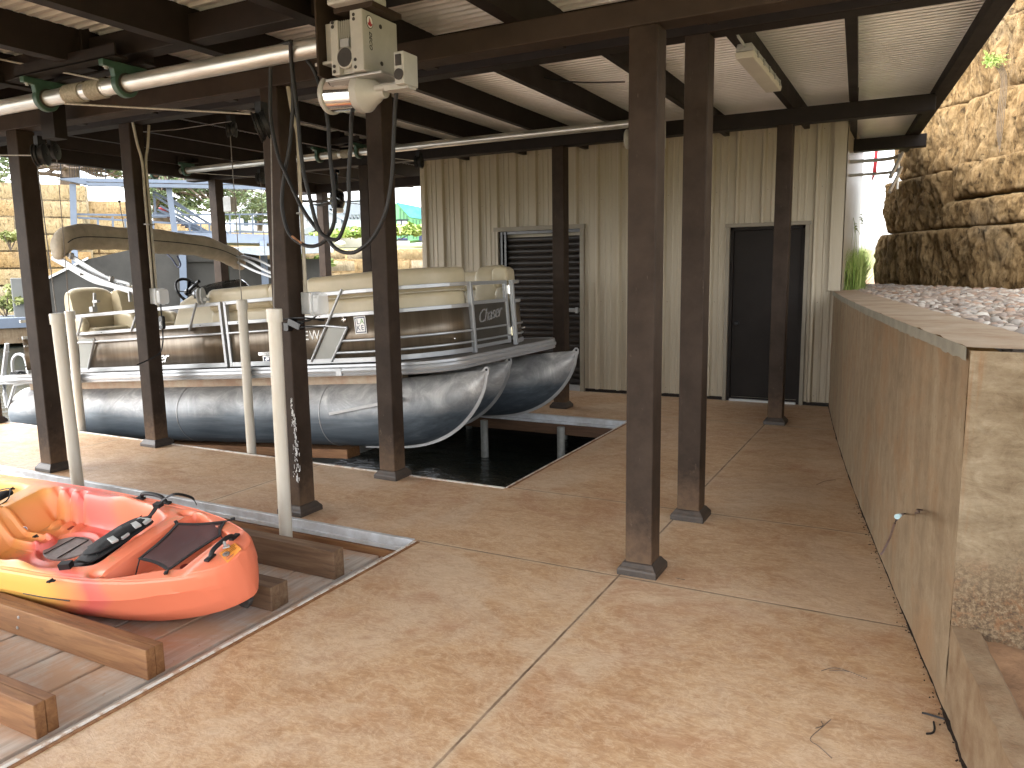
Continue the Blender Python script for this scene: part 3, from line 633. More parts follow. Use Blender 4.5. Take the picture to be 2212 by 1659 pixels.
# grass on the bank beyond the wall end
b = MB()
for k in range(7000):
    y = random.uniform(10.4, 18); x = -random.uniform(.058, .095)*y; r = random.random(); hgt = random.uniform(.25, .62)*(1.15 if x > -1 else 1); p = Vector((x, y, 1.2+.03*(y-10)))
    a = random.uniform(0, 6.3); ln = random.uniform(.05, .3); w_ = .004+.004*r; side = Vector((math.cos(a), math.sin(a), 0)); n2 = Vector((-side.y, side.x, 0))
    m_ = p+Vector((0, 0, hgt*.6))+n2*ln*.3; t_ = p+Vector((0, 0, hgt))+n2*ln
    b.add([p-side*w_, p+side*w_, m_+side*w_*.8, m_-side*w_*.8, t_], [(0, 1, 2, 3), (3, 2, 4)])
b.build('tall_grass', M['grass'], kind='stuff', label='bright green tall grass between the shed and the rock wall', cat='grass')
b = MB()
for k in range(2600):
    y = random.uniform(9.95, 12.5); x = -random.uniform(.056, .088)*y; hgt = random.uniform(.06, .26); p = Vector((x, y, 1.18+.02*(y-10)))
    a = random.uniform(0, 6.3); side = Vector((math.cos(a), math.sin(a), 0))*.005; n2 = Vector((-side.y, side.x, 0)).normalized()*random.uniform(.02, .16)
    b.add([p-side, p+side, p+Vector((0, 0, hgt))+n2], [(0, 1, 2)])
b.build('dry_grass', M['drygrass'], kind='stuff', label='short dry yellowish grass at the foot of the bright tall grass', cat='grass')
b = MB(); b.box(-7, 14, 12.8, 28, .2, 1.22); b.box(-.75, 14, 9.9, 13, .2, 1.2); b.build('grass_bank', M['dirt'], kind='structure')
b = MB(); b.box(-10.1, .6, 9.6, 12.7, -1.9, -.31); b.box(-2.62, .6, -6, 9.6, -1.9, -.31); b.build('underslab_dark_block', M['rubber_shade_dk'], kind='structure')  # near-black blocks added under the slabs to keep slip and reflections dark
b = MB()
for (px, py0, py1, lean) in ((1838, 545, 460, -4), (1845, 545, 440, -9), (1858, 545, 470, 2), (1850, 545, 425, -20), (1866, 545, 478, -3), (1862, 540, 492, -14)):
    base = PY(px, py0, 11.3); tip = PY(px+lean, py1, 11.5); mid = (base+tip)/2+Vector((.03, 0, .03)); b.tube(smoothpath([base-Vector((0, 0, .6)), base, mid, tip], 4), .0035, 4); leaves(b, tip, (.02, .02, .07), 26, .02)
b.build('seed_stalks', M['drygrass'], label='thin dry seed stalks standing above the grass by the shed corner', cat='grass stalks', smooth=False)
# ================================================================= boat shelter (posts, beams, purlins, roof)
sh = empty('boat_shelter', (-4, 5, 0), label='dark brown steel boat dock shelter with corrugated metal roof', cat='shelter'); sh.location = (0, 0, 0)
basem = simple('charcoal_plastic_base', (.032, .026, .022), .5, 0, .15, 20, .1, 80, 'World', col2=(.055, .04, .03))
def post(x, y, z1, w=.152):
    p = MB(); p.box(x-w/2, x+w/2, y-w/2, y+w/2, .0, z1); o = p.build('post', M['post'], sh, bevel=.008)
    c = MB(); h = w/2; pr = [(h+.036, .002), (h+.036, .03), (h+.031, .04), (h+.022, .05), (h+.010, .068), (h+.003, .072)]
    vs = [(x+sx*r, y+sy*r, z) for r, z in pr for sx, sy in ((-1,-1),(1,-1),(1,1),(-1,1))]
    fs = [(i*4+j, i*4+(j+1) % 4, i*4+4+(j+1) % 4, i*4+4+j) for i in range(len(pr)-1) for j in range(4)]+[(20, 21, 22, 23)]
    c.add(vs, fs); c.build('post_base', basem, o, bevel=.003, smooth=False)
    return o
ZB1, ZB2, ZB3 = 2.885, 3.10, 3.11
CX = (-1.285, -3.82, -6.68, -9.55)
R1, R2_, R3 = 3.985, 5.03, 8.57
PE = post(CX[0], R1, ZB1); PC = post(CX[1], R1, ZB1); PA = post(CX[2], R1, ZB1); post(CX[3], R1, ZB1)
PF = post(CX[0], R2_, ZB2); PDD = post(CX[1]+.045, R2_, ZB2); PB = post(CX[2], R2_, ZB2); post(CX[3], R2_, ZB2)
for cx in CX: post(cx, R3, ZB3)
post(CX[3], 10.95, 3.1); post(-7.2, 10.95, 3.1) if False else None
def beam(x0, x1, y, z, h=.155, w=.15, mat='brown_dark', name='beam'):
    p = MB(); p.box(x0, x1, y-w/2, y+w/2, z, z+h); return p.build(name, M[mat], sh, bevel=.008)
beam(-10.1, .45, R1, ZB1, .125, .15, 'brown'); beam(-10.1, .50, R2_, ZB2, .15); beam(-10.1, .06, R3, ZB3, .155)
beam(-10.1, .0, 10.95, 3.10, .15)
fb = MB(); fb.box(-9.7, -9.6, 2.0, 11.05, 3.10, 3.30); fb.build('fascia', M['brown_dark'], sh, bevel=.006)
fb = MB(); fb.box(-1.2, -.28, 12.45, 12.6, 3.30, 3.51); fb.box(-1.2, -.28, 12.40, 12.43, 3.30, 3.32); fb.build('fascia', M['brown_dark'], sh, bevel=.006)
ZP = 3.262
purl = []
for k in range(10):      # far section
    x = -1.27-.92*k; p = MB(); x2 = x+.03; 
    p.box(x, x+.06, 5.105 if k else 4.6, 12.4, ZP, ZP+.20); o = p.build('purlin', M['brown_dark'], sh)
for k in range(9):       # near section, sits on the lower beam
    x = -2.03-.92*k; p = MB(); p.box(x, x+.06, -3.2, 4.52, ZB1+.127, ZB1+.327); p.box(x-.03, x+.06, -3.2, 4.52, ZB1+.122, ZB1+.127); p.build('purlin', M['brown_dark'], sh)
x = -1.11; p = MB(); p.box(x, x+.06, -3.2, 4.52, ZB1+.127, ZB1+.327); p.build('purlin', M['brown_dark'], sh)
# skewed member and outer fascia beside the rock wall
p = MB(); p.bar((-.44, 5.1, 3.345), (-.655, 8.5, 3.345), .075, .155); p.bar((-.66, 8.65, 3.345), (-.93, 12.5, 3.345), .075, .155); p.build('purlin', M['brown_dark'], sh)
p = MB(); p.bar((.475, 5.0, 3.35), (-.26, 12.5, 3.35), .06, .21); p.bar((.44, 5.0, 3.252), (-.295, 12.5, 3.252), .11, .012); p.build('fascia', M['brown_dark'], sh)
p = MB(); p.bar((.55, -3.2, 3.11), (.55, 4.6, 3.11), .06, .22); p.build('fascia', M['brown_dark'], sh)
p = MB(); p.box(-9.7, .5, 4.50, 4.53, 3.2, ZP+.2); p.build('step_flashing', M['brown_dark'], sh)
# corrugated sheets: ribs run along X
def corr(x0f, x1f, y0, y1, z, pitch=.076, amp=.017, seg=6, name='roof_sheet'):
    ys = []; k = 0
    while y0+k*pitch < y1:
        for f_, h_ in ((0, 0), (.40, 0), (.52, 1), (.88, 1)): ys.append((y0+(k+f_)*pitch, h_))
        k += 1
    n = len(ys)-1; vs = []; fs = []
    for i in range(n+1):
        y, h_ = ys[i]; zz = z-.012+h_*.026
        if int((y-y0)/.86) % 2: zz -= .0015
        vs += [(x0f(y), y, zz), (x1f(y), y, zz)]
    for i in range(n): fs.append((2*i, 2*i+1, 2*i+3, 2*i+2))
    m_ = MB(); m_.add(vs, fs); return m_.build(name, M['roof'], sh, smooth=False)
corr(lambda y: -9.9, lambda y: .50-(y-5)*.098, 4.56, 12.5, ZP+.212)
corr(lambda y: -9.9, lambda y: .55, -3.3, 4.62, ZB1+.338)  # unseen part behind the camera extended back to shade the near floor
# upper lift beam over the near slip
p = MB(); p.box(-9.4, -2.12, 3.30, 3.42, 3.02, 3.17); p.build('lift_beam', M['brown_dark'], sh, bevel=.006)
# ---- slip edge trims and timber facings
def trimset(nm, lab, parts):
    t = empty(nm, (0, 0, 0), label=lab, cat='edge trim')
    for n_, m_, mt in parts: m_.build(n_, M[mt], t, bevel=.003)
    return t
a = MB(); a.box(S1X-.006, S1X+.013, .95, 3.83, -.06, .007); c = MB(); c.box(S1X+.0135, S1X+.036, .95, 3.83, -.05, .004); c.box(S1X-.026, S1X-.007, .95, 3.83, -.075, -.012)
trimset('slip_edge_trim', 'peeling white painted edge strip between the kayak slip and the front slab', [('edge_strip', a, 'trim_white'), ('edge_board', c, 'timber')])
a = MB(); a.box(LX, S1X-.02, S1Y-.012, S1Y+.022, -.075, .006); a.box(LX, S1X-.02, S1Y-.03, S1Y-.012, -.075, -.045); c = MB(); c.box(LX, S1X-.02, S1Y-.045, S1Y-.013, -.24, -.078)
trimset('slip_edge_trim', 'pale metal channel with timber below along the far side of the kayak slip', [('metal_channel', a, 'galv_trim'), ('timber_facing', c, 'timber')])
a = MB(); a.box(LX, S2X, W1-.03, W1-.002, -.05, .006)
trimset('slip_edge_trim', 'thin white edge strip along the walkway beside the pontoon boat', [('edge_strip', a, 'trim_white')])
a = MB(); a.box(S2X, S2X+.013, W1, 7.98, -.06, .007); c = MB(); c.box(S2X+.0135, S2X+.034, W1, 7.98, -.05, .004); c.box(S2X-.02, S2X-.002, W1, 7.98, -.1, -.015)
trimset('slip_edge_trim', 'white edge strip on the slab in front of the pontoon boat bow', [('edge_strip', a, 'trim_white'), ('edge_board', c, 'timber')])
a = MB(); a.box(LX, S2X-.02, F0-.012, F0+.05, -.08, .008); a.box(LX, S2X-.02, F0-.045, F0-.012, -.08, -.05); c = MB(); c.box(LX, S2X-.01, F0-.05, F0-.013, -.20, -.083)
trimset('slip_edge_trim', 'pale metal channel over a dark timber board at the far side of the boat slip', [('metal_channel', a, 'galv_trim'), ('timber_facing', c, 'timber_dark')])
# piles under the dock
pilem = simple('grey_dock_pile', (.30, .30, .28), .6, .2, .15, 12, .2, 60)
for (x, y, r, lab) in ((-4.54, 7.9, .045, 'pale round pile under the far side of the boat slip, nearest the bow keel'), (-3.53, 7.9, .045, 'pale round pile at the right under the far side of the boat slip'), (-4.05, 9.2, .04, 'dim pile further back under the far walkway'), (-5.6, 9.3, .045, 'dark pile in the shadow behind the pontoons'), (-5.9, 7.85, .045, 'dark pile under the middle of the pontoon boat'), (-7.1, 7.85, .045, 'dark pile under the rear half of the pontoon boat')):
    p = MB(); p.tube([(x, y, -1.8), (x, y, -.1)], r, 14); p.build('dock_pile', pilem, label=lab, cat='pile', group='piles under the dock')
# ================================================================= storage shed
shed = empty('storage_shed', (0, 0, 0), label='tan ribbed metal storage shed with a brown door and a roller door', cat='shed')
SY = 9.85; SX0, SX1 = -6.64, -.80
holes = [(-2.09, -1.21, 0, 2.165), (-5.35, -4.09, 0, 2.23)]
prof = []; x = SX0
def ribz(x):
    u = (x-SX0) % .305; h = 0
    for c, wd, tp, hh in ((.05, .034, .012, .048), (.152, .018, .008, .009), (.228, .018, .008, .009)):
        d = abs(u-c); h = max(h, hh*max(0, min(1, (wd-d)/(wd-tp))))
    return h
xs = sorted(set([SX0, SX1]+[h for ho in holes for h in ho[:2]]+[round(SX0+k*.305+q, 4) for k in range(20) for q in (.016, .036, .064, .084, .134, .144, .16, .17, .21, .22, .236, .246)]))
xs = [x for x in xs if SX0 <= x <= SX1]
p = MB()
for a, c in zip(xs[:-1], xs[1:]):
    m_ = (a+c)/2; z0 = .045
    for ho in holes:
        if ho[0] < m_ < ho[1]: z0 = ho[3]
    p.add([(a, SY-ribz(a), z0), (c, SY-ribz(c), z0), (c, SY-ribz(c), 3.45), (a, SY-ribz(a), 3.45)], [(0, 1, 2, 3)])
p.build('front_wall', M['siding'], shed, smooth=False)
p = MB(); p.box(SX0+.01, SX1-.01, SY+.12, SY+3.0, .0, 3.4); p.build('rear_walls', M['siding'], shed)
p = MB(); p.box(SX0, SX1, SY+.004, SY+.02, .0, .05); p.build('base_strip', M['brown_dark'], shed)
p = MB(); p.box(SX1-.135, SX1+.012, SY-.05, SY-.035, 1.39, 3.32); p.box(SX1-.0, SX1+.012, SY-.05, SY+.1, 1.39, 3.32); p.box(SX1-.10, SX1-.095, SY-.053, SY-.05, 1.4, 3.32); p.build('corner_trim', M['siding'], shed, bevel=.003)
p = MB(); p.box(SX0-.012, SX0+.05, SY-.045, SY-.034, .0, 3.35); p.build('corner_trim', M['siding'], shed, bevel=.003)
p = MB(); p.box(SX0+.3, -4.6, SY-.09, SY-.07, 3.315, 3.33); p.build('eave_trim', M['siding'], shed)
def frame(x0, x1, z1, nm, w=.05):
    p = MB(); p.box(x0-w, x0, SY-.042, SY+.02, .0, z1); p.box(x1, x1+w, SY-.042, SY+.02, .0, z1); p.box(x0-w-.01, x1+w+.01, SY-.046, SY+.02, z1, z1+w); p.build(nm, M['trimtan'], shed, bevel=.003)
frame(-2.09, -1.21, 2.165, 'door_trim', .045); frame(-5.35, -4.09, 2.23, 'roller_door_trim', .06)
p = MB(); p.box(-2.09, -2.05, SY, SY+.09, .02, 2.165); p.box(-1.25, -1.21, SY, SY+.09, .02, 2.165); p.box(-2.09, -1.21, SY, SY+.09, 2.125, 2.165); df = p.build('door_frame', M['door_dark'], shed, bevel=.003)
p = MB(); p.box(-2.047, -1.253, SY+.03, SY+.075, .055, 2.122); dr = p.build('door', M['door_dark'], shed, bevel=.003)
p = MB(); p.lathe([(.030, 0), (.030, .008), (.012, .012), (.012, .03), (.026, .04), (.029, .052), (.022, .064), (0.002, .067)], Matrix.Translation((-1.985, SY+.03, .985))@Matrix.Rotation(math.pi/2, 4, 'X'), 20); p.build('door_knob', M['black'], dr)
p = MB(); p.box(-2.05, -1.25, SY-.03, SY+.08, .0, .03); p.build('threshold', M['alu_dull'], shed, bevel=.004)
# roller door with curved slats
pr = []; z = .06; vs = []; fs = []; sl_ = .083
n = int((2.2-.06)/sl_)
p = MB(); p.sm = True
zs = []
for k in range(n):
    for q, d in ((0, .018), (.12, .004), (.35, -.004), (.5, -.006), (.65, -.004), (.88, .004)): zs.append((.08+sl_*(k+q), SY+.05+d))
vs = [(xx, yy, zz) for zz, yy in zs for xx in (-5.30, -4.10)]; fs = [(2*i, 2*i+1, 2*i+3, 2*i+2) for i in range(len(zs)-1)]
p.add(vs, fs); rd = p.build('roller_door', M['roller'], shed, smooth=True, ang=60)
p = MB(); p.box(-5.35, -5.30, SY+.0, SY+.09, .0, 2.23); p.box(-5.27, -5.24, SY+.0, SY+.05, .0, 2.23); p.box(-5.3, -4.1, SY+.02, SY+.12, 2.19, 2.23); p.build('door_track', M['blackgloss'], rd)
p = MB(); p.box(-5.24, -4.10, SY+.0, SY+.06, .0, .075); p.box(-5.24, -4.10, SY-.02, SY+.03, .0, .02); p.build('bottom_bar', M['alu_dull'], rd, bevel=.004)
p = MB(); p.box(-4.28, -4.12, SY+.005, SY+.035, 1.10, 1.15); p.box(-4.17, -4.13, SY-.02, SY+.02, 1.085, 1.165); p.box(-4.30, -4.2, SY-.01, SY+.01, 1.115, 1.135); p.build('slide_latch', M['alu_dull'], rd, bevel=.003)
p = MB()
for xk in range(20):
    for zk in (.12, 1.25, 2.6, 3.25):
        xx = SX0+xk*.305+.10
        if xx > SX1-.15 or any(h[0]-.08 < xx < h[1]+.08 and zk < h[3]+.1 for h in holes): continue
        p.lathe([(.007, 0), (.006, .004), (.001, .005)], Matrix.Translation((xx, SY-.001, zk))@Matrix.Rotation(math.pi/2, 4, 'X'), 7)
p.build('siding_screws', M['trimtan'], shed, kind='stuff')
# pipes curving from the shed to the rock wall
p = MB()
for dz, r in ((0, .022), (-.16, .018)):
    z = 2.93+dz; pts = [(-1.0, 10.5, z), (-.6, 10.5, z), (-.40, 10.47, z), (-.27, 10.3, z), (-.24, 10.0, z-.02), (-.33, 9.6, z-.3)]
    p.tube(smoothpath(pts, 6), r, 10)
p.tube([(-.27, 10.2, 2.95), (-.27, 10.2, 2.55)], .014, 8)
p.build('curved_conduit', M['galv'], label='pair of curved grey pipes running from the shed corner to the rock wall', cat='pipes')
p = MB(); p.slabpoly([PY(1882, 395, 13), PY(1890, 322, 13), PY(1897, 322, 13), PY(1893, 372, 13)], (0, .05, 0)); p.build('red_banner', M['red_ink'], label='red cloth scrap showing behind the curved pipes', cat='banner')
# ---- light fixture under the far roof
lf = empty('light_fixture', (-1.19, 6.55, 3.2), label='long white sealed strip light fixed under the roof near the second post', cat='light fixture')
p = MB(); p.prism([(-.062, -.035), (.062, -.035), (.07, .0), (.062, .012), (-.062, .012), (-.07, 0)], -.62, .62, Matrix.Rotation(math.pi/2, 4, 'X')); p.build('diffuser', M['diffuser'], lf, bevel=.012, seg=3)
p = MB(); p.prism([(-.064, .012), (.064, .012), (.05, .062), (-.05, .062)], -.64, .64, Matrix.Rotation(math.pi/2, 4, 'X')); p.build('housing', M['grey_box'], lf, bevel=.005)
p = MB()
for k in range(5):
    for sx in (-1, 1): p.box(sx*.07-.006, sx*.07+.006, -.5+k*.25-.015, -.5+k*.25+.015, -.012, .03)
p.build('clips', M['alu_dull'], lf)
p = MB(); p.tube(smoothpath([(0, -.64, .04), (.0, -.75, .05), (-.03, -.85, .09), (-.06, -1.1, .10)], 5), .010, 8); p.build('conduit', M['grey_box'], lf)
# ---- ceiling fan at the back
fc = PY(729, 436, 9.5)
fan = empty('ceiling_fan', fc, label='dark ceiling fan with white light cap hanging at the back of the shelter', cat='ceiling fan')
p = MB(); p.lathe([(.02, .5), (.02, .2), (.05, .19), (.10, .15), (.115, .08), (.115, -.02), (.10, -.06), (.085, -.1)], n=24); p.build('fan_motor', M['blackgloss'], fan)
p = MB(); p.lathe([(.085, -.1), (.09, -.13), (.08, -.16), (.02, -.17)], n=24); p.build('light_cap', M['white'], fan)
p = MB(); p.lathe([(.001, .5), (.05, .48), (.055, .43), (.02, .41)], n=20); p.build('canopy_cup', M['blackgloss'], fan)
for k in range(5):
    p = MB(); Rm = Matrix.Rotation(k*2*math.pi/5+.25, 4, 'Z')@Matrix.Rotation(.18, 4, 'X'); p.box(.11, .24, -.02, .02, -.005, .005, Rm); p.box(.22, .72, -.065, .065, -.006, .003, Rm); p.build('fan_blade', M['blackgloss'], fan, bevel=.002)
# ================================================================= lift winches
def bearing(parent, x, y, z, r=.085):
    """pillow block: ring round the shaft hung from a foot bolted to the channel above"""
    o = MB(); n = 28
    outer = []; 
    for i in range(n+1):
        a = math.radians(-35-  (250*i/n)); outer.append((math.cos(a)*r*1.0, math.sin(a)*r))
    ang = [math.radians(a) for a in np.linspace(20, -200, 30)]
    pts = [(math.cos(a)*r, math.sin(a)*r) for a in ang]
    pts += [(-r*1.02, r*.9), (-r*1.85, r*.98), (-r*1.85, r*1.42), (r*1.85, r*1.42), (r*1.85, r*.98), (r*1.02, r*.9)]
    Mx = Matrix.Translation((x, y, z))@Matrix(((0, 0, 1, 0), (1, 0, 0, 0), (0, 1, 0, 0), (0, 0, 0, 1)))
    o.prism(pts, -.022, .022, Mx); b_ = o.build('bearing', M['green_cast'], parent, bevel=.005)
    i_ = MB(); i_.lathe([(r*.74, -.027), (r*.74, .027), (r*.60, .03), (r*.60, -.03)], Mx, 28, False); i_.build('bearing_race', M['rubber_shade_dk'], b_)
    c = MB(); c.lathe([(r*.62, -.036), (r*.62, .036)], Mx, 24); c.build('shaft_collar', simple('rusty_collar', (.30, .22, .15), .5, .5), b_)
    bt = MB()
    for s in (-1, 1): bt.lathe([(.017, 0), (.017, .006), (.011, .006), (.011, .016)], Matrix.Translation((x, y+s*r*1.45, z+r*.97))@Matrix.Rotation(math.pi, 4, 'X'), 12)
    bt.build('bolt', M['alu_dull'], b_); return b_
def winch(y, z, x0, x1, pr, pairs, r, lab, sc=1.0):
    wv = empty('lift_winch', (0, 0, 0), label=lab, cat='boat lift winch')
    p = MB(); p.tube([(x0, y, z), (x1, y, z)], pr, 24); p.build('shaft_pipe', M['galv'], wv)
    for xa, xb, hang in pairs:
        bearing(wv, xa, y, z, r); bearing(wv, xb, y, z, r)
        ch = MB(); zt = z+r*1.42; ch.box(xa-.09, xb+.12, y-.14, y-.128, zt+.005, zt+.075); ch.box(xa-.09, xb+.12, y-.14, y-.06, zt+.001, zt+.012); ch.box(xa-.09, xb+.12, y+.06, y+.14, zt+.001, zt+.012); ch.box(xa-.09, xb+.12, y+.128, y+.14, zt+.005, zt+.075)
        ch.build('hanger_channel', M['brown_dark'], wv)
        hg = MB(); xm = hang; hg.box(xm-.09, xm+.09, y-.05, y+.05, zt+.012, zt+.6); hg.build('hanger_post', M['brown_dark'], wv, bevel=.004)
        c0, c1 = xa+(xb-xa)*.30, xa+(xb-xa)*.78; m_ = (c0+c1)/2
        d = MB(); prf = []
        nn = int((c1-c0)/.011)
        for k in range(nn):
            xx = c0+k*.011
            if abs(xx-m_) < .03:
                if len(d.v): d.build('cable_wraps', M['rope'], wv); d = MB()
                continue
            d.tube([(xx, y+math.cos(a)*(pr+.006), z+math.sin(a)*(pr+.006)) for a in np.linspace(0, 2*math.pi, 19)], .0058, 6, caps=False)
        d.build('cable_wraps', M['rope'], wv)
        k_ = MB(); k_.tube([(c0-.06, y, z), (c1+.01, y, z)], pr+.0015, 24); k_.build('drum_sleeve', M['galv'], wv)
    return wv
Y1, Z1 = 3.30, 2.855
xa = PY(100, 216, Y1).x; xb = PY(270, 186, Y1).x
w1 = winch(Y1, Z1, -9.8, PY(707, 100, Y1).x, .050, [(xa, xb, PY(175, 120, Y1).x), (-8.6, -7.9, -8.2)], .082, 'silver winch shaft over the kayak slip with green bearings and a cream gearbox')
# gearbox and motor on the near winch (modelled where it hangs, just right of the pipe end)
g0 = Vector((-2.645, 3.15, 2.655)); gw, gd, gh = .185, .28, .285
p = MB(); p.box(g0.x+.13, g0.x+gw+.02, g0.y-.005, g0.y+gd, g0.z, g0.z+gh); gb = p.build('gearbox', M['motor'], w1, bevel=.006)
p = MB(); p.box(g0.x, g0.x+.05, g0.y, g0.y+gd-.02, g0.z, g0.z+gh-.03); p.build('gearbox_side', M['motor'], gb, bevel=.005)
p = MB(); p.box(g0.x+.05, g0.x+.13, g0.y+.03, g0.y+gd-.03, g0.z+.005, g0.z+gh-.03)
for k in range(6): p.box(g0.x+.056+k*.013, g0.x+.060+k*.013, g0.y+.004, g0.y+.035, g0.z+.165, g0.z+gh-.035)
p.build('cooling_fins', M['motor'], gb, bevel=.002)
p = MB(); p.lathe([(.052, 0), (.052, .012), (.046, .016), (.046, .012)], Matrix.Translation((g0.x+.088, g0.y+.012, g0.z+.075))@Matrix.Rotation(math.pi/2, 4, 'X'), 28); p.build('bearing_cap_ring', M['motor'], gb)
p = MB(); p.lathe([(.045, 0), (.045, .0145), (.001, .0145)], Matrix.Translation((g0.x+.088, g0.y+.012, g0.z+.075))@Matrix.Rotation(math.pi/2, 4, 'X'), 28); p.build('bearing_cap', M['rubber_shade_dk'], gb)
p = MB()
for (dx, dz) in ((.022, .245), (.155, .262), (.022, .04), (.155, .055), (.022, .015), (.155, .02), (.022, .225), (.155, .242)):
    p.lathe([(.0085, 0), (.0085, .003), (.001, .003)], Matrix.Translation((g0.x+dx, g0.y-.004, g0.z+dz))@Matrix.Rotation(math.pi/2, 4, 'X'), 12)
for (dy, dz) in ((.14, .235), (.14, .06)): p.lathe([(.011, 0), (.011, .003), (.001, .003)], Matrix.Translation((g0.x+gw+.019, g0.y+dy, g0.z+dz))@Matrix.Rotation(math.pi/2, 4, 'Y'), 12)
p.build('bolt_hole', M['rubber_shade_dk'], gb)
p = MB(); p.box(g0.x+.062, g0.x+.115, g0.y-.001, g0.y+.002, g0.z+.125, g0.z+.162); p.build('rating_plate', M['alu_dull'], gb)
XF = g0.x+gw+.021
MR = Matrix(((0, 0, 1, XF), (1, 0, 0, g0.y+.052), (0, 1, 0, g0.z+.235), (0, 0, 0, 1)))      # x->+y, y->+z, normal +x
def ellipse(a, b_, n=32): return [(a*math.cos(2*math.pi*i/n), b_*math.sin(2*math.pi*i/n)) for i in range(n)]
lg = MB(); lg.prism(ellipse(.026, .031), 0, .0012, MR); lo_ = lg.build('logo_badge', M['black'], gb)
lg = MB(); lg.prism(ellipse(.0225, .0275), .0012, .0018, MR); lg.build('logo_ground', M['white'], lo_)
lg = MB(); lg.prism([(-.004, .020), (.006, .002), (.012, -.012), (.004, -.022), (-.012, -.014), (-.006, .0)], .0018, .0024, MR); lg.prism([(-.019, -.006), (.02, -.006), (.014, -.018), (-.012, -.018)], .0018, .0022, MR); lg.build('logo_mark', M['red_ink'], lo_)
MT = Matrix(((0, 0, 1, XF), (0, 1, 0, g0.y+.056), (-1, 0, 0, g0.z+.150), (0, 0, 0, 1)))
text('maker_lettering', 'DECO', M['black'], MT, .030, .0006, gb, shear=.3)
p = MB(); p.box(-2.93+.16, g0.x, 3.17, 3.42, 2.72, 2.735); p.box(g0.x-.07, g0.x, 3.2, 3.38, 2.735, 2.92); p.lathe([(.085, 0), (.085, .05), (.07, .07)], Matrix.Translation((g0.x-.07, Y1, Z1))@Matrix.Rotation(math.pi/2, 4, 'Y'), 24); p.build('mount_flange', M['motor'], gb, bevel=.003)
p = MB(); p.box(g0.x-.085, g0.x-.073, 3.14, 3.46, 2.66, 3.25); p.box(g0.x-.09, g0.x+.02, 3.27, 3.33, 3.0, 3.25); p.box(g0.x+.02, g0.x+.26, 3.16, 3.4, g0.z+gh+.005, g0.z+gh+.03); p.build('mount_plate', M['brown'], w1, bevel=.003)
p = MB(); p.prism([(-.1, 0), (.13, 0), (.13, .04), (-.1, .03)], -.09, .09, Matrix.Translation((g0.x+.12, 3.2, g0.z+gh+.03))@Matrix.Rotation(math.pi/2, 4, 'X')); p.build('control_cover', M['motor'], w1, bevel=.01)
mc = PY(762, 203, 3.27); ax = Vector((1, .0, -.06)).normalized()
Mm = Matrix.Translation(mc)@Vector((0, 0, 1)).rotation_difference(ax).to_matrix().to_4x4()
p = MB(); p.lathe([(.086, -.135), (.086, .07)], Mm, 32); mo = p.build('motor_can', M['chrome'], w1)
p = MB(); p.lathe([(.055, -.168), (.084, -.162), (.095, -.15), (.095, -.132), (.087, -.13)], Mm, 32); p.build('motor_end_cap', M['motor'], mo)
p = MB(); p.lathe([(.087, .045), (.095, .048), (.095, .09), (.078, .112), (.066, .13), (.05, .16), (.035, .18), (.03, .21)], Mm, 32); p.build('motor_bell', M['motor'], mo)
p = MB(); p.box(-.04, .04, -.11, -.02, 0, .02, Matrix.Translation(mc+Vector((.02, 0, .1)))); p.box(-.15, .2, -.1, .12, -.006, .006, Matrix.Translation((mc.x+.06, 3.27, g0.z-.012))); p.build('motor_base', M['alu_dull'], mo, bevel=.003)
p = MB(); q = PY(872, 150, 3.2); p.box(q.x-.028, q.x+.028, 3.16, 3.28, q.z-.075, q.z+.075); sg = p.build('small_gearbox', M['motor'], w1, bevel=.005)
p = MB(); p.lathe([(.026, 0), (.026, .006), (.022, .006)], Matrix.Translation((q.x, 3.16, q.z-.03))@Matrix.Rotation(math.pi/2, 4, 'X'), 24); p.box(q.x-.015, q.x+.015, 3.153, 3.16, q.z+.01, q.z+.06); p.build('small_bearing_cap', M['rubber_shade_dk'], sg)
p = MB(); p.tube([Vector((q.x-.20, 3.24, q.z-.055)), Vector((q.x, 3.24, q.z-.055))], .018, 14); p.box(q.x-.12, q.x+.02, 3.2, 3.27, q.z-.085, q.z-.06); p.build('drive_shaft', M['motor'], sg)
# far winch
Y2, Z2 = 8.0, 3.185
xs2 = [PY(*v, Y2).x for v in ((333, 371), (402, 363), (690, 334), (775, 322))]
w2 = winch(Y2, Z2, -10.0, -2.62, .043, [(xs2[0], xs2[1], xs2[0]+.25), (xs2[2], xs2[3], xs2[2]+.3)], .075, 'thin silver winch shaft running in front of the shed with two dark bearing pairs')
p = MB(); p.lathe([(.10, 0), (.10, .02), (.06, .05), (.06, .12)], Matrix.Translation((-2.80, Y2, 3.03))@Matrix.Rotation(math.pi/2, 4, 'Y'), 24); p.box(-2.62, -2.42, 7.85, 8.15, 2.92, 3.2); p.build('end_drive', M['motor'], w2, bevel=.006)
# pulleys
def pulley(c, d, r, lab, hang=.16):
    pl = empty('cable_pulley', c, label=lab, cat='pulley', group='lift cable pulleys')
    Rm = Vector((0, 0, 1)).rotation_difference(Vector(d).normalized()).to_matrix().to_4x4()
    p = MB(); p.lathe([(r, -.036), (r*1.0, -.012), (r*.8, -.006), (r*.8, .006), (r, .012), (r, .036)], Rm, 28); p.build('sheave', M['black'], pl)
    for s in (-1, 1):
        q = MB(); q.lathe([(r*1.12, 0), (r*1.12, .008), (r*1.0, .012)], Rm@Matrix.Translation((0, 0, .036*s-.004)), 24); q.build('side_plate', M['black'], pl)
    q = MB(); q.box(-.025, .025, -.03, .03, r*.2, hang); q.lathe([(.012, -.05), (.012, .05)], Rm, 12); q.build('bracket', M['black'], pl)
    return pl
c1 = PY(88, 335, 3.75); c2 = PY(114, 328, 4.45); c3 = PY(567, 272, 3.70)
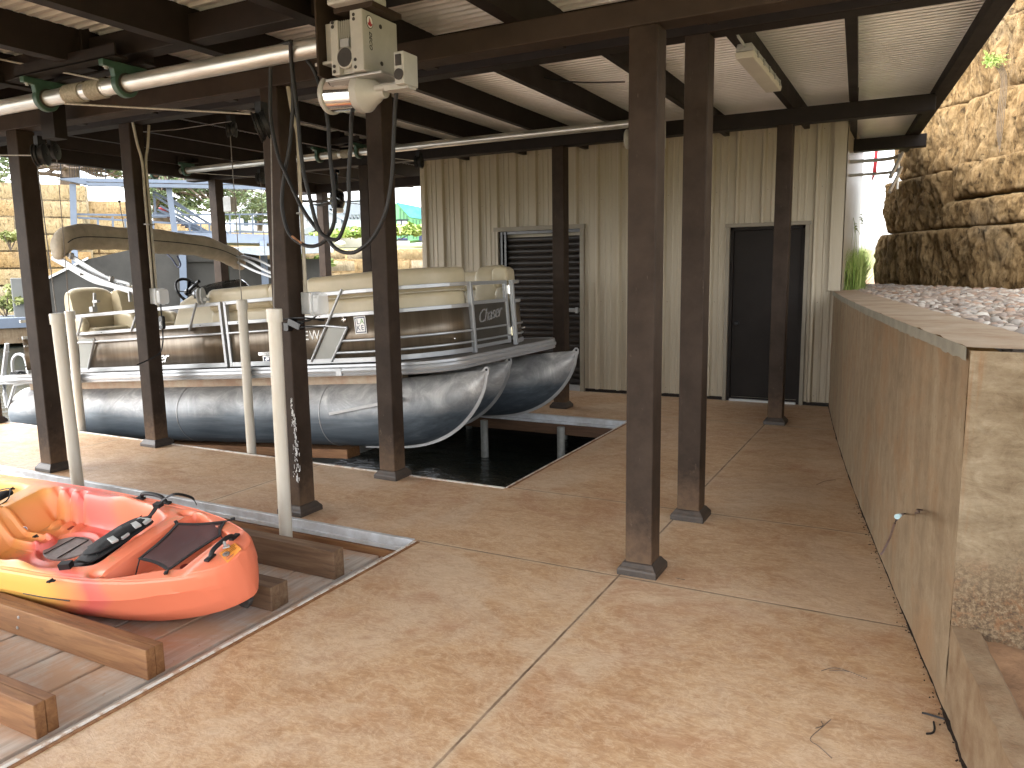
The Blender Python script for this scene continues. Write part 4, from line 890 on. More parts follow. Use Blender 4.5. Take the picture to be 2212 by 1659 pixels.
pulley(c1, (.8, .6, .1), .075, 'large black pulley hanging beside the leftmost post, nearer of the pair', .14)
pulley(c2, (.8, .5, 0), .065, 'black pulley close behind the large one by the leftmost post', .13)
pulley(c3, (.75, .6, .3), .085, 'black pulley on the left side of the scratched post', .14)
pulley(PY(500, 280, 5.25), (.8, .6, 0), .06, 'small black pulley between the two electrical posts high under the roof', .12)
pulley(PY(905, 350, 8.0), (1, .3, 0), .07, 'black pulley at the upper left corner of the shed', .12)
pulley(PY(563, 385, 8.0), (1, .3, 0), .07, 'small far pulley left of the scratched post, above the trees', .12)
p = MB(); p.box(PY(92, 250, 3.72).x, PY(120, 250, 3.72).x, 3.70, 3.80, c1.z+.10, 2.98); p.build('pulley_hanger', M['brown_dark'], label='dark flat steel hanger dropping from the winch to the paired pulleys', cat='hanger')
# ---- steel cables
def cab(pts, r, lab, mat='cable'):
    p = MB(); p.tube([Vector(q) for q in pts], r, 8); return p.build('steel_cable', M[mat], label=lab, cat='cable', group='steel lift cables')
cab([PY(0, 128, Y1-.05), PY(214, 172, Y1-.05)], .006, 'pale cable running from the top left down to the winch drum', 'rope')
cab([PY(140, 224, Y1-.05), c3+Vector((-.02, -.01, .07))], .006, 'pale cable stretched from the winch drum to the pulley on the scratched post', 'rope')
cab([PY(0, 335, 3.74), c1+Vector((-.03, 0, -.0))], .005, 'level cable entering the large pulley from the left', 'rope')
cab([PY(305, 285, 5.2), PY(380, 280, 5.2), PY(500, 262, 5.2)], .004, 'dark cable sloping up to the small pulley between the electrical posts')
# guide poles
def guide(bx, by, tx, ty, Y, z0, lab, r=.050):
    t = PY(tx, ty, Y); bb = PY(bx, by, Y); d = (t-bb).normalized()
    lo = bb+d*((z0-bb.z)/d.z); L = (t-lo).length
    gp = empty('guide_pole', lo, label=lab, cat='guide pole', group='white guide poles at the slip corners'); gp.rotation_mode = 'QUATERNION'; gp.rotation_quaternion = Vector((0, 0, 1)).rotation_difference(d)
    p = MB(); p.lathe([(r, 0), (r, L-.01)], n=28); p.build('pole', M['pvc'], gp)
    p = MB(); p.lathe([(r*1.17, L-.085), (r*1.18, L-.01), (r*1.12, L), (r*.3, L+.004)], n=28); p.build('end_cap', M['pvc'], gp)
    return t
g1 = guide(168, 1045, 122, 677, 3.68, -.2, 'white plastic guide pole right beside the leftmost dark post', .046)
g2 = guide(177, 935, 150, 672, 5.20, -.6, 'white plastic guide pole behind the first one, between boat and leftmost post', .046)
g3 = guide(544, 980, 522, 648, 5.20, -.6, 'white plastic guide pole standing against the middle of the pontoon boat side', .043)
g4 = guide(618, 1157, 592, 667, 3.70, -.14, 'tall white plastic guide pole in front of the scratched post', .043)
cab([c1+Vector((-.06, 0, 0)), g1], .004, 'vertical cable from the large pulley into the leftmost guide pole')
cab([c2+Vector((.05, 0, 0)), g2], .004, 'vertical cable into the guide pole behind the leftmost one')
cab([PY(497, 285, 5.25), g3], .004, 'long vertical cable into the guide pole by the boat side')
cab([c3+Vector((.07, 0, -.0)), g4], .004, 'vertical cable beside the scratched post into the tallest looking guide pole')
cab([PY(563, 390, 8.0), PY(575, 600, 8.0)], .004, 'far vertical cable left of the scratched post')
cab([PY(565, 384, 7.96), PY(402, 372, 7.96)], .004, 'thin cable from the far winch to the small far pulley', 'rope')
cab([PY(905, 348, 7.96), PY(775, 334, 7.96)], .004, 'thin cable from the far winch towards the shed corner pulley', 'rope')
# ================================================================= electrical
def outlet(px, py, side_x, y0, lab, plug, ncond, ctop):
    z = PX(px, py, side_x).z; ob = empty('outlet_box', (side_x, y0, z), label=lab, cat='outlet box')
    p = MB(); p.box(-.035, .05, -.035, .035, -.075, .075); p.build('back_box', M['grey_box'], ob, bevel=.006)
    p = MB(); p.prism(rrect(.105, .15, .025), .05, .052, Matrix(((0, 0, 1, 0), (1, 0, 0, 0), (0, 1, 0, 0), (0, 0, 0, 1)))); p.build('face_plate', M['grey_box'], ob)
    p = MB(); Mx = Matrix(((0, 0, 1, 0), (1, 0, 0, 0), (0, 1, 0, -.005), (0, 0, 0, 1)))
    for w_, h_, x0, x1 in ((.125, .165, .055, .085), (.110, .145, .085, .135)): p.prism(rrect(w_, h_, .03), x0, x1, Mx)
    p.build('clear_cover', M['clear'], ob, bevel=.008)
    for k in range(ncond):
        c = MB(); xo = .0; yo = -.02+.04*k
        up = ctop-z; bend = .03*(1 if k else -1)
        c.tube(smoothpath([(.0, yo, .07), (0.0, yo, .35), (0, yo, up*.6), (0, yo, up*.78), (0, yo+bend*1.2, up*.88), (0, yo+bend*2.2, up)], 6), .0125, 10); c.build('conduit', simple('tan_conduit', (.42, .38, .30), .45), ob)
        s = MB()
        s.box(-.02, .02, yo-.028, yo+.028, up*.42, up*.42+.012); s.build('conduit_strap', M['alu_dull'], ob)
    return ob, z
ob1, z_1 = outlet(320, 640, -6.60, 5.055, 'grey outlet box with clear cover and two conduits on the second post from left', 1, 2, 3.1)
ob1.location = (-6.565, 5.055, z_1)
ob2, z_2 = outlet(650, 655, -3.74, 4.05, 'grey outlet box with clear cover and one conduit on the scratched post', 1, 1, 2.9)
ob2.location = (-3.70, 4.05, z_2)
# cords
def cordp(pts, r, name, lab, cat, mat='black', grp=None):
    p = MB(); p.tube(smoothpath(pts, 6), r, 8); return p.build(name, M[mat], label=lab, cat=cat, group=grp)
Xc = -6.47
cd = empty('power_cord', PX(348, 660, Xc), label='black power cord with inline plug hanging from the outlet box by the boat', cat='power cord'); L0 = cd.location.copy()
pp = [PX(*q, Xc)-L0 for q in ((347, 655), (348, 672), (350, 690), (351, 712), (352, 735), (349, 755), (343, 765), (325, 775), (308, 783), (296, 788))]
p = MB(); p.tube(smoothpath(pp, 5), .0065, 8); p.build('cord', M['black'], cd)
p = MB(); p.prism(rrect(.055, .13, .018), -.018, .018, Matrix.Translation(PX(350, 697, Xc)-L0)@Matrix.Rotation(math.pi/2, 4, 'X')); p.build('inline_plug', M['blackgloss'], cd, bevel=.005)
p = MB(); p.box(-.015, .015, -.021, -.017, -.03, .01, Matrix.Translation(PX(350, 697, Xc)-L0)); p.build('plug_label', M['grey_box'], cd)
Xd = -3.66
cd = empty('power_cord', PX(690, 665, Xd), label='black cord and adaptor block tied round the scratched post', cat='power cord'); L0 = cd.location.copy()
Q = lambda x, y, Y=3.87: PY(x, y, Y)-L0
p = MB(); p.tube(smoothpath([PX(694, 672, Xd)-L0, PX(680, 685, Xd)-L0, PX(668, 692, Xd)-L0, Q(655, 694), Q(640, 698)], 5), .006, 8); p.tube(smoothpath([Q(612, 690), Q(640, 687), Q(662, 687), PX(700, 692, Xd)-L0], 4), .006, 8); p.tube(smoothpath([Q(640, 708), Q(662, 706), PX(702, 706, Xd)-L0], 4), .005, 8); p.build('cord', M['black'], cd)
p = MB(); Mp = Matrix.Translation(Q(640, 700))@Matrix.Rotation(.35, 4, 'Y'); p.prism(rrect(.11, .05, .012), -.02, .025, Mp@Matrix.Rotation(math.pi/2, 4, 'X')); p.prism(rrect(.045, .06, .012), -.03, .02, Matrix.Translation(Q(622, 706))@Matrix.Rotation(math.pi/2, 4, 'X')); p.build('adaptor', M['blackgloss'], cd, bevel=.004)
# hanging black hoses from the motor
def v3(x, y): return (576+.1649*x, 316.8+.1649*y)
def z1(x, y): return (x/3, y/3)
H1 = [z1(1885, 270), z1(1810, 300), z1(1762, 380), z1(1752, 560), z1(1757, 780)]+[v3(*q) for q in ((150, 120), (250, 350), (450, 780), (650, 1070), (790, 1200), (900, 1330), (1050, 1390), (1200, 1360), (1400, 1180), (1560, 850), (1640, 400), (1660, 0))]+[(853, 240), (856, 200)]
H2 = [z1(1885, 262), z1(1895, 400)]+[(633, 220), (630, 270)]+[v3(*q) for q in ((300, 0), (245, 300), (205, 600), (210, 850), (290, 1130), (450, 1270), (600, 1305), (730, 1260), (800, 1180), (880, 1000), (890, 700), (850, 300), (820, 0))]+[(709, 270), (700, 215), (680, 155), (664, 130), (655, 110)]
H3 = [z1(1882, 262), z1(1890, 420), z1(1925, 700)]+[v3(*q) for q in ((440, 0), (480, 300), (560, 650), (650, 1000), (730, 1150), (850, 1215), (950, 1190), (1040, 950), (1080, 700), (1075, 400), (1100, 0))]+[(759, 260), (762, 237)]
for k, (hh, yy, lab) in enumerate(((H1, 3.34, 'black hose of the tangle with the lowest and widest loop, rising to the small gearbox'), (H2, 3.37, 'black hose of the tangle looping furthest left, with a scuffed orange patch'), (H3, 3.31, 'black hose of the tangle with the highest narrow loop under the motor'))):
    n_ = len(hh); pts = []
    for i, q in enumerate(hh):
        top = math.exp(-i/1.2)+math.exp(-(n_-1-i)/1.2); pts.append(PY(*q, yy-.10*min(1, top)*(1 if i < 3 or k != 0 else .5)))
    hb = cordp(pts, .0108, 'hanging_hose', lab, 'hose', 'black', 'black hoses hanging from the motor')
    if k == 1:
        p = MB(); p.tube(smoothpath([PY(*v3(*q), yy-.0) for q in ((330, 1180), (400, 1238), (470, 1275))], 4), .0105, 8); p.build('scuffed_patch', simple('orange_scuff', (.42, .2, .1), .8, 0, .2, 60), hb)
p = MB(); p.tube(smoothpath([PY(*q, 6.5) for q in ((1090, 143), (1150, 160), (1200, 173), (1260, 178), (1350, 177))], 5), .006, 6); p.build('slack_wire', M['black'], label='slack black wire drooping under the roof left of the big front post', cat='wire')
# orange rag on bearing
p = MB(); q = PY(228, 127, 3.25)
p.add([q+Vector((-.06, 0, .02)), q+Vector((-.03, -.01, .045)), q+Vector((0, 0, .035)), q+Vector((.03, -.01, .06)), q+Vector((.07, 0, .03)), q+Vector((.06, 0, -.02)), q+Vector((-.05, 0, -.02)), q+Vector((0, .05, .03))], [(0, 1, 2, 3, 4, 5, 6), (0, 7, 1), (1, 7, 2), (2, 7, 3), (3, 7, 4), (4, 7, 5), (5, 7, 6)])
p.build('orange_rag', simple('faded_orange', (.35, .15, .04), .9), label='faded orange scrap stuck above the green bearing', cat='rag')
p = MB(); q = PY(484, 440, 8.5); p.box(q.x-.02, q.x+.14, 8.5, 8.62, q.z-.12, q.z+.10); p.build('small_grey_box', M['grey_box'], label='small grey box fixed to the side of the far left back post', cat='junction box', bevel=.006)
# ---- base of roof: dark beam end etc.
# ================================================================= kayak slip: lift platform, timbers, kayak
pf = empty('lift_platform', (0, 0, 0), label='dusty grey plank platform level with the slab, under the orange kayak', cat='lift platform')
ZP0 = -.12
gaps = [-2.965, -3.285, -3.60, -3.985, -4.30]
for x in [-4.62-.32*k for k in range(17)]: gaps.append(x)
xr = -2.765
p = MB()
edges = [-2.765]+gaps
for a, c in zip(edges[:-1], edges[1:]): p.box(c+.011, a-.011, .96, 3.782, ZP0-.035, ZP0-random.uniform(0, .003))
p.build('deck_boards', M['boards'], pf, bevel=.004)
p = MB(); p.box(-9.9, -2.78, 1.2, 1.3, -.35, -.16); p.box(-9.9, -2.78, 3.4, 3.5, -.35, -.16); p.build('platform_beams', M['alu_dull'], pf)
p = MB(); p.box(-9.9, -2.77, .96, 3.78, -.05-.11, -.155); p.build('under_frame', simple('blue_grey_joist', (.15, .17, .19), .6), pf)
def timber(x1, ys, y0, y1, h, lab, split=True, x0=-8.9, bolts=False, mat='timber', lean=0):
    t = empty('timber_beam', (x1, y0, ZP0+.001), label=lab, cat='timber beam', group='timbers lying on the platform')
    w_ = y1-y0; p = MB(); n = 2 if split else 1
    for k in range(n):
        a = w_*k/n+.0015*k; c = w_*(k+1)/n-.0015*(n-1-k); p.box(x0-x1, 0-.004*k, a, c, 0, h-.003*k)
    p.build('planks', M[mat], t, bevel=.004)
    if bolts:
        q = MB()
        for bx, bz in bolts: q.lathe([(.008, 0), (.008, .004), (.001, .006)], Matrix.Translation((bx-x1, -.0, bz))@Matrix.Rotation(math.pi/2, 4, 'X'), 12)
        q.build('bolts', M['alu_dull'], t)
    return t
timber(-2.97, 0, 1.59, 1.685, .145, 'doubled brown timber nearest the camera, cut off at the lower left corner')
timber(-2.965, 0, 2.085, 2.18, .145, 'doubled brown timber lying in front of the kayak, with small bolt heads', bolts=[(-3.93, .105), (-3.95, .045), (-4.9, .1), (-4.9, .05)])
timber(-2.985, 0, 2.86, 2.99, .135, 'dark short doubled timber end under the stern of the kayak', mat='timber_grey')
timber(-2.965, 0, 3.345, 3.435, .175, 'tall brown timber behind the kayak, beneath the tallest white pole', mat='timber_grey', split=False)
# ---- kayak
ky = empty('kayak', (-4.78, 2.62, -.06), label='red, orange and yellow sit on top kayak with a black mesh stern cover', cat='kayak')
ky.rotation_euler = (math.radians(14), 0, math.radians(2.5)); KMAT = Matrix.Translation((-4.78, 2.62, -.06))@Matrix.Rotation(math.radians(2.5), 4, 'Z')@Matrix.Rotation(math.radians(14), 4, 'X')
KI = KMAT.inverted()
def z7(x, y): return (x*.3923, y*.3923+1008)
def KP(x, y, zl, px=True):      # photo point onto the kayak's own plane z=zl
    q = z7(x, y) if px else (x, y); d = KI.to_3x3()@ray(*q); c = KI@CP; return c+d*((zl-c.z)/d.z)
wx = [-1.86, -1.82, -1.64, -1.43, -1.18, -.86, -.34, .34, .86, 1.18, 1.43, 1.64, 1.76, 1.82, 1.853]
wy = [.045, .09, .235, .325, .378, .412, .438, .438, .412, .378, .325, .235, .155, .095, .045]
_gx = np.linspace(-2.0, 2.0, 801); _gy = np.interp(_gx, [-x_ for x_ in [1.872, 1.855, 1.82, 1.76, 1.64, 1.43, 1.18, .86, .34]]+[.34, .86, 1.18, 1.43, 1.64, 1.76, 1.82, 1.855, 1.872], [.03, .08, .135, .185, .248, .325, .378, .412, .438, .438, .412, .378, .325, .248, .185, .135, .08, .03])
_k = np.exp(-(np.arange(-18, 19)*.005/.045)**2); _k /= _k.sum(); _gs = np.convolve(_gy, _k, 'same')
def kw(x): t = min(1, max(0, (abs(x)-1.66)/.12)); return float(np.interp(x, _gx, _gs)*(1-t)+np.interp(x, _gx, _gy)*t)
def sst(a, b_, x): t = max(0, min(1, (x-a)/(b_-a))); return t*t*(3-2*t)
def zr(x): return .325+.035*(abs(x)/1.85)**3
def deckz(x, y):
    w_ = kw(x); z = zr(x)+.012*(1-(y/w_)**2); X = abs(x) if x < -.3 else x
    e = w_-abs(y)
    # main cockpit well
    def region(x0, x1, soft0, soft1, hw, sw, depth):
        fx = sst(x0, x0+soft0, x)*(1-sst(x1-soft1, x1, x)); fy = 1-sst(hw-sw, hw, abs(y)); return depth*fx*fy
    hw = .345 if x < .75 else .345-.08*sst(.75, 1.1, x)
    d1 = region(-.14, 1.10, .16, .17, hw, .085, .19)
    d2 = region(-1.5, -.26, .25, .14, .34, .085, .20)
    t = sst(1.2, 1.62, x); d3 = region(1.20, 1.63, .05, .06, .325-.15*t, .035, .13)
    z -= max(d1, d2, d3)
    # scoops in the far and near side walls, and foot slots
    for cx in (-.03, .09, .21):
        for sy in (1, -1):
            z -= .055*math.exp(-((x-cx-.0)/.022)**2)*sst(.23, .28, sy*y)*(1-sst(.345, .372, sy*y))
    for cx in (.05, .15, .25): z += .03*math.exp(-((x-cx)/.016)**2)*sst(.16, .20, abs(y))*(1-sst(.25, .27, abs(y)))
    # centre console bar and rim
    if -.2 < x < .42:
        dx = max(0, abs(x-.08)-.15); r = math.hypot(dx, y-.02); z += .045*(1-sst(.045, .075, r)); z -= .03*(1-sst(.02, .035, r))
    # raised ring round hatch
    r = math.hypot((x-.41)/.20, (y-.035)/.155); z += .018*math.exp(-((r-1.0)/.10)**2); z -= .006*(1-sst(.85, .95, r))
    # outer deck groove, knee bulge
    z -= .006*math.exp(-((e-.05)/.006)**2)*(1 if abs(x) < 1.1 else 0)
    z += .03*math.exp(-((x-.62)/.1)**2-((abs(y)-.33)/.03)**2)
    z -= .045*math.exp(-((x-1.16)/.03)**2-((abs(y)-.30)/.02)**2)
    if x > 1.66: z += .012*sst(1.66, 1.72, x)
    return z
NS, NW = 260, 110

xs_ = [-1.86+3.713*(.5-.5*math.cos(math.pi*min(1, max(0, i/NS)))) if False else -1.86+3.713*i/NS for i in range(NS+1)]
# denser at the very end
xs_ = sorted(set([round(x, 4) for x in xs_]+[1.79, 1.80, 1.815, 1.83, 1.84, 1.848, 1.853, 1.86, 1.866, 1.871, -1.85, -1.84, -1.82]))
b = MB(); b.sm = True; vs = []; nsec = None
for x in xs_:
    w_ = kw(x); t = abs(x)/1.855; zb = .12*t**5; sec = []
    zrr = zr(x)
    low = [(0, zb), (.30, zb+.002), (.60, zb+.004), (.68, zb+.010), (.78, zb+.045), (.88, zb+.098), (.886, zb+.103), (.94, zb+.155), (1.000, zb+.213), (1.010, zb+.221), (1.0, zrr-.06), (.99, zrr-.03), (.97, zrr-.008), (.945, zrr)]
    kq = min(1, (zrr-.075-zb)/.221)
    low = [(a, zb+(z_-zb)*kq if i < 11 else z_) for i, (a, z_) in enumerate(low)]
    dk = [(y, None) for y in np.linspace(.93, -.93, NW)]
    for a, z_ in reversed(low[1:]): pass
    ring = [Vector((x, a*w_, z_)) for a, z_ in low]+[Vector((x, y*w_, deckz(x, y*w_)-(0 if abs(y) < .9 else .004))) for y, _ in dk]+[Vector((x, -a*w_, z_)) for a, z_ in reversed(low[1:])]
    vs += ring; nsec = len(ring)
fs = [(i*nsec+j, i*nsec+(j+1) % nsec, (i+1)*nsec+(j+1) % nsec, (i+1)*nsec+j) for i in range(len(xs_)-1) for j in range(nsec)]
nv_ = len(vs); vs += [Vector((xs_[0]-.004, 0, .24)), Vector((xs_[-1]+.004, 0, .24))]; lb = (len(xs_)-1)*nsec
fs += [(nv_, (j+1) % nsec, j) for j in range(nsec)]+[(nv_+1, lb+j, lb+(j+1) % nsec) for j in range(nsec)]
b.add(vs, fs); b.build('hull', M['kayak'], ky, smooth=True, ang=19)
def kpart(mb, name, mat, **k): return mb.build(name, mat, ky, **k)
def dz(x, y, o=0): return Vector((x, y, deckz(x, y)+o))
# hatch
p = MB(); pts = [(.41+.165*math.cos(a), .035+.115*math.sin(a)) for a in np.linspace(0, 2*math.pi, 32)[:-1]]; zh = deckz(.41, .10)
p.prism(pts, zh-.01, zh+.014); h_ = kpart(p, 'hatch_cover', M['hatch'], bevel=.004)
p = MB(); p.tube([(.33, -.06, zh+.018), (.36, .13, zh+.018), (.47, .13, zh+.016), (.46, -.07, zh+.018)], .003, 6); p.build('hatch_cord', M['black'], h_)
# seat back pad folded against the ridge
bp = MB(); bp.sm = True
def pad(cx, cy, cz, lx, ly, rz, ry, thick, name, mat, bulge=.02):
    q = MB(); q.sm = True; n = 14; MM = Matrix.Translation((cx, cy, cz))@Matrix.Rotation(rz, 4, 'Z')@Matrix.Rotation(ry, 4, 'Y'); vs = []
    def pt(u, v, s):
        r = (abs(u)**4+abs(v)**4)**.25; k = 1 if r <= 1e-6 else max(abs(u), abs(v))/r if r > 0 else 1
        uu, vv = u*k, v*k; e = max(0, 1-(abs(u)**6+abs(v)**6)); 
        return MM@Vector((uu*lx/2, vv*ly/2, s*(thick/2)*(.25+.75*e)+bulge*(1-uu*uu)*(1-vv*vv)+.004*noise.noise(Vector((u*3, v*3, cx*9)))))
    for s in (1, -1):
        for i in range(n+1):
            for j in range(n+1): vs.append(pt(-1+2*i/n, -1+2*j/n, s))
    m_ = (n+1)**2; fs = []
    for s in (0, 1):
        for i in range(n):
            for j in range(n):
                a = s*m_+i*(n+1)+j; f = (a, a+n+1, a+n+2, a+1); fs.append(f if s else f[::-1])
    per = [i*(n+1) for i in range(n+1)]+[n*(n+1)+j for j in range(1, n+1)]+[i*(n+1)+n for i in range(n-1, -1, -1)]+[j for j in range(n-1, 0, -1)]
    fs += [(per[i], per[(i+1) % len(per)], per[(i+1) % len(per)]+m_, per[i]+m_) for i in range(len(per))]
    q.add(vs, fs); return q.build(name, mat, ky if name == 'seat_back' else sb_, smooth=True, ang=180)
sb_ = None
sb_ = pad(.90, -.01, .285, .36, .43, .0, -.36, .04, 'seat_back', M['padfab'])
pad(.97, .0, .350, .20, .38, .0, -.25, .03, 'seat_pad_flap', M['padfab'])
pad(.80, -.02, .215, .18, .38, .08, -.2, .03, 'lower_pad', M['padfab'])
for yy in (.12, -.03):
    p = MB(); p.box(-.045, .045, -.025, .025, 0, .016, Matrix.Translation((1.03, yy, .365))@Matrix.Rotation(.1, 4, 'Z')); p.box(-.02, .05, -.018, .018, .012, .026, Matrix.Translation((1.03, yy-.05, .365))@Matrix.Rotation(-.3, 4, 'Z')); p.build('buckle', M['grey_box'], sb_, bevel=.004)
p = MB()
for pts in ([(.86, .20, .30), (.90, .05, .325), (.96, -.10, .345), (.93, -.2, .30)], [(.83, .14, .27), (.88, -.02, .30), (.82, -.14, .25), (.9, -.18, .3)], [(.95, .18, .36), (.99, .02, .38), (.97, -.14, .36), (1.03, -.18, .35)]): p.tube(smoothpath(pts, 5), .0035, 6)
p.bar((.99, .02, .392), (.90, -.14, .345), .028, .004); p.build('adjusting_cord', M['black'], sb_)
p = MB(); p.bar((.88, .03, .335), (.93, -.15, .325), .03, .006); p.build('grey_webbing', M['grey_box'], sb_)
# strap over the far side, and near buckle strap
p = MB(); p.sweep(smoothpath([(.99, .10, .355), (.985, .20, .35), (.95, .29, .36), (.97, .33, .385), (1.03, .37, .405), (1.09, .42, .36), (1.10, .43, .31)], 5), [(-.014, -.0015), (.014, -.0015), (.014, .0015), (-.014, .0015)]); p.box(-.025, .025, -.018, .018, -.01, .012, Matrix.Translation((.955, .295, .365))); kpart(p, 'side_strap', M['black'])
p = MB(); p.sweep(smoothpath([(.98, -.17, .32), (.99, -.21, .31), (.97, -.25, .345), (.945, -.29, .35)], 5), [(-.012, -.0015), (.012, -.0015), (.012, .0015), (-.012, .0015)]); p.box(-.03, .03, -.02, .02, -.01, .022, Matrix.Translation((.94, -.30, .345))@Matrix.Rotation(.4, 4, 'Z')); kpart(p, 'side_strap', M['black'])
# mesh cover
mp = [Vector((1.235, .175, .352)), Vector((1.50, .262, .352)), Vector((1.585, .14, .355)), Vector((1.555, -.185, .352)), Vector((1.305, -.145, .350))]
p = MB(); c_ = sum(mp, Vector())/5+Vector((0, 0, -.012)); n = 8; ring = []
bd = []
for i in range(5):
    a, d = mp[i], mp[(i+1) % 5]
    for k in range(8): t = k/8; q = a.lerp(d, t); q = q.lerp(c_, .07*math.sin(math.pi*t)); bd.append(q)
vs = [c_]; m_ = len(bd)
for k in range(1, 5): vs += [c_.lerp(q, k/4)-Vector((0, 0, .006*math.sin(math.pi*k/4))) for q in bd]
fs = [(0, 1+i, 1+(i+1) % m_) for i in range(m_)]
for k in range(3): fs += [(1+k*m_+i, 1+(k+1)*m_+i, 1+(k+1)*m_+(i+1) % m_, 1+k*m_+(i+1) % m_) for i in range(m_)]
p.add(vs, fs); ms = kpart(p, 'mesh_cover', M['mesh'], smooth=True)
sol = ms.modifiers.new('solid', 'SOLIDIFY'); sol.thickness = .002
p = MB(); p.sweep(bd+[bd[0]], [(-.008, -.003), (.008, -.003), (.008, .003), (-.008, .003)], caps=False); p.build('mesh_border', M['black'], ms)
for q, e in zip(mp, ((-.03, .015), (.03, .03), (.02, -.0), (.02, -.03), (-.055, -.035))):
    w0 = Vector((q.x+e[0], q.y+e[1], 0)); w0.z = deckz(w0.x, w0.y)+.008; p = MB(); p.tube([q, w0], .004, 6); p.box(-.012, .012, -.009, .009, -.004, .008, Matrix.Translation(w0)@Matrix.Rotation(math.atan2(e[1], e[0]), 4, 'Z')); p.build('mesh_hook', M['black'], ms, bevel=.002)
# handles
def khandle(a, c, h, name='handle'):
    a = Vector(a); c = Vector(c); p = MB(); m_ = (a+c)/2+Vector((0, 0, h)); q1 = a.lerp(c, .15)+Vector((0, 0, h*.8)); q2 = a.lerp(c, .85)+Vector((0, 0, h*.8))
    p.tube(smoothpath([a, q1, m_, q2, c], 6), .012, 10, scl=None); 
    for q in (a, c): p.box(-.03, .03, -.014, .014, -.004, .008, Matrix.Translation(q)@Matrix.Rotation(math.atan2((c-a).y, (c-a).x), 4, 'Z'))
    o = kpart(p, name, M['black'], bevel=.002); return o
khandle(dz(.705, .375, .002), dz(.93, .37, .002), .045); khandle(dz(1.715, .115, .004), dz(1.735, -.075, .004), .03)
p = MB(); p.tube([dz(1.735, .03, .03), dz(1.755, .015, .012)], .008, 8); p.tube(smoothpath([dz(1.75, .035, .012), dz(1.775, .02, .012), dz(1.75, .0, .012)], 4), .004, 6); kpart(p, 'tie_loop', M['grey_box'])
p = MB(); p.lathe([(.018, 0), (.018, .006), (.012, .008), (.012, .004), (.001, .004)], Matrix.Translation(dz(1.80, -.03, .001)), 20); kpart(p, 'drain_plug', M['hatch'])
# sticker
kp = [KP(*q, .352)+Vector((-.03, .0, 0)) for q in ((1325, 452), (1365, 492), (1285, 558), (1240, 512))]
p = MB(); p.slabpoly([Vector((q.x, q.y, deckz(q.x, q.y)+.006)) for q in kp], (0, 0, -.002)); st = kpart(p, 'warning_label', M['orange'])
p = MB(); c0, cu, cv = kp[3], (kp[0]-kp[3]), (kp[2]-kp[3])
for k, (u0, u1, v) in enumerate(((.12, .9, .12), (.15, .45, .27), (.5, .9, .27), (.12, .8, .42), (.12, .85, .55), (.12, .32, .72), (.12, .5, .86))):
    a = c0+cu*u0+cv*v; d = c0+cu*u1+cv*v; a.z = deckz(a.x, a.y)+.0075; d.z = deckz(d.x, d.y)+.0075; p.bar(a, d, .0028, .0006)
p.build('label_lines', simple('brown_ink', (.25, .10, .02), .6), st)
p = MB(); q = KP(133, 345, .22); q2 = Vector((-.035, .10, .25))
Ml = Matrix.Translation(KP(133, 345, .20))@Vector((0, 0, 1)).rotation_difference((KI.to_3x3()@-ray(*z7(133, 345))).normalized()).to_matrix().to_4x4()
p.lathe([(.017, .0), (.017, .002), (.001, .002)], Ml, 24); rb = kpart(p, 'round_badge', M['white'])
p = MB(); p.lathe([(.0145, .002), (.0145, .003), (.001, .003)], Ml, 24); p.build('badge_centre', M['navy'], rb)
p = MB(); [p.box(-.008+k*.005, -.006+k*.005, -.008, .008, .003, .0036, Ml@Matrix.Rotation(-.5, 4, 'Z')) for k in range(4)]; p.build('badge_lines', M['white'], rb)
# skid at the stern keel, side slot lines, small fittings
p = MB(); p.prism([(1.62, .085), (1.80, .12), (1.845, .14), (1.85, .09), (1.82, .045), (1.78, .05), (1.72, .085)], -.02, .02, Matrix.Rotation(math.pi/2, 4, 'X')); kpart(p, 'skid_plate', simple('worn_black_plastic', (.05, .045, .04), .7, 0, .3, 40), bevel=.008)
p = MB()
for sy in (-1, 1):
    pts = [(x, sy*(kw(x)*1.003), .215) for x in np.linspace(.70, 1.03, 10)]; p.tube(pts, .0035, 6)
    pts = [(x, sy*(kw(x)*1.003), .215) for x in np.linspace(-1.0, -.68, 10)]; p.tube(pts, .0035, 6)
kpart(p, 'paddle_cord', M['black'])
for (px, py) in ((285, 642), (155, 270), (60, 98), (45, 150)):
    q = KP(px, py, .325); q = dz(q.x, q.y, .004); p = MB(); p.box(-.022, .022, -.008, .008, 0, .008, Matrix.Translation(q)@Matrix.Rotation(.5, 4, 'Z')); p.box(-.006, .006, -.014, .014, 0, .014, Matrix.Translation(q)); kpart(p, 'deck_fitting', M['black'], bevel=.003)
# front seat at the left edge
sb0 = sb_
sb_ = ky
q = pad(-.36, .10, .30, .22, .30, .5, -.2, .06, 'front_seat_pad', M['padfab'])
p = MB(); p.box(-.05, .05, -.03, .03, 0, .04, Matrix.Translation((-.24, -.02, .31))@Matrix.Rotation(.5, 4, 'Z')); p.build('front_buckle', M['grey_box'], q, bevel=.006)
p = MB(); p.tube(smoothpath([(-.45, .22, .33), (-.30, .22, .36), (-.2, .12, .34), (-.25, .02, .33)], 5), .004, 6); p.build('front_seat_cord', M['black'], q)
scm_ = simple('deep_red_hole', (.25, .03, .02), .6)
for (x, y) in ((.19, .215), (.17, -.215), (1.42, .0)):
    p = MB(); p.lathe([(.022, 0), (.022, .002), (.001, .002)], Matrix.Translation(dz(x, y, .001)), 18); kpart(p, 'scupper_hole', scm_)
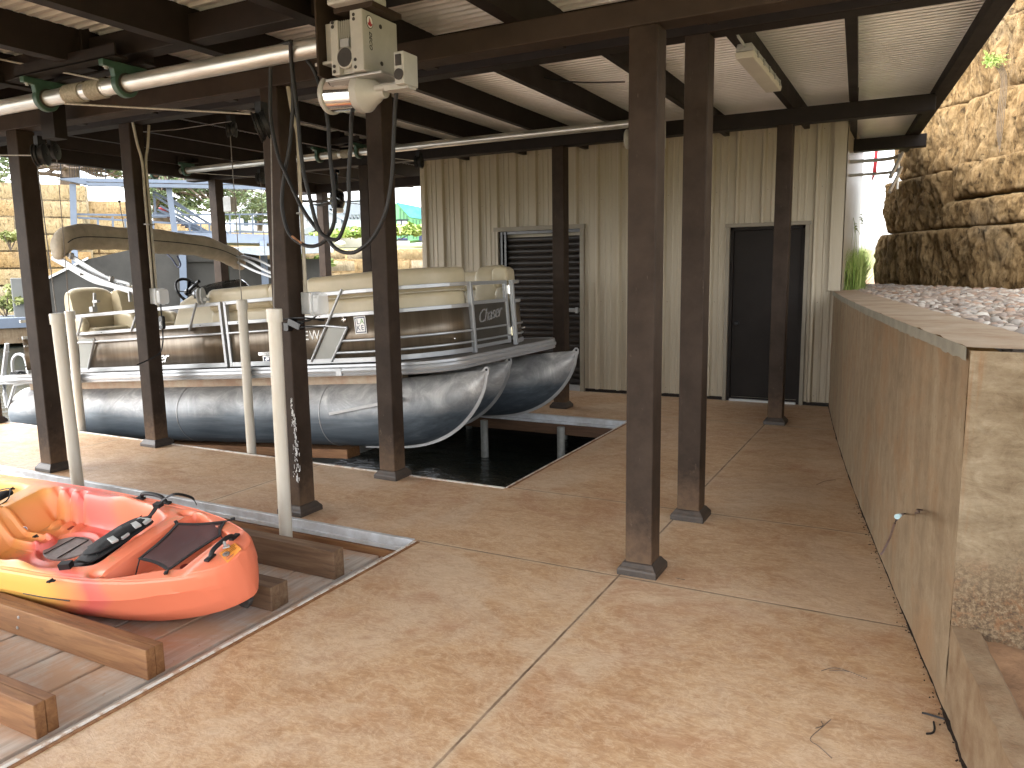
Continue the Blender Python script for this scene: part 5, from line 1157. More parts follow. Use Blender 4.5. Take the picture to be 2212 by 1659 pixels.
# ================================================================= pontoon boat (local: u = towards bow, v = across, w = up from deck top)
TILT = math.radians(4.0); BO = Vector((-3.45, 0, .945))
boat = empty('pontoon_boat', BO, rot=(0, -TILT, 0), label='bronze pontoon boat with cream seats on a lift, bow to the right', cat='boat')
BM = Matrix.Translation(BO)@Matrix.Rotation(-TILT, 4, 'Y'); BI = BM.inverted()
def bp(mb, name, mat, parent=None, **k): return mb.build(name, mat, parent or boat, **k)
def BV(px, py, v):      # photo pixel onto boat plane v=const -> local point
    c = BI@CP; d = BI.to_3x3()@ray(px, py); return c+d*((v-c.y)/d.y)
V0, V1, UA = 5.27, 7.80, -6.38
# --- deck with rounded bow corners
def deckpath(inset=0.):
    r = .42; pts = [(UA, V0+inset), (-r+.03, V0+inset)]
    for i in range(1, 13):
        a = math.radians(-90+90*i/12); pts.append((-r+.03+(r-inset)*math.cos(a)*1.0, V0+r+(r-inset)*math.sin(a)*1.0))
    for i in range(0, 13):
        a = math.radians(90*i/12); pts.append((-r+.03+(r-inset)*math.cos(a), V1-r+(r-inset)*math.sin(a)))
    pts.append((UA, V1-inset)); return pts
dp = deckpath(.01)
p = MB(); p.prism(dp, -.055, 0); bp(p, 'deck_floor', simple('grey_brown_deck_mat', (.17, .155, .135), .75, 0, .1, 30, .3, 150))
pr = [(-.006, -.095), (.012, -.092), (.016, -.080), (.010, -.072), (.022, -.066), (.028, -.045), (.022, -.026), (.012, -.022), (.018, -.012), (.014, .006), (-.03, .006), (-.03, .0), (-.006, -.004)]
path = [Vector((x, y, 0)) for x, y in deckpath(.0)]
p = MB(); p.sweep(path, [(a, c) for a, c in pr]); p.sm = True; bp(p, 'deck_trim', M['alu'], smooth=True, ang=30)
p = MB(); p.box(UA, UA+.03, V0, V1, -.095, .006); bp(p, 'stern_trim', M['alu'], bevel=.004)
q0 = BV(742, 800, V0); p = MB(); p.box(q0.x-.07, q0.x-.002, V0-.030, V0, -.092, -.024); bp(p, 'trim_joiner', M['alu'], bevel=.004)
risem = simple('beige_riser', (.45, .37, .27), .5, .1, .06, 6, col2=(.38, .25, .17))
CV = (5.70, 6.535, 7.37); PR = .315; PCW = -.495
for v in CV:
    p = MB(); p.box(UA+.12, -.72, v-.13, v+.13, -.205, -.10); bp(p, 'pontoon_riser', risem, bevel=.004)
p = MB()
for k in range(11): p.box(UA+.2+k*.53, UA+.26+k*.53, V0+.04, V1-.04, -.10, -.057)
bp(p, 'cross_members', M['alu_dull'])
# --- pontoons
def pontoon(v, nose, tail, nm='pontoon'):
    t_ = empty(nm, (0, 0, 0)); t_.parent = boat; P = MB(); P.sm = True; n = 40; secs = []
    us = list(np.linspace(tail+.10, nose-1.15, 24))+list(nose-1.15+1.15*np.linspace(0, 1, 30)[1:]**.9)
    secs.append((tail, .62, PCW, PR*.62, 0)); secs.append((tail+.02, .82, PCW, PR*.82, 0)); secs.append((tail+.05, .95, PCW, PR*.95, 0))
    for u in us: 
        t = max(0, (u-(nose-1.15))/1.15); wb = (PCW-PR); wt = PCW+PR; tip = -.125
        k = max(0, 1-t**2.7)**.66; bot = tip-(tip-wb)*k; tp = wt+(tip-wt)*sst(.0, 1, t); hw = PR*max(.012, (1-t**2.0))**.85
        secs.append((u, hw/PR, (tp+bot)/2, max(.004, (tp-bot)/2), t))
    vs = []
    for u, a, wc, hh, t in secs:
        for j in range(n):
            th = 2*math.pi*j/n; s, c = math.sin(th), math.cos(th); pw = 1+.9*t
            vs.append(Vector((u, v+math.copysign(abs(s)**pw, s)*PR*a, wc+c*hh)))
    fs = [(i*n+j, i*n+(j+1) % n, (i+1)*n+(j+1) % n, (i+1)*n+j) for i in range(len(secs)-1) for j in range(n)]+[tuple(range(n))]
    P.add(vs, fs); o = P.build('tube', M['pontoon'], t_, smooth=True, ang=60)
    K = MB(); kp_ = [Vector((u, v, wc-hh)) for u, a, wc, hh, t in secs if u > nose-1.5]
    outer = [q+Vector((.0, 0, -.022)) if i < 3 else q+Vector((.018*min(1, i/len(kp_)*2), 0, -.022+.0*i)) for i, q in enumerate(kp_)]
    vsk = []; 
    for q, r in zip(kp_, outer): vsk += [q+Vector((0, -.006, .012)), q+Vector((0, .006, .012)), r+Vector((0, .006, 0)), r+Vector((0, -.006, 0))]
    K.add(vsk, [(i*4+j, i*4+(j+1) % 4, i*4+4+(j+1) % 4, i*4+4+j) for i in range(len(kp_)-1) for j in range(4)]+[(0, 1, 2, 3)]); K.build('keel_strip', M['alu_dull'], t_)
    e = Vector((nose, v, -.125)); K = MB()
    lug = [(-.085, -.03), (.0, -.05), (.022, -.03), (.028, .012), (.012, .034), (-.012, .034), (-.045, .0), (-.09, -.012)]
    K.prism(lug, -.007, .007, Matrix.Translation(e)@Matrix.Rotation(math.pi/2, 4, 'X')); lg_ = K.build('towing_lug', M['alu_dull'], t_, bevel=.002)
    K = MB(); K.lathe([(.012, -.0085), (.012, .0085)], Matrix.Translation(e+Vector((.002, 0, .008)))@Matrix.Rotation(math.pi/2, 4, 'X'), 14); K.build('lug_hole', M['black'], lg_)
    # lifting strakes
    for sgn in (-1, 1):
        K = MB()
        a_ = Vector((nose-1.50, v+sgn*PR*.98, PCW+.045)); c_ = Vector((nose-.72, v+sgn*PR*.80, PCW+.165))
        for (aa, cc) in ((a_, c_),):
            pts = [aa.lerp(cc, s) for s in np.linspace(0, 1, 8)]
            K.sweep(pts, [(-.03, -.013), (.04, -.013), (.04, .013), (-.03, .013)] if sgn < 0 else [(.03, -.013), (-.04, -.013), (-.04, .013), (.03, .013)], up=(0, 0, 1))
        K.build('lifting_strake', M['alu_dull'], t_)
    sm_u = (-1.45, -3.4, -5.2)
    for uu in sm_u: K = MB(); K.tube([(uu, v+math.cos(a)*(PR+.001), PCW+math.sin(a)*(PR+.001)) for a in np.linspace(0, 2*math.pi, 41)], .005, 6, caps=False); K.build('weld_seam', M['alu_dull'], t_)
    return t_
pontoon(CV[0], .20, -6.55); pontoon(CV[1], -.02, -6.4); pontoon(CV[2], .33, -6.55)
# --- fence
FV0, FV1 = 5.38, 7.69
def fence_curve(u0, inset=0., side=0):
    """from u0 along the side then round the bow quarter to the gate post"""
    pts = [(u0, 0)]; 
    for u in np.linspace(u0, -.86, max(2, int((-.86-u0)/.25)))[1:]: pts.append((u, 0))
    for i in range(1, 11):
        a = math.radians(90*i/10*.93); pts.append((-.86+(.70-inset)*math.sin(a), .80*(1-math.cos(a))+ .0+inset*(math.cos(a))-inset))
    o = []
    for u, d in pts: o.append(Vector((u, (FV0+inset+d) if side == 0 else (FV1-inset-d), 0)))
    return o
def rail(path, w0, h, th, mb): mb.sweep([q+Vector((0, 0, w0+h/2)) for q in path], [(-th/2, -h/2), (th/2, -h/2), (th/2, h/2), (-th/2, h/2)])
def rod(path, w0, r, mb): mb.tube([q+Vector((0, -.0, w0)) for q in path], r, 10)
HT = .655
def fence_panel(path, name, mids, rods, kick=True, parent=None, top=HT, sgn=-1):
    f = MB(); rail(path, top-.034, .034, .03, f); rail(path, mids, .034, .03, f); rail(path, .012, .045, .034, f)
    root = bp(f, name, M['alu'], bevel=.003)
    s = MB(); vs = []
    for q in path: vs += [q+Vector((0, 0, .05)), q+Vector((0, 0, mids+.005))]
    s.add(vs, [(2*i, 2*i+2, 2*i+3, 2*i+1) for i in range(len(path)-1)]); s.sm = True
    pn = s.build('panel_skin', M['bronze'], root, smooth=True, ang=60); so_ = pn.modifiers.new('s', 'SOLIDIFY'); so_.thickness = .003; so_.offset = 0
    off = Vector((0, -.014 if sgn < 0 else .014, 0))
    if rods:
        r = MB()
        for w in rods:
            rp = []
            for i, q in enumerate(path):
                d = (path[min(i+1, len(path)-1)]-path[max(i-1, 0)]).normalized(); nrm = Vector((d.y, -d.x, 0))*(1 if sgn < 0 else -1); rp.append(q+nrm*.012)
            rod(rp, w, .0115, r)
        r.build('round_rail', M['alu'], root)
    return root
def posts_on(path_pts, parent, w=.032):
    m_ = MB()
    for q in path_pts: m_.box(q.x-w/2, q.x+w/2, q.y-.02, q.y+.02, .012, HT)
    return m_.build('upright', M['alu'], parent, bevel=.003)
def slant(parent, a, c, r=.0115, nm='slanted_rod'):
    m_ = MB(); m_.tube([a, c], r, 10); return m_.build(nm, M['alu'], parent)
MID = .425; RD = .345
gx0 = BV(485, 700, FV0).x; gx1 = BV(522, 700, FV0).x; gx2 = BV(603, 700, FV0).x
line = lambda a, c: [Vector((a+(c-a)*t, FV0, 0)) for t in np.linspace(0, 1, 8)]
fa = fence_panel(line(BV(162, 690, FV0).x, gx0-.01), 'stern_fence', MID, [RD])
posts_on([Vector((gx0-.025, FV0, 0))], fa)
gt = fence_panel(line(gx0+.03, gx2), 'side_gate', MID, [RD]); posts_on([Vector((gx0+.045, FV0, 0))], gt); posts_on([Vector((gx2-.02, FV0, 0))], gt)
fb_ = fence_panel(fence_curve(gx2+.03), 'bow_fence', MID, [])
posts_on([Vector((gx2+.05, FV0, 0))], fb_)
m_ = MB(); e_ = fence_curve(-1.)[-1]; m_.box(-.022, .022, -.018, .018, .0, HT, Matrix.Translation(e_+Vector((.012, .03, 0)))); m_.box(-.005, .008, .016, .05, .0, HT, Matrix.Translation(e_+Vector((.012, .02, 0)))); m_.build('corner_post', M['alu'], fb_, bevel=.003)
# rods on the bow quarter and the slanted bars with a grey panel between
def outset(path, o=.013):
    r_ = []
    for i, q in enumerate(path):
        d = (path[min(i+1, len(path)-1)]-path[max(i-1, 0)]).normalized(); r_.append(q+Vector((d.y, -d.x, 0))*o)
    return r_
FO = FV0-.020
def bl(px, py): q = BV(px, py, FO); return q
s1a, s1b = bl(738, 625), bl(672, 781); s2a, s2b = bl(750, 708), bl(716, 781)
slant(fb_, s1a, s1b); slant(fb_, s2a, s2b)
x0r = bl(640, 703).x; m_ = MB(); zz = (bl(690, 704).z+s2a.z)/2; m_.tube([Vector((x0r, FO, RD+.01)), Vector((bl(700, 704).x, FO, RD+.012)), s2a], .0115, 10); m_.build('round_rail', M['alu'], fb_)
m_ = MB(); cpa = [q for q in fence_curve(s2a.x+.02)]; m_2 = MB()
for w_, off in ((.21, .04), (.105, .08)):
    st_ = s2a.lerp(s2b, (s2a.z-w_)/(s2a.z-s2b.z)); cc_ = outset(fence_curve(st_.x+.02)); m_.tube([Vector((st_.x, FO, w_))]+[Vector((q.x, q.y, w_)) for q in cc_], .0115, 10)
m_.build('round_rail', M['alu'], fb_)
k1, k2 = s1a.lerp(s1b, (s1a.z-RD)/(s1a.z-s1b.z)), s2a
m_ = MB(); m_.slabpoly([Vector((q.x, FV0-.009, q.z)) for q in (k1+Vector((.02, 0, 0)), s2a, s2b, s1b+Vector((.02, 0, 0)))], (0, .003, 0)); m_.build('grey_inlay', M['panel_grey'], fb_)
# slanted rods in the stern section + light inlay
for (ax, ay, bx, by) in ((177, 688, 167, 725), (305, 650, 283, 725 if False else 715), (424, 655, 409, 714), (593, 700, 580, 720)):
    if ax == 593: continue
    slant(fa, bl(ax, ay), bl(bx, by))
slant(fa, bl(204, 731), bl(190, 797)); slant(gt, bl(603, 660), bl(597, 700)) 
m_ = MB(); m_.slabpoly([Vector((q.x, FV0-.009, q.z)) for q in (bl(168, 733), bl(202, 731), bl(188, 797), bl(172, 797))], (0, .003, 0)); m_.build('grey_inlay', M['panel_grey'], fa)
# screws
m_ = MB()
for u in np.arange(UA+.4, -.9, .52):
    for w_ in (MID+.016,): m_.lathe([(.0055, 0), (.0045, .003), (.0005, .004)], Matrix.Translation((u, FV0-.015, w_))@Matrix.Rotation(math.pi/2, 4, 'X'), 8)
m_.build('rail_screws', M['black'], fa)
# far side fence, stern fence, gate at the bow
ff = fence_panel([Vector((q.x, q.y, 0)) for q in fence_curve(UA+.15, 0, 1)], 'far_fence', MID, [.21, .105], sgn=1)
e2 = fence_curve(-1., 0, 1)[-1]
m_ = MB(); m_.box(-.022, .022, -.018, .018, .0, HT, Matrix.Translation(e2+Vector((.012, -.03, 0)))); m_.box(-.010, .006, -.06, -.02, .0, HT, Matrix.Translation(e2+Vector((.018, -.01, 0)))); m_.build('corner_post', M['alu'], ff, bevel=.003)
sf = fence_panel([Vector((UA+.45, v, 0)) for v in np.linspace(FV0, FV1, 8)], 'stern_fence', MID, [RD], sgn=-1)
# bow gate (local y across)
gy0, gy1 = e_.y+.08, e2.y-.09; gu = e_.x-.02
m_ = MB()
for (a, c, w0, h) in ((gy0, gy1, HT-.034, .034), (gy0, gy1, MID+.015, .034), (gy0, gy1, .03, .034)): m_.box(gu-.015, gu+.015, a, c, w0, w0+h)
m_.box(gu-.015, gu+.015, gy0, gy0+.034, .03, HT-.003); m_.box(gu-.0152, gu+.0152, gy1-.05, gy1, .028, HT)
bg_ = bp(m_, 'bow_gate', M['alu'], bevel=.003)
m_ = MB(); m_.box(gu-.004, gu+.004, gy0+.03, gy1-.03, .06, MID+.02); m_.build('panel_skin', simple('dark_bronze_gate', (.075, .068, .058), .38, .4, .05, 6), bg_)
m_ = MB()
for w_ in (.21, .105): m_.tube([(gu+.016, gy0+.03, w_), (gu+.016, gy1-.03, w_)], .010, 10)
m_.build('round_rail', M['alu'], bg_)
m_ = MB()
for w_ in (.56, .14): m_.box(gu+.004, gu+.024, gy1-.01, gy1+.035, w_-.04, w_+.04); m_.lathe([(.009, -.045), (.009, .045)], Matrix.Translation((gu+.026, gy1+.012, w_)), 12)
m_.build('hinge', M['chrome'], bg_)
scm = simple('polished_script', (.55, .55, .55), .25, .6)
TM = Matrix(((0, 0, 1, gu+.006), (1, 0, 0, (gy0+gy1)/2-.03), (0, 1, 0, .335), (0, 0, 0, 1)))@Matrix.Rotation(.10, 4, 'Z')
text('gate_lettering', 'Chaser', scm, TM, .175, .004, bg_, shear=.5, space=.92)
slm = simple('silver_script', (.75, .75, .73), .25, .8)
TMs = Matrix(((1, 0, 0, BV(330, 757, FV0).x-.0), (0, 0, -1, FV0-.007), (0, 1, 0, .135), (0, 0, 0, 1)))
text('side_lettering', 'Chaser', slm, TMs, .165, .003, fa, shear=.5, space=.92)
q = BV(694, 724, FV0); TMw = Matrix(((1, 0, 0, q.x-.165), (0, 0, -1, FV0-.005), (0, 1, 0, q.z), (0, 0, 0, 1)))
text('registration_number', '7 EW', M['white'], TMw, .12, .001, fb_, space=1.15)
# emblem by the pole
q = BV(573, 773, FV0); m_ = MB(); Me = Matrix(((1, 0, 0, q.x+.05), (0, 0, -1, FV0-.004), (0, 1, 0, q.z), (0, 0, 0, 1)))
m_.prism([(-.13, .025), (.08, .025), (.08, .055), (-.13, .055)], 0, .002, Me); eb = m_.build('emblem_plate', slm, gt)
text('emblem_lettering', 'GENESIS', M['black'], Me@Matrix.Translation((-.025, .040, .002)), .03, .0008, eb)
m_ = MB(); m_.prism([(-.075, .018), (.055, .018), (.055, -.03), (-.01, -.085), (-.075, -.03)], 0, .002, Me); m_.build('emblem_shield', slm, gt)
m_ = MB(); m_.prism([(-.065, .010), (.045, .010), (.045, -.026), (-.01, -.072), (-.065, -.026)], .002, .0028, Me); m_.build('shield_centre', M['navy'], eb)
m_ = MB(); m_.prism([(-.04, .004), (.01, .004), (.0, -.02), (-.03, -.02), (-.02, -.04), (-.035, -.03), (-.05, -.012), (-.03, -.008)], .0028, .0035, Me); m_.build('shield_mark', slm, eb)
# LAKE sticker
q = BV(779, 702, FV0); m_ = MB(); Ms = Matrix(((1, 0, 0, q.x), (0, 0, -1, FV0-.004), (0, 1, 0, q.z-.0), (0, 0, 0, 1)))@Matrix.Rotation(.03, 4, 'Z')
m_.box(-.064, .064, -.077, .077, 0, .001, Ms); ls = m_.build('lake_sticker', M['white'], fb_)
m_ = MB()
for a in ((-.056, .056, .060, .069), (-.056, .056, -.069, -.060), (-.056, -.048, -.069, .069), (.048, .056, -.069, .069)): m_.box(a[0], a[1], a[2], a[3], .001, .0018, Ms)
m_.build('sticker_border', M['navy'], ls)
for ch, dx, dy, mt in (('L', -.022, .029, 'navy'), ('A', .022, .029, 'green_ink'), ('K', -.022, -.027, 'navy'), ('E', .022, -.027, 'navy')): text('sticker_letter', ch, M[mt], Ms@Matrix.Translation((dx, dy, .0012)), .066, .0006, ls)
q = BV(744, 690, FV0); m_ = MB(); m_.lathe([(.026, 0), (.026, .008), (.016, .016), (.016, .006), (.001, .006)], Matrix.Translation((q.x, FV0-.004, q.z))@Matrix.Rotation(math.pi/2, 4, 'X'), 20); m_.build('socket', M['chrome'], fb_)
q = BV(990, 725, FV0+.5); m_ = MB(); e3 = fence_curve(-1)[-3]; m_.lathe([(.001, -.03), (.012, -.02), (.012, .02), (.001, .03)], Matrix.Translation(e3+Vector((.02, -.02, .155)))@Matrix.Rotation(math.pi/2, 4, 'X')@Matrix.Rotation(1.2, 4, 'Y'), 14); m_.build('bow_light', M['chrome'], fb_)
m_ = MB(); e3 = fence_curve(-1, 0, 1)[-3]; m_.lathe([(.001, -.03), (.012, -.02), (.012, .02), (.001, .03)], Matrix.Translation(e3+Vector((.02, .02, .155)))@Matrix.Rotation(math.pi/2, 4, 'X')@Matrix.Rotation(1.9, 4, 'Y'), 14); m_.build('bow_light', M['chrome'], ff)
# fender holder clip on the rail
q = BV(432, 640, FV0-.03)
m_ = MB(); [m_.prism(ellipse(.035, .085), -.008+dx, .008+dx, Matrix.Translation((q.x, FV0-.02, q.z))@Matrix.Rotation(math.pi/2, 4, 'Y')@Matrix.Rotation(math.pi/2, 4, 'Z')) for dx in (-.022, .03)]; m_.box(q.x-.03, q.x+.08, FV0-.03, FV0+.01, q.z-.05, q.z-.02); m_.build('fender_clip', M['grey_box'], fa, bevel=.003)
# --- seats
def cushion_sweep(path, w0, w1, d, name, mat='vinyl', seams=0, sideways=1):
    H_ = w1-w0; r = min(.07, H_*.3, d*.45); pts = rrect(d, H_, r, 6)
    m_ = MB(); P = [q+Vector((0, 0, (w0+w1)/2)) for q in path]; n = len(P); sc_ = [1]*n
    # rounded ends: shrink the profile near both ends
    ext = []; sc_ = []
    a, c = P[0], P[-1]; da = (P[0]-P[1]).normalized(); dc = (P[-1]-P[-2]).normalized()
    for k in (0, .35, .7, .9): ext.append(a+da*.045*(1-k)); sc_.append(.80+.20*math.sqrt(k*(2-k)))
    ext += P; sc_ += [1]*n
    for k in (.9, .7, .35, 0): ext.append(c+dc*.045*(1-k)); sc_.append(.80+.20*math.sqrt(k*(2-k)))
    m_.sweep(ext, pts, scl=sc_); m_.sm = True; return m_.build(name, M[mat], boat, smooth=True, ang=45)
sin_ = .115
us0 = BV(672, 600, FV0+.1).x; us1 = BV(455, 620, FV0+.1).x; umid = BV(590, 620, FV0+.1).x
# near bow lounge backrest following the curved fence, two tiers
def shorten(path, n): return path[:len(path)-n]
cs = fence_curve(us0+.03, sin_)
a1 = cushion_sweep(shorten(cs, 0), .585, .80, .17, 'lounge_backrest'); a2 = cushion_sweep(shorten(cs, 0), .12, .595, .13, 'lounge_back_lower')
mm = MB(); mm.tube([q+Vector((0, -.0, .59)) for q in outset(cs, .085)], .006, 8); mm.build('piping', M['vinyl_grey'], a1)
for ua, ub in ((us1+.04, umid-.05), (umid+.02, us0-.05)):
    pth = [Vector((ua+(ub-ua)*t, FV0+sin_, 0)) for t in np.linspace(0, 1, 6)]
    cushion_sweep(pth, .56, .785, .15, 'side_backrest'); cushion_sweep(pth, .10, .57, .12, 'side_back_lower', 'vinyl')
m_ = MB(); m_.box(us1, -.9, FV0+.19, FV0+.72, .01, .28); bp(m_, 'seat_base', M['vinyl_grey'], bevel=.02)
m_ = MB(); m_.box(us1+.02, -.55, FV0+.20, FV0+.76, .28, .42); bp(m_, 'seat_cushion', M['vinyl'], bevel=.05, seg=4)
# far bow lounge
cf = fence_curve(-3.0, sin_, 1)
b1 = cushion_sweep(cf, .585, .80, .17, 'lounge_backrest', 'vinyl'); b2 = cushion_sweep(cf, .12, .595, .13, 'lounge_back_lower', 'vinyl_grey')
m_ = MB(); m_.box(-3.0, -.55, FV1-.76, FV1-.2, .28, .42); bp(m_, 'seat_cushion', M['vinyl_grey'], bevel=.05, seg=4)
# rounded arm block at the gate side of each lounge
m_ = MB(); m_.sm = True
def dome(cx, cy, w0, w1, lx, ly, name, mat):
    q = MB(); q.sm = True; prf = rrect(ly, (w1-w0)*2, ly*.48, 8); prf = [(a, c) for a, c in prf if c > -.001]
    prf = [(ly/2, w0-w1)]+[(a, c-(w1-w0)+0) for a, c in prf]+[(-ly/2, w0-w1)]
    pts = [(a, w1+c if False else (w0+ (c+(w1-w0)))) for a, c in prf]
    path_ = [Vector((cx-lx/2+lx*t, cy, 0)) for t in (0, .03, .1, .3, .6, .9, .97, 1)]; scl_ = [.88, .95, .99, 1, 1, .99, .95, .88]
    vs = []; n_ = len(pts)
    for P_, s_ in zip(path_, scl_):
        for a, z_ in pts: vs.append(Vector((P_.x, P_.y+a*s_, w0+(z_-w0)*s_)))
    fs = [(i*n_+j, i*n_+(j+1) % n_, (i+1)*n_+(j+1) % n_, (i+1)*n_+j) for i in range(len(path_)-1) for j in range(n_)]+[tuple(range(n_)), tuple((len(path_)-1)*n_+j for j in range(n_-1, -1, -1))]
    q.add(vs, fs); return q.build(name, M[mat], boat, smooth=True, ang=40)
dome(-.46, e2.y+.155, .30, .825, .30, .30, 'arm_block', 'vinyl')
# --- helm console, wheel, windscreen
q = BV(452, 630, 5.95)
HC = Vector((q.x+.10, 5.95, 0))
m_ = MB(); m_.prism([(-.40, .0), (.62, .0), (.60, .60), (.42, .74), (-.02, .76), (-.20, .70), (-.36, .44)], -.32, .32, Matrix.Translation((HC.x, HC.y, 0))@Matrix.Rotation(math.pi/2, 4, 'X')); hc = bp(m_, 'helm_console', M['vinyl'], bevel=.03, seg=4)
m_ = MB(); vs = []; ns = 22
for k in range(5):
    t = k/4
    for i in range(ns+1):
        a = math.pi*(i/ns); vv = -math.cos(a); wtop = .17*math.sin(a)**.55
        vs.append(Vector((HC.x+.52-.42*abs(vv)**2.2*.9-.16*t, HC.y+vv*.36*(1-.15*t), .72+wtop*t*1.0)))
m_.add(vs, [(k*(ns+1)+i, k*(ns+1)+i+1, (k+1)*(ns+1)+i+1, (k+1)*(ns+1)+i) for k in range(4) for i in range(ns)]); m_.sm = True
wsn = m_.build('windscreen', M['tint'], hc, smooth=True, ang=180); so_ = wsn.modifiers.new('s', 'SOLIDIFY'); so_.thickness = .004
m_ = MB(); wq = BV(404, 625, 5.95); wc = Vector((wq.x+.03, 5.95, wq.z-.02)); MW = Matrix.Translation(wc)@Matrix.Rotation(math.radians(62), 4, 'Y'); R_ = .155
m_.tube([MW@Vector((R_*math.cos(a), R_*math.sin(a), 0)) for a in np.linspace(0, 2*math.pi, 37)], .016, 10, caps=False); wh = m_.build('steering_wheel', M['blackgloss'], hc)
m_ = MB()
for a in (0.5, 2.6, 4.7): m_.bar(MW@Vector((0, 0, -.02)), MW@Vector((R_*math.cos(a), R_*math.sin(a), 0)), .03, .008)
m_.lathe([(.035, -.05), (.035, .0), (.02, .01)], MW, 16); m_.tube([MW@Vector((0, 0, 0)), MW@Vector((0, 0, .2))], .02, 10); m_.build('wheel_spokes', M['blackgloss'], wh)
# captain chairs (backs seen from the side)
def chair(u, v, tilt=0, sc=1):
    c = empty('captain_chair', (u, v, 0), rot=(0, 0, tilt)); c.parent = boat
    m_ = MB(); m_.sm = True
    prf = [(-.10, .38), (-.155, .55), (-.19, .80), (-.17, .93), (-.10, .985), (.0, .93), (.045, .72), (.07, .50), (.10, .42)]
    prf = smoothpath([Vector((a, c_, 0)) for a, c_ in prf], 5); n_ = len(prf); vs = []
    ts = (0, .06, .15, .3, .5, .7, .85, .94, 1)
    for t in ts:
        k = 1-.22*abs(2*t-1)**4; ins = .03*abs(2*t-1)**6
        for p_ in prf: vs.append(Vector((-.04+(p_.x+.04)*k, -.25+.5*t, .40+(p_.y-.40)*(1-.10*abs(2*t-1)**4))))
    fs = [(i*n_+j, i*n_+j+1, (i+1)*n_+j+1, (i+1)*n_+j) for i in range(len(ts)-1) for j in range(n_-1)]+[tuple(range(n_)), tuple((len(ts)-1)*n_+j for j in range(n_-1, -1, -1))]+[(i*n_, (i+1)*n_, (i+2)*n_-1, (i+1)*n_-1) for i in range(len(ts)-1)]
    m_.add(vs, fs); m_.build('chair_back', M['vinyl'], c, smooth=True, ang=50)
    m_ = MB(); m_.prism(rrect(.52, .5, .12), .36, .50, Matrix.Translation((.16, 0, 0))); m_.build('chair_seat', M['vinyl'], c, bevel=.04, seg=4)
    for s in (-1, 1):
        m_ = MB(); m_.prism([(-.10, .45), (-.08, .64), (.0, .68), (.28, .62), (.33, .55), (.30, .45)], s*.27-.045, s*.27+.045, Matrix.Rotation(math.pi/2, 4, 'X')); m_.build('armrest', M['vinyl'], c, bevel=.035, seg=4)
    m_ = MB(); m_.tube([(.12, 0, 0), (.12, 0, .38)], .05, 14); m_.build('pedestal', M['alu_dull'], c)
    return c
ch1 = BV(190, 660, 5.85); chair(ch1.x+.10, 5.85, -.12); ch2 = BV(255, 650, 6.2); chair(ch2.x+.25, 6.30, -.05)
ch3 = BV(240, 640, 7.1); chair(ch3.x+.2, 7.15, 0)
# --- bimini folded in its boot
ctr = [BV(*q) for q in ((120, 538, 5.30), (150, 517, 5.45), (200, 514, 5.8), (300, 520, 6.3), (400, 529, 6.85), (460, 540, 7.25), (500, 556, 7.6), (520, 566, 7.75))]
m_ = MB(); m_.sm = True; cpth = smoothpath(ctr, 8); n_ = 22; vs = []
for i, q in enumerate(cpth):
    t = i/(len(cpth)-1); hh = .140-.035*t*.6+.01*math.sin(t*30); ww = .10
    if i < 4: hh *= (.75, .9, .97, 1)[i]
    for j in range(n_):
        a = 2*math.pi*j/n_; wr = .010*noise.noise(Vector((t*38, math.cos(a)*1.5, math.sin(a)*1.5)))*(1.6 if math.sin(a) < -.1 else .5)
        fl = -.02*math.exp(-((math.degrees(a) % 360-195)/14)**2)
        vs.append(q+Vector((math.cos(a)*(ww+wr+fl), 0, .02+math.sin(a)*(hh+wr)+ (-.02 if math.sin(a) < -.2 else 0))))
m_.add(vs, [(i*n_+j, i*n_+(j+1) % n_, (i+1)*n_+(j+1) % n_, (i+1)*n_+j) for i in range(len(cpth)-1) for j in range(n_)]+[tuple(range(n_)), tuple((len(cpth)-1)*n_+j for j in range(n_-1, -1, -1))])
bim = bp(m_, 'bimini_boot', M['canvas'], smooth=True, ang=180)
m_ = MB(); m_.tube([q+Vector((.108, 0, .0)) for q in cpth[4:]], .005, 6); m_.build('boot_zip', M['black'], bim)
m_ = MB(); zq = BV(365, 545, 6.6); m_.tube(smoothpath([BV(360, 548, 6.7), BV(372, 560, 6.7), BV(384, 577, 6.7), BV(390, 571, 6.7), BV(383, 553, 6.7)], 5), .010, 8); m_.build('hanging_strap', M['navy'], bim)
def arms(sets, nm):
    o_ = None
    for k, (pts, w_, h_) in enumerate(sets):
        m_ = MB(); m_.sweep(smoothpath([BV(*q) for q in pts], 8), [(-w_/2, -h_/2), (w_/2, -h_/2), (w_/2, h_/2), (-w_/2, h_/2)])
        o = m_.build(nm, M['alu'], boat if o_ is None else boat, smooth=False, bevel=.003); o_ = o_ or o
    return o_
vv = 5.40
near = arms([(((118, 531, vv), (150, 552, vv), (205, 590, vv), (250, 612, vv), (286, 627, vv), (340, 641, vv)), .02, .046),
      (((112, 545, vv-.05), (165, 580, vv-.05), (235, 612, vv-.05), (300, 630, vv-.05), (350, 640, vv-.05)), .02, .040),
      (((112, 557, vv+.02), (150, 578, vv+.02), (200, 606, vv+.02), (250, 620, vv+.02), (345, 650, vv+.02)), .02, .046),
      (((130, 536, vv), (175, 565, vv), (235, 600, vv), (275, 612, vv), (282, 616, vv)), .018, .028),
      (((500, 549, 7.6), (540, 566, 7.6), (575, 585, 7.6), (640, 612, 7.6)), .02, .034), (((505, 562, 7.62), (550, 585, 7.62), (600, 603, 7.62), (640, 616, 7.62)), .02, .03), (((520, 553, 7.65), (560, 563, 7.65), (600, 583, 7.65), (640, 600, 7.65)), .02, .03)], 'bimini_arm')
m_ = MB()
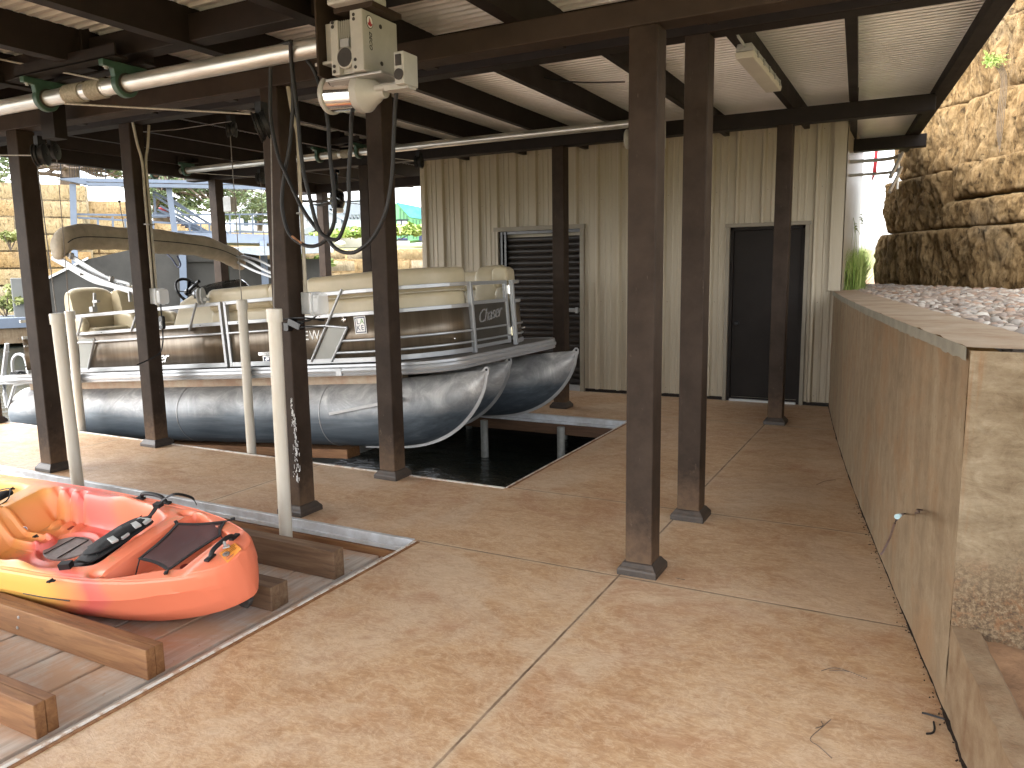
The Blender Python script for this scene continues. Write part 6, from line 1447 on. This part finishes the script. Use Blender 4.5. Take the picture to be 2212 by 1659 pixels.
for (px, py) in ((154, 553), (176, 588), (240, 603)):
    q = BV(px, py, vv-.02); m_.box(-.014, .014, -.022, .022, -.034, .034, Matrix.Translation(q)@Matrix.Rotation(.5, 4, 'Y'))
bp(m_, 'arm_clamp', M['alu_dull'], bevel=.003)
q = BV(204, 633, vv); q2 = BV(206, 672, vv); m_ = MB(); m_.bar(q, q2, .03, .02); m_.box(q2.x-.03, q2.x+.03, vv-.05, vv+.01, q2.z-.01, q2.z+.05); m_.box(q.x-.03, q.x+.05, vv-.02, vv+.02, (q.z+q2.z)/2-.01, (q.z+q2.z)/2+.02); bp(m_, 'bimini_mount', M['alu_dull'], bevel=.003)
q = BV(280, 628, vv); q2 = BV(282, 652, vv); m_ = MB(); m_.bar(q, q2, .035, .02); bp(m_, 'bimini_mount', M['alu'], bevel=.003)
# stern light pole
q = BV(258, 437, 7.3); q2 = BV(270, 505, 7.3); m_ = MB(); m_.tube([q2, q], .006, 8); m_.lathe([(.014, 0), (.022, .01), (.022, .022), (.012, .03)], Matrix.Translation(q), 16); bp(m_, 'stern_light', M['black'])
# boarding ladder at the stern corner
m_ = MB(); a = [BV(*k, 5.42) for k in ((15, 742), (8, 800), (6, 815), (10, 850), (16, 880))]
m_.sweep(a, [(-.02, -.015), (.02, -.015), (.02, .015), (-.02, .015)]); a = [BV(*k, 5.42) for k in ((28, 803), (27, 780), (33, 768), (42, 765), (52, 770), (57, 785), (60, 805))]; m_.sweep(smoothpath(a, 4), [(-.014, -.014), (.014, -.014), (.014, .014), (-.014, .014)])
a = [BV(*k, 5.8) for k in ((18, 742), (12, 800), (10, 870))]; m_.tube(a, .014, 8); m_.tube([BV(16, 760, 5.42), BV(18, 760, 5.8)], .014, 8); a = [BV(*k, 5.42) for k in ((18, 880), (24, 860), (32, 832), (50, 828))]; m_.sweep(a, [(-.016, -.014), (.016, -.014), (.016, .014), (-.016, .014)])
bp(m_, 'boarding_ladder', M['alu'], bevel=.003)
m_ = MB(); c0 = BV(35, 811, 5.5); [m_.tube(smoothpath([c0+Vector((-.12+k*.03, 0, .0)), c0+Vector((-.1+k*.04, .02, .05)), c0+Vector((.02+k*.03, .05, .03)), c0+Vector((.12, .03*k, .01))], 4), .012, 6) for k in range(5)]; bp(m_, 'mooring_rope', M['black'])
# lift bunks (timber under the pontoons) and cradle
lc = empty('boat_lift_cradle', (0, 0, 0), label='timber bunks and beams of the lift cradle under the pontoon boat', cat='boat lift')
for v in (CV[0], CV[2]):
    m_ = MB(); a = BM@Vector((-6.1, v, PCW-PR-.075)); c = BM@Vector((-1.35, v, PCW-PR-.075)); m_.bar(a, c, .19, .09); m_.build('bunk', M['timber'], lc, bevel=.004)
for u in (-5.3, -2.0):
    a = BM@Vector((u, 5.2, PCW-PR-.2)); c = BM@Vector((u, 7.9, PCW-PR-.2)); m_ = MB(); m_.bar(a, c, .09, .16); m_.build('cradle_beam', M['alu_dull'], lc, bevel=.004)
# ================================================================= across the cove
def bgpoly(pts, D, cx, thick, mb):
    h = ray(cx, 600); n = Vector((h.x, h.y, 0)).normalized(); return mb.slabpoly([PD(x, y, D, cx) for x, y in pts], n*thick)
def bgrect(x0, y0, x1, y1, D, cx, thick, mb):   # vertical box whose front matches the measured corners (edges kept vertical/horizontal)
    a = PD(x0, (y0+y1)/2, D, cx); c = PD(x1, (y0+y1)/2, D, cx); zt = (PD(x0, y0, D, cx).z+PD(x1, y0, D, cx).z)/2; zb = (PD(x0, y1, D, cx).z+PD(x1, y1, D, cx).z)/2
    h = ray(cx, 600); n = Vector((h.x, h.y, 0)).normalized()
    return mb.slabpoly([Vector((a.x, a.y, zb)), Vector((c.x, c.y, zb)), Vector((c.x, c.y, zt)), Vector((a.x, a.y, zt))], n*thick)
def bgbar(p0, p1, D, cx, w_, mb, d1=None): return mb.bar(PD(*p0, D, cx), PD(*p1, d1 or D, cx), w_, w_)
# rough block wall with courses, between measured top points
def blockwall(name, px0, px1, ytop, ybase, D, cx, ncourse, blk, lab, D1=None, seed=0):
    h = ray(cx, 600); n = Vector((h.x, h.y, 0)).normalized(); A = PD(px0, 650, D, cx); B = PD(px1, 650, D1 or D, cx); A.z = B.z = 0; L = (B-A).length; d = (B-A).normalized()
    nn = Vector((d.y, -d.x, 0)); nn = nn if nn.dot(-n) > 0 else -nn
    zt = PD((px0+px1)/2, ytop, D, cx).z; zb = PD(px0, ybase, D, cx).z
    m_ = MB(); ch = (zt-zb)/ncourse; rr = random.Random(seed)
    for c in range(ncourse):
        s = -rr.uniform(0, blk)
        while s < L:
            w_ = blk*rr.uniform(.7, 1.4); a, e = max(0, s), min(L, s+w_); s += w_
            e -= .09; 
            if e-a < .25: continue
            nu = max(3, int((e-a)/.22)); nv = max(3, int(ch/.22)); st = -c*.07+rr.uniform(-.05, .05)
            vs = []
            for i in range(nu+1):
                for j in range(nv+1):
                    eu = min(i, nu-i); ev = min(j, nv-j); k = -.045 if min(eu, ev) == 0 else 0
                    S_ = a+(e-a)*i/nu; z = zb+c*ch+(ch-.07)*j/nv; q = A+d*S_+nn*(st+k+.05*noise.noise(Vector((S_*1.7, z*1.7, seed+c)))+.05*noise.noise(Vector((S_*5, z*5, seed)))); q.z = z; vs.append(q)
            m_.add(vs, [(i*(nv+1)+j, (i+1)*(nv+1)+j, (i+1)*(nv+1)+j+1, i*(nv+1)+j+1) for i in range(nu) for j in range(nv)])
    m_.slabpoly([q_-nn*.62 for q_ in (A+Vector((0, 0, zb)), A+Vector((0, 0, zt-.1)), B+Vector((0, 0, zt-.1)), B+Vector((0, 0, zb)))], -nn*1.2)
    o = m_.build(name, M['rock_far'], label=lab, cat='wall', smooth=True, ang=180); return o
blockwall('block_wall', -260, 212, 386, 700, 36, 130, 8, 2.6, 'tall pale orange limestone block wall across the cove at the far left', seed=3)
blockwall('block_wall', 200, 345, 430, 700, 36.4, 200, 7, 2.4, 'lower limestone wall section behind the blue steel pergola post', seed=9)
blockwall('block_wall', 325, 470, 478, 640, 37, 330, 5, 2.2, 'limestone block wall behind the blue stairs', seed=14)
blockwall('block_wall', 470, 640, 497, 640, 38, 500, 5, 2.0, 'limestone block wall right of the blue stairs below the white house', seed=21)
blockwall('block_wall', 560, 1000, 534, 690, 30, 780, 6, 1.9, 'low limestone block wall across the water in front of the grey house', seed=33)
# dock edge, block and concrete boathouse
m_ = MB(); bgrect(-250, 690, 130, 712, 30, 30, 2.5, m_); q = bgrect; o = m_.build('dock_edge', M['bluesteel'], label='blue grey dock edge across the water at the far left', cat='dock')
m_ = MB(); bgrect(-250, 712, 130, 746, 30.1, 30, 2.3, m_); m_.build('dock_wall', M['cwall'], o)
m_ = MB(); bgrect(27, 600, 110, 700, 30.6, 30, 1.4, m_); m_.build('concrete_block', simple('grey_concrete', (.2, .2, .185), .9, 0, .1, .8, .3, 10, 'World'), label='plain grey concrete block on the far dock, left of the boat canopy', cat='concrete block', bevel=.03)
bh = empty('boathouse', (0, 0, 0), label='dark grey concrete boathouse under the blue deck across the cove', cat='boathouse')
cw_ = simple('dark_cast_concrete', (.075, .07, .06), .9, 0, .2, .7, .3, 8, 'World')
m_ = MB(); bgpoly([(100, 740), (100, 605), (190, 560), (300, 535), (392, 540), (392, 740)], 27, 250, 3, m_); m_.build('concrete_wall', cw_, bh)
m_ = MB(); bgpoly([(98, 606), (190, 560), (190, 555), (98, 600)], 26.9, 250, .4, m_); m_.build('wall_coping', M['white'], bh)
m_ = MB(); bgrect(404, 545, 480, 740, 27.5, 430, .3, m_); bgrect(500, 560, 700, 740, 27.5, 430, .3, m_); bgrect(404, 545, 560, 565, 27.4, 430, .3, m_); m_.build('block_wall', cw_, bh)
grs = simple('green_sheathing', (.05, .17, .08), .6, 0, .05, 1)
m_ = MB(); bgrect(420, 562, 500, 740, 28.2, 430, .2, m_); bs = m_.build('green_sheathing_panel', grs, bh)
m_ = MB(); bgrect(413, 556, 420, 740, 28, 430, .2, m_); bgrect(413, 556, 505, 562, 28, 430, .2, m_); bgrect(448, 575, 451, 640, 28.1, 430, .1, m_); m_.build('wood_frame', simple('pale_stud', (.45, .42, .22), .7), bh)
m_ = MB(); bgrect(452, 578, 485, 640, 28.05, 430, .1, m_); m_.build('window', simple('grey_window', (.22, .23, .23), .3), bh)
m_ = MB(); bgrect(528, 566, 553, 740, 27.9, 430, .2, m_); m_.build('yellow_panel', simple('pale_yellow_board', (.55, .5, .25), .7), bh)
hq = PD(431, 588, 28.05, 430); hh_ = ray(430, 600); nf = -Vector((hh_.x, hh_.y, 0)).normalized(); ux = Vector((-nf.y, nf.x, 0)); 
if ux.dot(R2) < 0: ux = -ux
TZ = Matrix(((ux.x, 0, nf.x, hq.x), (ux.y, 0, nf.y, hq.y), (0, 1, 0, hq.z), (0, 0, 0, 1)))@Matrix.Rotation(math.pi/2, 4, 'Z')
text('sheathing_lettering', 'ZIP', simple('dark_green_ink', (.01, .05, .03), .6), TZ, .42, .004, bs)
# blue steel deck, pergola and stairs
dk = empty('steel_deck', (0, 0, 0), label='blue grey steel deck with pergola roof, railings and stairs across the cove', cat='deck')
def bars(lst, name, w_, D, cx=300):
    for a, c in lst: m_ = MB(); bgbar(a, c, D, cx, w_, m_); m_.build(name, M['bluesteel'], dk)
m_ = MB(); bgpoly([(165, 384), (700, 396), (700, 402), (185, 392)], 27.5, 300, 1.3, m_); m_.build('pergola_roof', M['bluesteel'], dk)
m_ = MB(); bgpoly([(125, 386), (170, 383), (190, 395), (185, 399)], 27.4, 300, .3, m_); bgpoly([(185, 394), (700, 404), (700, 412), (188, 401)], 27.3, 300, .2, m_); m_.build('pergola_beam', M['bluesteel'], dk)
bars([((157, 398), (166, 700)), ((364, 400), (380, 520))], 'deck_post', .17, 27.6)
bars([((393, 510), (400, 740)), ((568, 520), (580, 740))], 'deck_post', .2, 26.8)
m_ = MB(); bgpoly([(400, 502), (700, 510), (700, 528), (390, 522)], 27, 430, 2.5, m_); bgpoly([(230, 496), (420, 500), (420, 508), (230, 504)], 29, 430, 2, m_); m_.build('deck_slab', M['bluesteel'], dk)
m_ = MB(); bgpoly([(470, 538), (700, 525), (700, 546), (560, 552)], 25.5, 430, .15, m_); m_.build('gutter', simple('pale_gutter', (.42, .46, .48), .5), dk)
m_ = MB(); bgpoly([(470, 534), (720, 530), (720, 545), (480, 548)], 26, 430, 1.2, m_); m_.build('lower_roof', M['white'], dk)
bars([((165, 463), (372, 466)), ((168, 470), (370, 482)), ((211, 470), (213, 500)), ((243, 468), (245, 500)), ((270, 472), (272, 500)), ((300, 474), (302, 500)), ((330, 476), (332, 500))], 'railing', .06, 27.8)
bars([((372, 464), (640, 462)), ((372, 482), (640, 485)), ((378, 500), (640, 502)), ((409, 484), (411, 505)), ((433, 484), (436, 508)), ((452, 484), (453, 508)), ((496, 463), (498, 508)), ((517, 463), (519, 508)), ((545, 463), (547, 508))], 'railing', .05, 28.2)
bars([((332, 414), (500, 510)), ((330, 420), (430, 484)), ((332, 414), (336, 463)), ((360, 424), (452, 484)), ((345, 444), (470, 512)), ((340, 452), (455, 508))], 'stair_rail', .07, 28.5)
m_ = MB()
for k in range(11): bgrect(352+k*8.5, 458+k*4.6, 366+k*8.5, 460.5+k*4.6, 28.8, 300, 1.3, m_)
m_.build('stair_tread', simple('red_brown_treads', (.13, .05, .04), .8), dk)
m_ = MB(); bgpoly([(345, 455), (355, 455), (470, 512), (440, 512)], 28.6, 300, .1, m_); bgpoly([(330, 458), (360, 460), (362, 466), (330, 466)], 28.6, 300, 1, m_); m_.build('stair_stringer', M['bluesteel'], dk)
m_ = MB(); bgpoly([(340, 449), (352, 446), (362, 450), (366, 455), (354, 456)], 29.3, 300, 1.0, m_); m_.build('red_bundle', M['red_ink'], label='bright red bundle on the upper landing of the blue stairs', cat='bundle', bevel=.1)
m_ = MB(); bgpoly([(312, 424), (322, 420), (322, 445), (312, 447)], 29.5, 300, .6, m_); m_.build('white_box', M['white'], label='small white box on the upper landing left of the oak trunk', cat='box')
# iron fence + upper ground things
m_ = MB()
for k in range(15): bgbar((150+k*5.1, 352+k*.6), (151+k*5.1, 388+k*.2), 39, 130, .02, m_)
bgbar((130, 351), (228, 357), 39, 130, .05, m_); bgbar((130, 384), (228, 388), 39, 130, .05, m_); bgbar((130, 330), (132, 386), 39, 130, .05, m_); bgbar((170, 330), (172, 388), 39, 130, .05, m_); bgbar((227, 340), (229, 388), 39, 130, .05, m_)
m_.build('iron_fence', M['black'], label='thin black iron fence on top of the far limestone wall', cat='fence')
m_ = MB(); bgpoly([(300, 400), (304, 395), (309, 395), (312, 400), (312, 440), (300, 440)], 41, 300, .3, m_); m_.build('yellow_post', simple('yellow_plastic', (.55, .42, .06), .6), label='yellow post seen above the blue pergola roof', cat='post')
# trees
def tree(base, ht, crowns, nleaf, lab, trunk_r=.4, lean=(0, 0), lsz=.16, branches=None):
    t = empty('oak_tree', base, label=lab, cat='tree'); base = Vector(base)
    m_ = MB(); top = Vector((lean[0], lean[1], ht*.55)); pts = smoothpath([Vector((0, 0, -.5)), Vector((lean[0]*.2, lean[1]*.2, ht*.2)), top*.8, top], 5); m_.tube(pts, trunk_r, 12, scl=[1-.5*i/(len(pts)-1) for i in range(len(pts))])
    for c, r in crowns:
        c = Vector(c)
        for k in range(7):
            e = c+Vector((random.uniform(-1, 1)*r[0], random.uniform(-1, 1)*r[1], random.uniform(-.7, .7)*r[2])); s = top*random.uniform(.55, 1); md = s.lerp(e, .5)+Vector((random.gauss(0, .3), random.gauss(0, .3), random.gauss(0, .3)))
            bq = smoothpath([s, s.lerp(md, .5)+Vector((random.gauss(0, .12), 0, random.gauss(0, .12))), md, md.lerp(e, .5)+Vector((random.gauss(0, .15), 0, random.gauss(0, .15))), e], 3); m_.tube(bq, trunk_r*.28, 6, scl=[1-.85*i/(len(bq)-1) for i in range(len(bq))])
    m_.build('trunk', M['bark'], t)
    f = MB(); tot = sum(r[0]*r[1]*r[2] for _, r in crowns)
    for c, r in crowns:
        nc = max(6, int(60*(r[0]*r[1]*r[2])/tot)); 
        for k in range(nc):
            v_ = Vector((random.gauss(0, .5), random.gauss(0, .5), random.gauss(0, .5)))
            if v_.length > 1.05: v_.normalize()
            cc = Vector(c)+Vector((v_.x*r[0], v_.y*r[1], v_.z*r[2])); rr = random.uniform(.3, .75)*min(1, r[2])
            leaves(f, cc, (rr*1.3, rr*1.3, rr*.55), int(nleaf*(r[0]*r[1]*r[2])/tot/nc), lsz)
    f.build('crown', M['leaf'], t, smooth=False); return t
def at(px, py, D, cx): return PD(px, py, D, cx)
q = at(352, 470, 44, 350)
def off(px, py, D, cx=350): return at(px, py, D, cx)-q
tree(q, 6.5, [(off(330, 425, 43), (1.4, 1.2, .9)), (off(395, 415, 42), (1.6, 1.5, .8)), (off(420, 440, 42), (1.5, 1.2, .9)), (off(480, 400, 43), (1.6, 1.2, .9)), (off(440, 380, 44), (2.2, 1.5, .9)), (off(380, 380, 44), (2, 1.5, .8)), (off(540, 415, 43), (1.2, 1.2, .7)), (off(330, 445, 43), (.9, 1, .6)), (off(470, 445, 43), (1.1, 1, .8))], 9000, 'large live oak with a thick trunk behind the blue stairs', .5, (-.3, 0), .15)
q = at(560, 480, 48, 560)
tree(q, 3.6, [(off(545, 440, 47, 560), (1.5, 1.2, .8)), (off(582, 452, 47, 560), (1.1, 1, .6)), (off(500, 462, 47, 560), (1.0, 1, .6)), (off(560, 470, 47, 560), (1.2, 1, .4))], 2600, 'small sprawling oak in front of the white house', .16, (.5, .3), .13)
q = at(150, 400, 41, 140)
tree(q, 3.0, [(off(250, 368, 41, 140), (1.8, .8, .35)), (off(215, 362, 41, 140), (1.4, .8, .35)), (off(160, 345, 41, 140), (1.6, 1, .5)), (off(300, 372, 41, 140), (1.3, .8, .3)), (off(30, 350, 41, 140), (2, 1.2, .7)), (off(15, 372, 41, 140), (1.2, 1, .5))], 3000, 'oak with long bare limbs reaching over the far limestone wall', .45, (.2, .3), .12)
# bushes at the foot of the walls
def bush(px, py, D, cx, r, n, lab, mt='drygrass', sz=.16):
    q = at(px, py, D, cx); t = empty('bush', q, label=lab, cat='bush'); f = MB()
    for k in range(int(n/30)): 
        v_ = Vector((random.gauss(0, .45)*r[0], random.gauss(0, .45)*r[1], abs(random.gauss(0, .4))*r[2])); leaves(f, v_, (r[0]*.25, r[1]*.25, r[2]*.25), 30, sz)
    f.build('foliage', M[mt], t, smooth=False)
    s_ = MB(); [s_.tube([(0, 0, -.4), (random.gauss(0, .3)*r[0], random.gauss(0, .3)*r[1], r[2]*.5)], .02, 5) for k in range(5)]; s_.build('stems', M['bark'], t)
bush(10, 662, 31.5, 30, (1.0, .6, .6), 600, 'green weedy bush on the far bank at the left edge', 'drygrass')
bush(20, 518, 34.8, 30, (1.0, .4, .35), 500, 'weeds growing on a ledge of the far limestone wall', 'drygrass')
bush(665, 590, 28.8, 780, (.8, .5, .7), 900, 'yellow green bush against the low limestone wall', 'grass')
bush(845, 505, 33, 780, (4.5, .8, .35), 2200, 'strip of long yellow grass above the low limestone wall', 'grass', .2)
# houses
def house(name, lab, D, cx): return empty(name, (0, 0, 0), label=lab, cat='house')
wh_ = simple('pale_stone_render', (.62, .64, .66), .8, 0, .05, .5); rfm = simple('grey_standing_seam', (.36, .39, .42), .5, .2, .06, 1)
hs1 = house('white_house', 'white two storey house seen between the far posts', 55, 540)
m_ = MB(); bgpoly([(505, 500), (505, 462), (552, 444), (640, 470), (640, 500)], 58, 540, 6, m_); m_.build('wall', M['white'], hs1)
m_ = MB(); bgpoly([(500, 463), (552, 441), (645, 468), (645, 472), (552, 446), (500, 467)], 57.5, 540, 7, m_); m_.build('roof', rfm, hs1)
for (a, c) in ((526, 536), (550, 557), (560, 566), (580, 587), (590, 597)): m_ = MB(); bgrect(a, 465, c, 487, 57.9, 540, .1, m_); m_.build('window', M['darkglass'], hs1)
m_ = MB(); bgpoly([(505, 497), (505, 478), (540, 492), (560, 500)], 56, 540, 2, m_); m_.build('side_roof', rfm, hs1)
hs2 = house('grey_house', 'pale grey house with standing seam metal roofs behind the hanging hoses', 50, 720)
m_ = MB(); bgpoly([(600, 525), (600, 455), (800, 455), (800, 525)], 50, 720, 7, m_); m_.build('wall', wh_, hs2)
m_ = MB(); bgpoly([(640, 446), (700, 436), (790, 430), (820, 430), (820, 463), (752, 464), (720, 452), (700, 448), (668, 466), (640, 462)], 49.8, 720, 2, m_)
for k in range(22): bgbar((650+k*8, 446-k*.7), (640+k*8+22, 470), 49.75, 720, .05, m_)
m_.build('roof', rfm, hs2)
m_ = MB(); bgpoly([(665, 520), (665, 470), (700, 449), (737, 470), (737, 520)], 48.5, 720, 2, m_); m_.build('gable', wh_, hs2)
m_ = MB(); bgpoly([(660, 471), (700, 446), (742, 471), (742, 476), (700, 452), (660, 476)], 48.2, 720, 2.5, m_); m_.build('gable_roof', rfm, hs2)
m_ = MB(); bgpoly([(640, 510), (660, 492), (700, 479), (725, 483), (800, 497), (800, 505), (730, 505), (700, 486), (665, 505)], 47, 720, 2.5, m_); m_.build('porch_roof', rfm, hs2)
m_ = MB(); bgrect(655, 500, 800, 525, 47.6, 720, 1, m_); m_.build('porch_wall', wh_, hs2)
for (a, c) in ((755, 759), (763, 767), (771, 775), (779, 783)): m_ = MB(); bgrect(a, 468, c, 473, 49.9, 720, .1, m_); m_.build('window', M['darkglass'], hs2)
for (a, b_, c, d) in ((722, 470, 728, 482), (672, 506, 682, 513), (745, 506, 760, 518)): m_ = MB(); bgrect(a, b_, c, d, 47.5, 720, .1, m_); m_.build('window', M['darkglass'], hs2)
gh = house('green_house', 'unfinished house with green sheathing and a bright blue roof membrane', 45, 880)
gm = simple('bright_green_sheathing', (.16, .42, .20), .6, 0, .05, .6)
m_ = MB(); bgpoly([(820, 520), (820, 470), (857, 438), (885, 468), (885, 520)], 45, 880, .3, m_); bgpoly([(885, 520), (885, 468), (940, 478), (940, 515)], 45, 880, 4, m_)
for x in (866, 873, 880, 892, 899, 906): bgbar((x, 470), (x, 516), 44.97, 880, .03, m_) if False else None
gw_ = m_.build('wall', gm, gh)
m_ = MB()
for x, y in ((864, 450), (872, 458), (879, 466), (892, 474), (899, 475), (906, 476)): bgbar((x, y), (x+1, 516), 44.97, 880, .04, m_)
bgbar((857, 474), (884, 474), 44.97, 880, .04, m_); bgbar((886, 505), (915, 508), 44.97, 880, .04, m_); m_.build('seam_tape', simple('dark_tape', (.05, .12, .08), .6), gw_)
m_ = MB(); bgpoly([(856, 437), (920, 450), (940, 478), (885, 469)], 44.9, 880, .3, m_); m_.build('roof', simple('cyan_membrane', (.10, .42, .52), .5, 0, .2, 3), gh)
m_ = MB(); bgrect(858, 477, 866, 490, 44.9, 880, .1, m_); bgrect(868, 477, 879, 490, 44.9, 880, .1, m_); m_.build('window', simple('pale_window', (.45, .52, .58), .3), gh)
m_ = MB(); bgrect(856, 475, 881, 477, 44.88, 880, .1, m_); bgrect(866, 477, 868, 491, 44.88, 880, .1, m_); bgrect(856, 490, 881, 492, 44.88, 880, .1, m_); m_.build('window_frame', M['black'], gh)
m_ = MB(); bgpoly([(905, 485), (910, 483), (912, 520), (905, 520)], 42, 880, .4, m_); m_.build('dark_panel_stack', M['navy'], label='dark blue stack standing right of the green house', cat='building materials')
m_ = MB(); bgpoly([(858, 514), (880, 514), (882, 520), (858, 520)], 42, 880, .4, m_); m_.build('dark_bundle', M['navy'], label='low dark bundle lying in front of the green house', cat='building materials', bevel=.05)
m_ = MB(); bgrect(655, 511, 792, 535, 36, 780, 1, m_); bgrect(730, 507, 800, 512, 36, 780, 1, m_); m_.build('concrete_retaining_block', simple('pale_concrete', (.48, .46, .41), .9, 0, .1, .6, 0, 8, 'World'), label='pale concrete retaining wall below the grey house', cat='wall')
m_ = MB(); bgrect(640, 508, 668, 524, 33, 780, 2, m_); m_.build('grey_dock_roof', simple('slate_panel', (.25, .29, .31), .6), label='grey flat roof edge beyond the scratched post', cat='roof')
m_ = MB(); bgpoly([(722, 526), (735, 518), (745, 522), (748, 528), (735, 531)], 33, 780, .8, m_); m_.build('rubble_pile', wh_, label='small pile of pale rubble below the concrete retaining wall', cat='rubble', bevel=.08)
# worn scratches and long scar on the scratched post
m_ = MB(); rr = random.Random(4)
for k in range(150):
    t = rr.random()**1.1; y_ = 862+t*180; x_ = 629+(y_-855)*.062+rr.gauss(0, 1+3*t)+ (3 if t > .2 else 0); q = PY(x_, y_, PC.bound_box[0][1]-.0015) if False else PY(x_, y_, R1-.0775)
    m_.box(-.0005-rr.random()*.001, .0005+rr.random()*.001, 0, .001, -.002-rr.random()**3*.02, .002+rr.random()**3*.02, Matrix.Translation(q))
m_.build('white_scratches', M['white'], PC, kind='stuff')
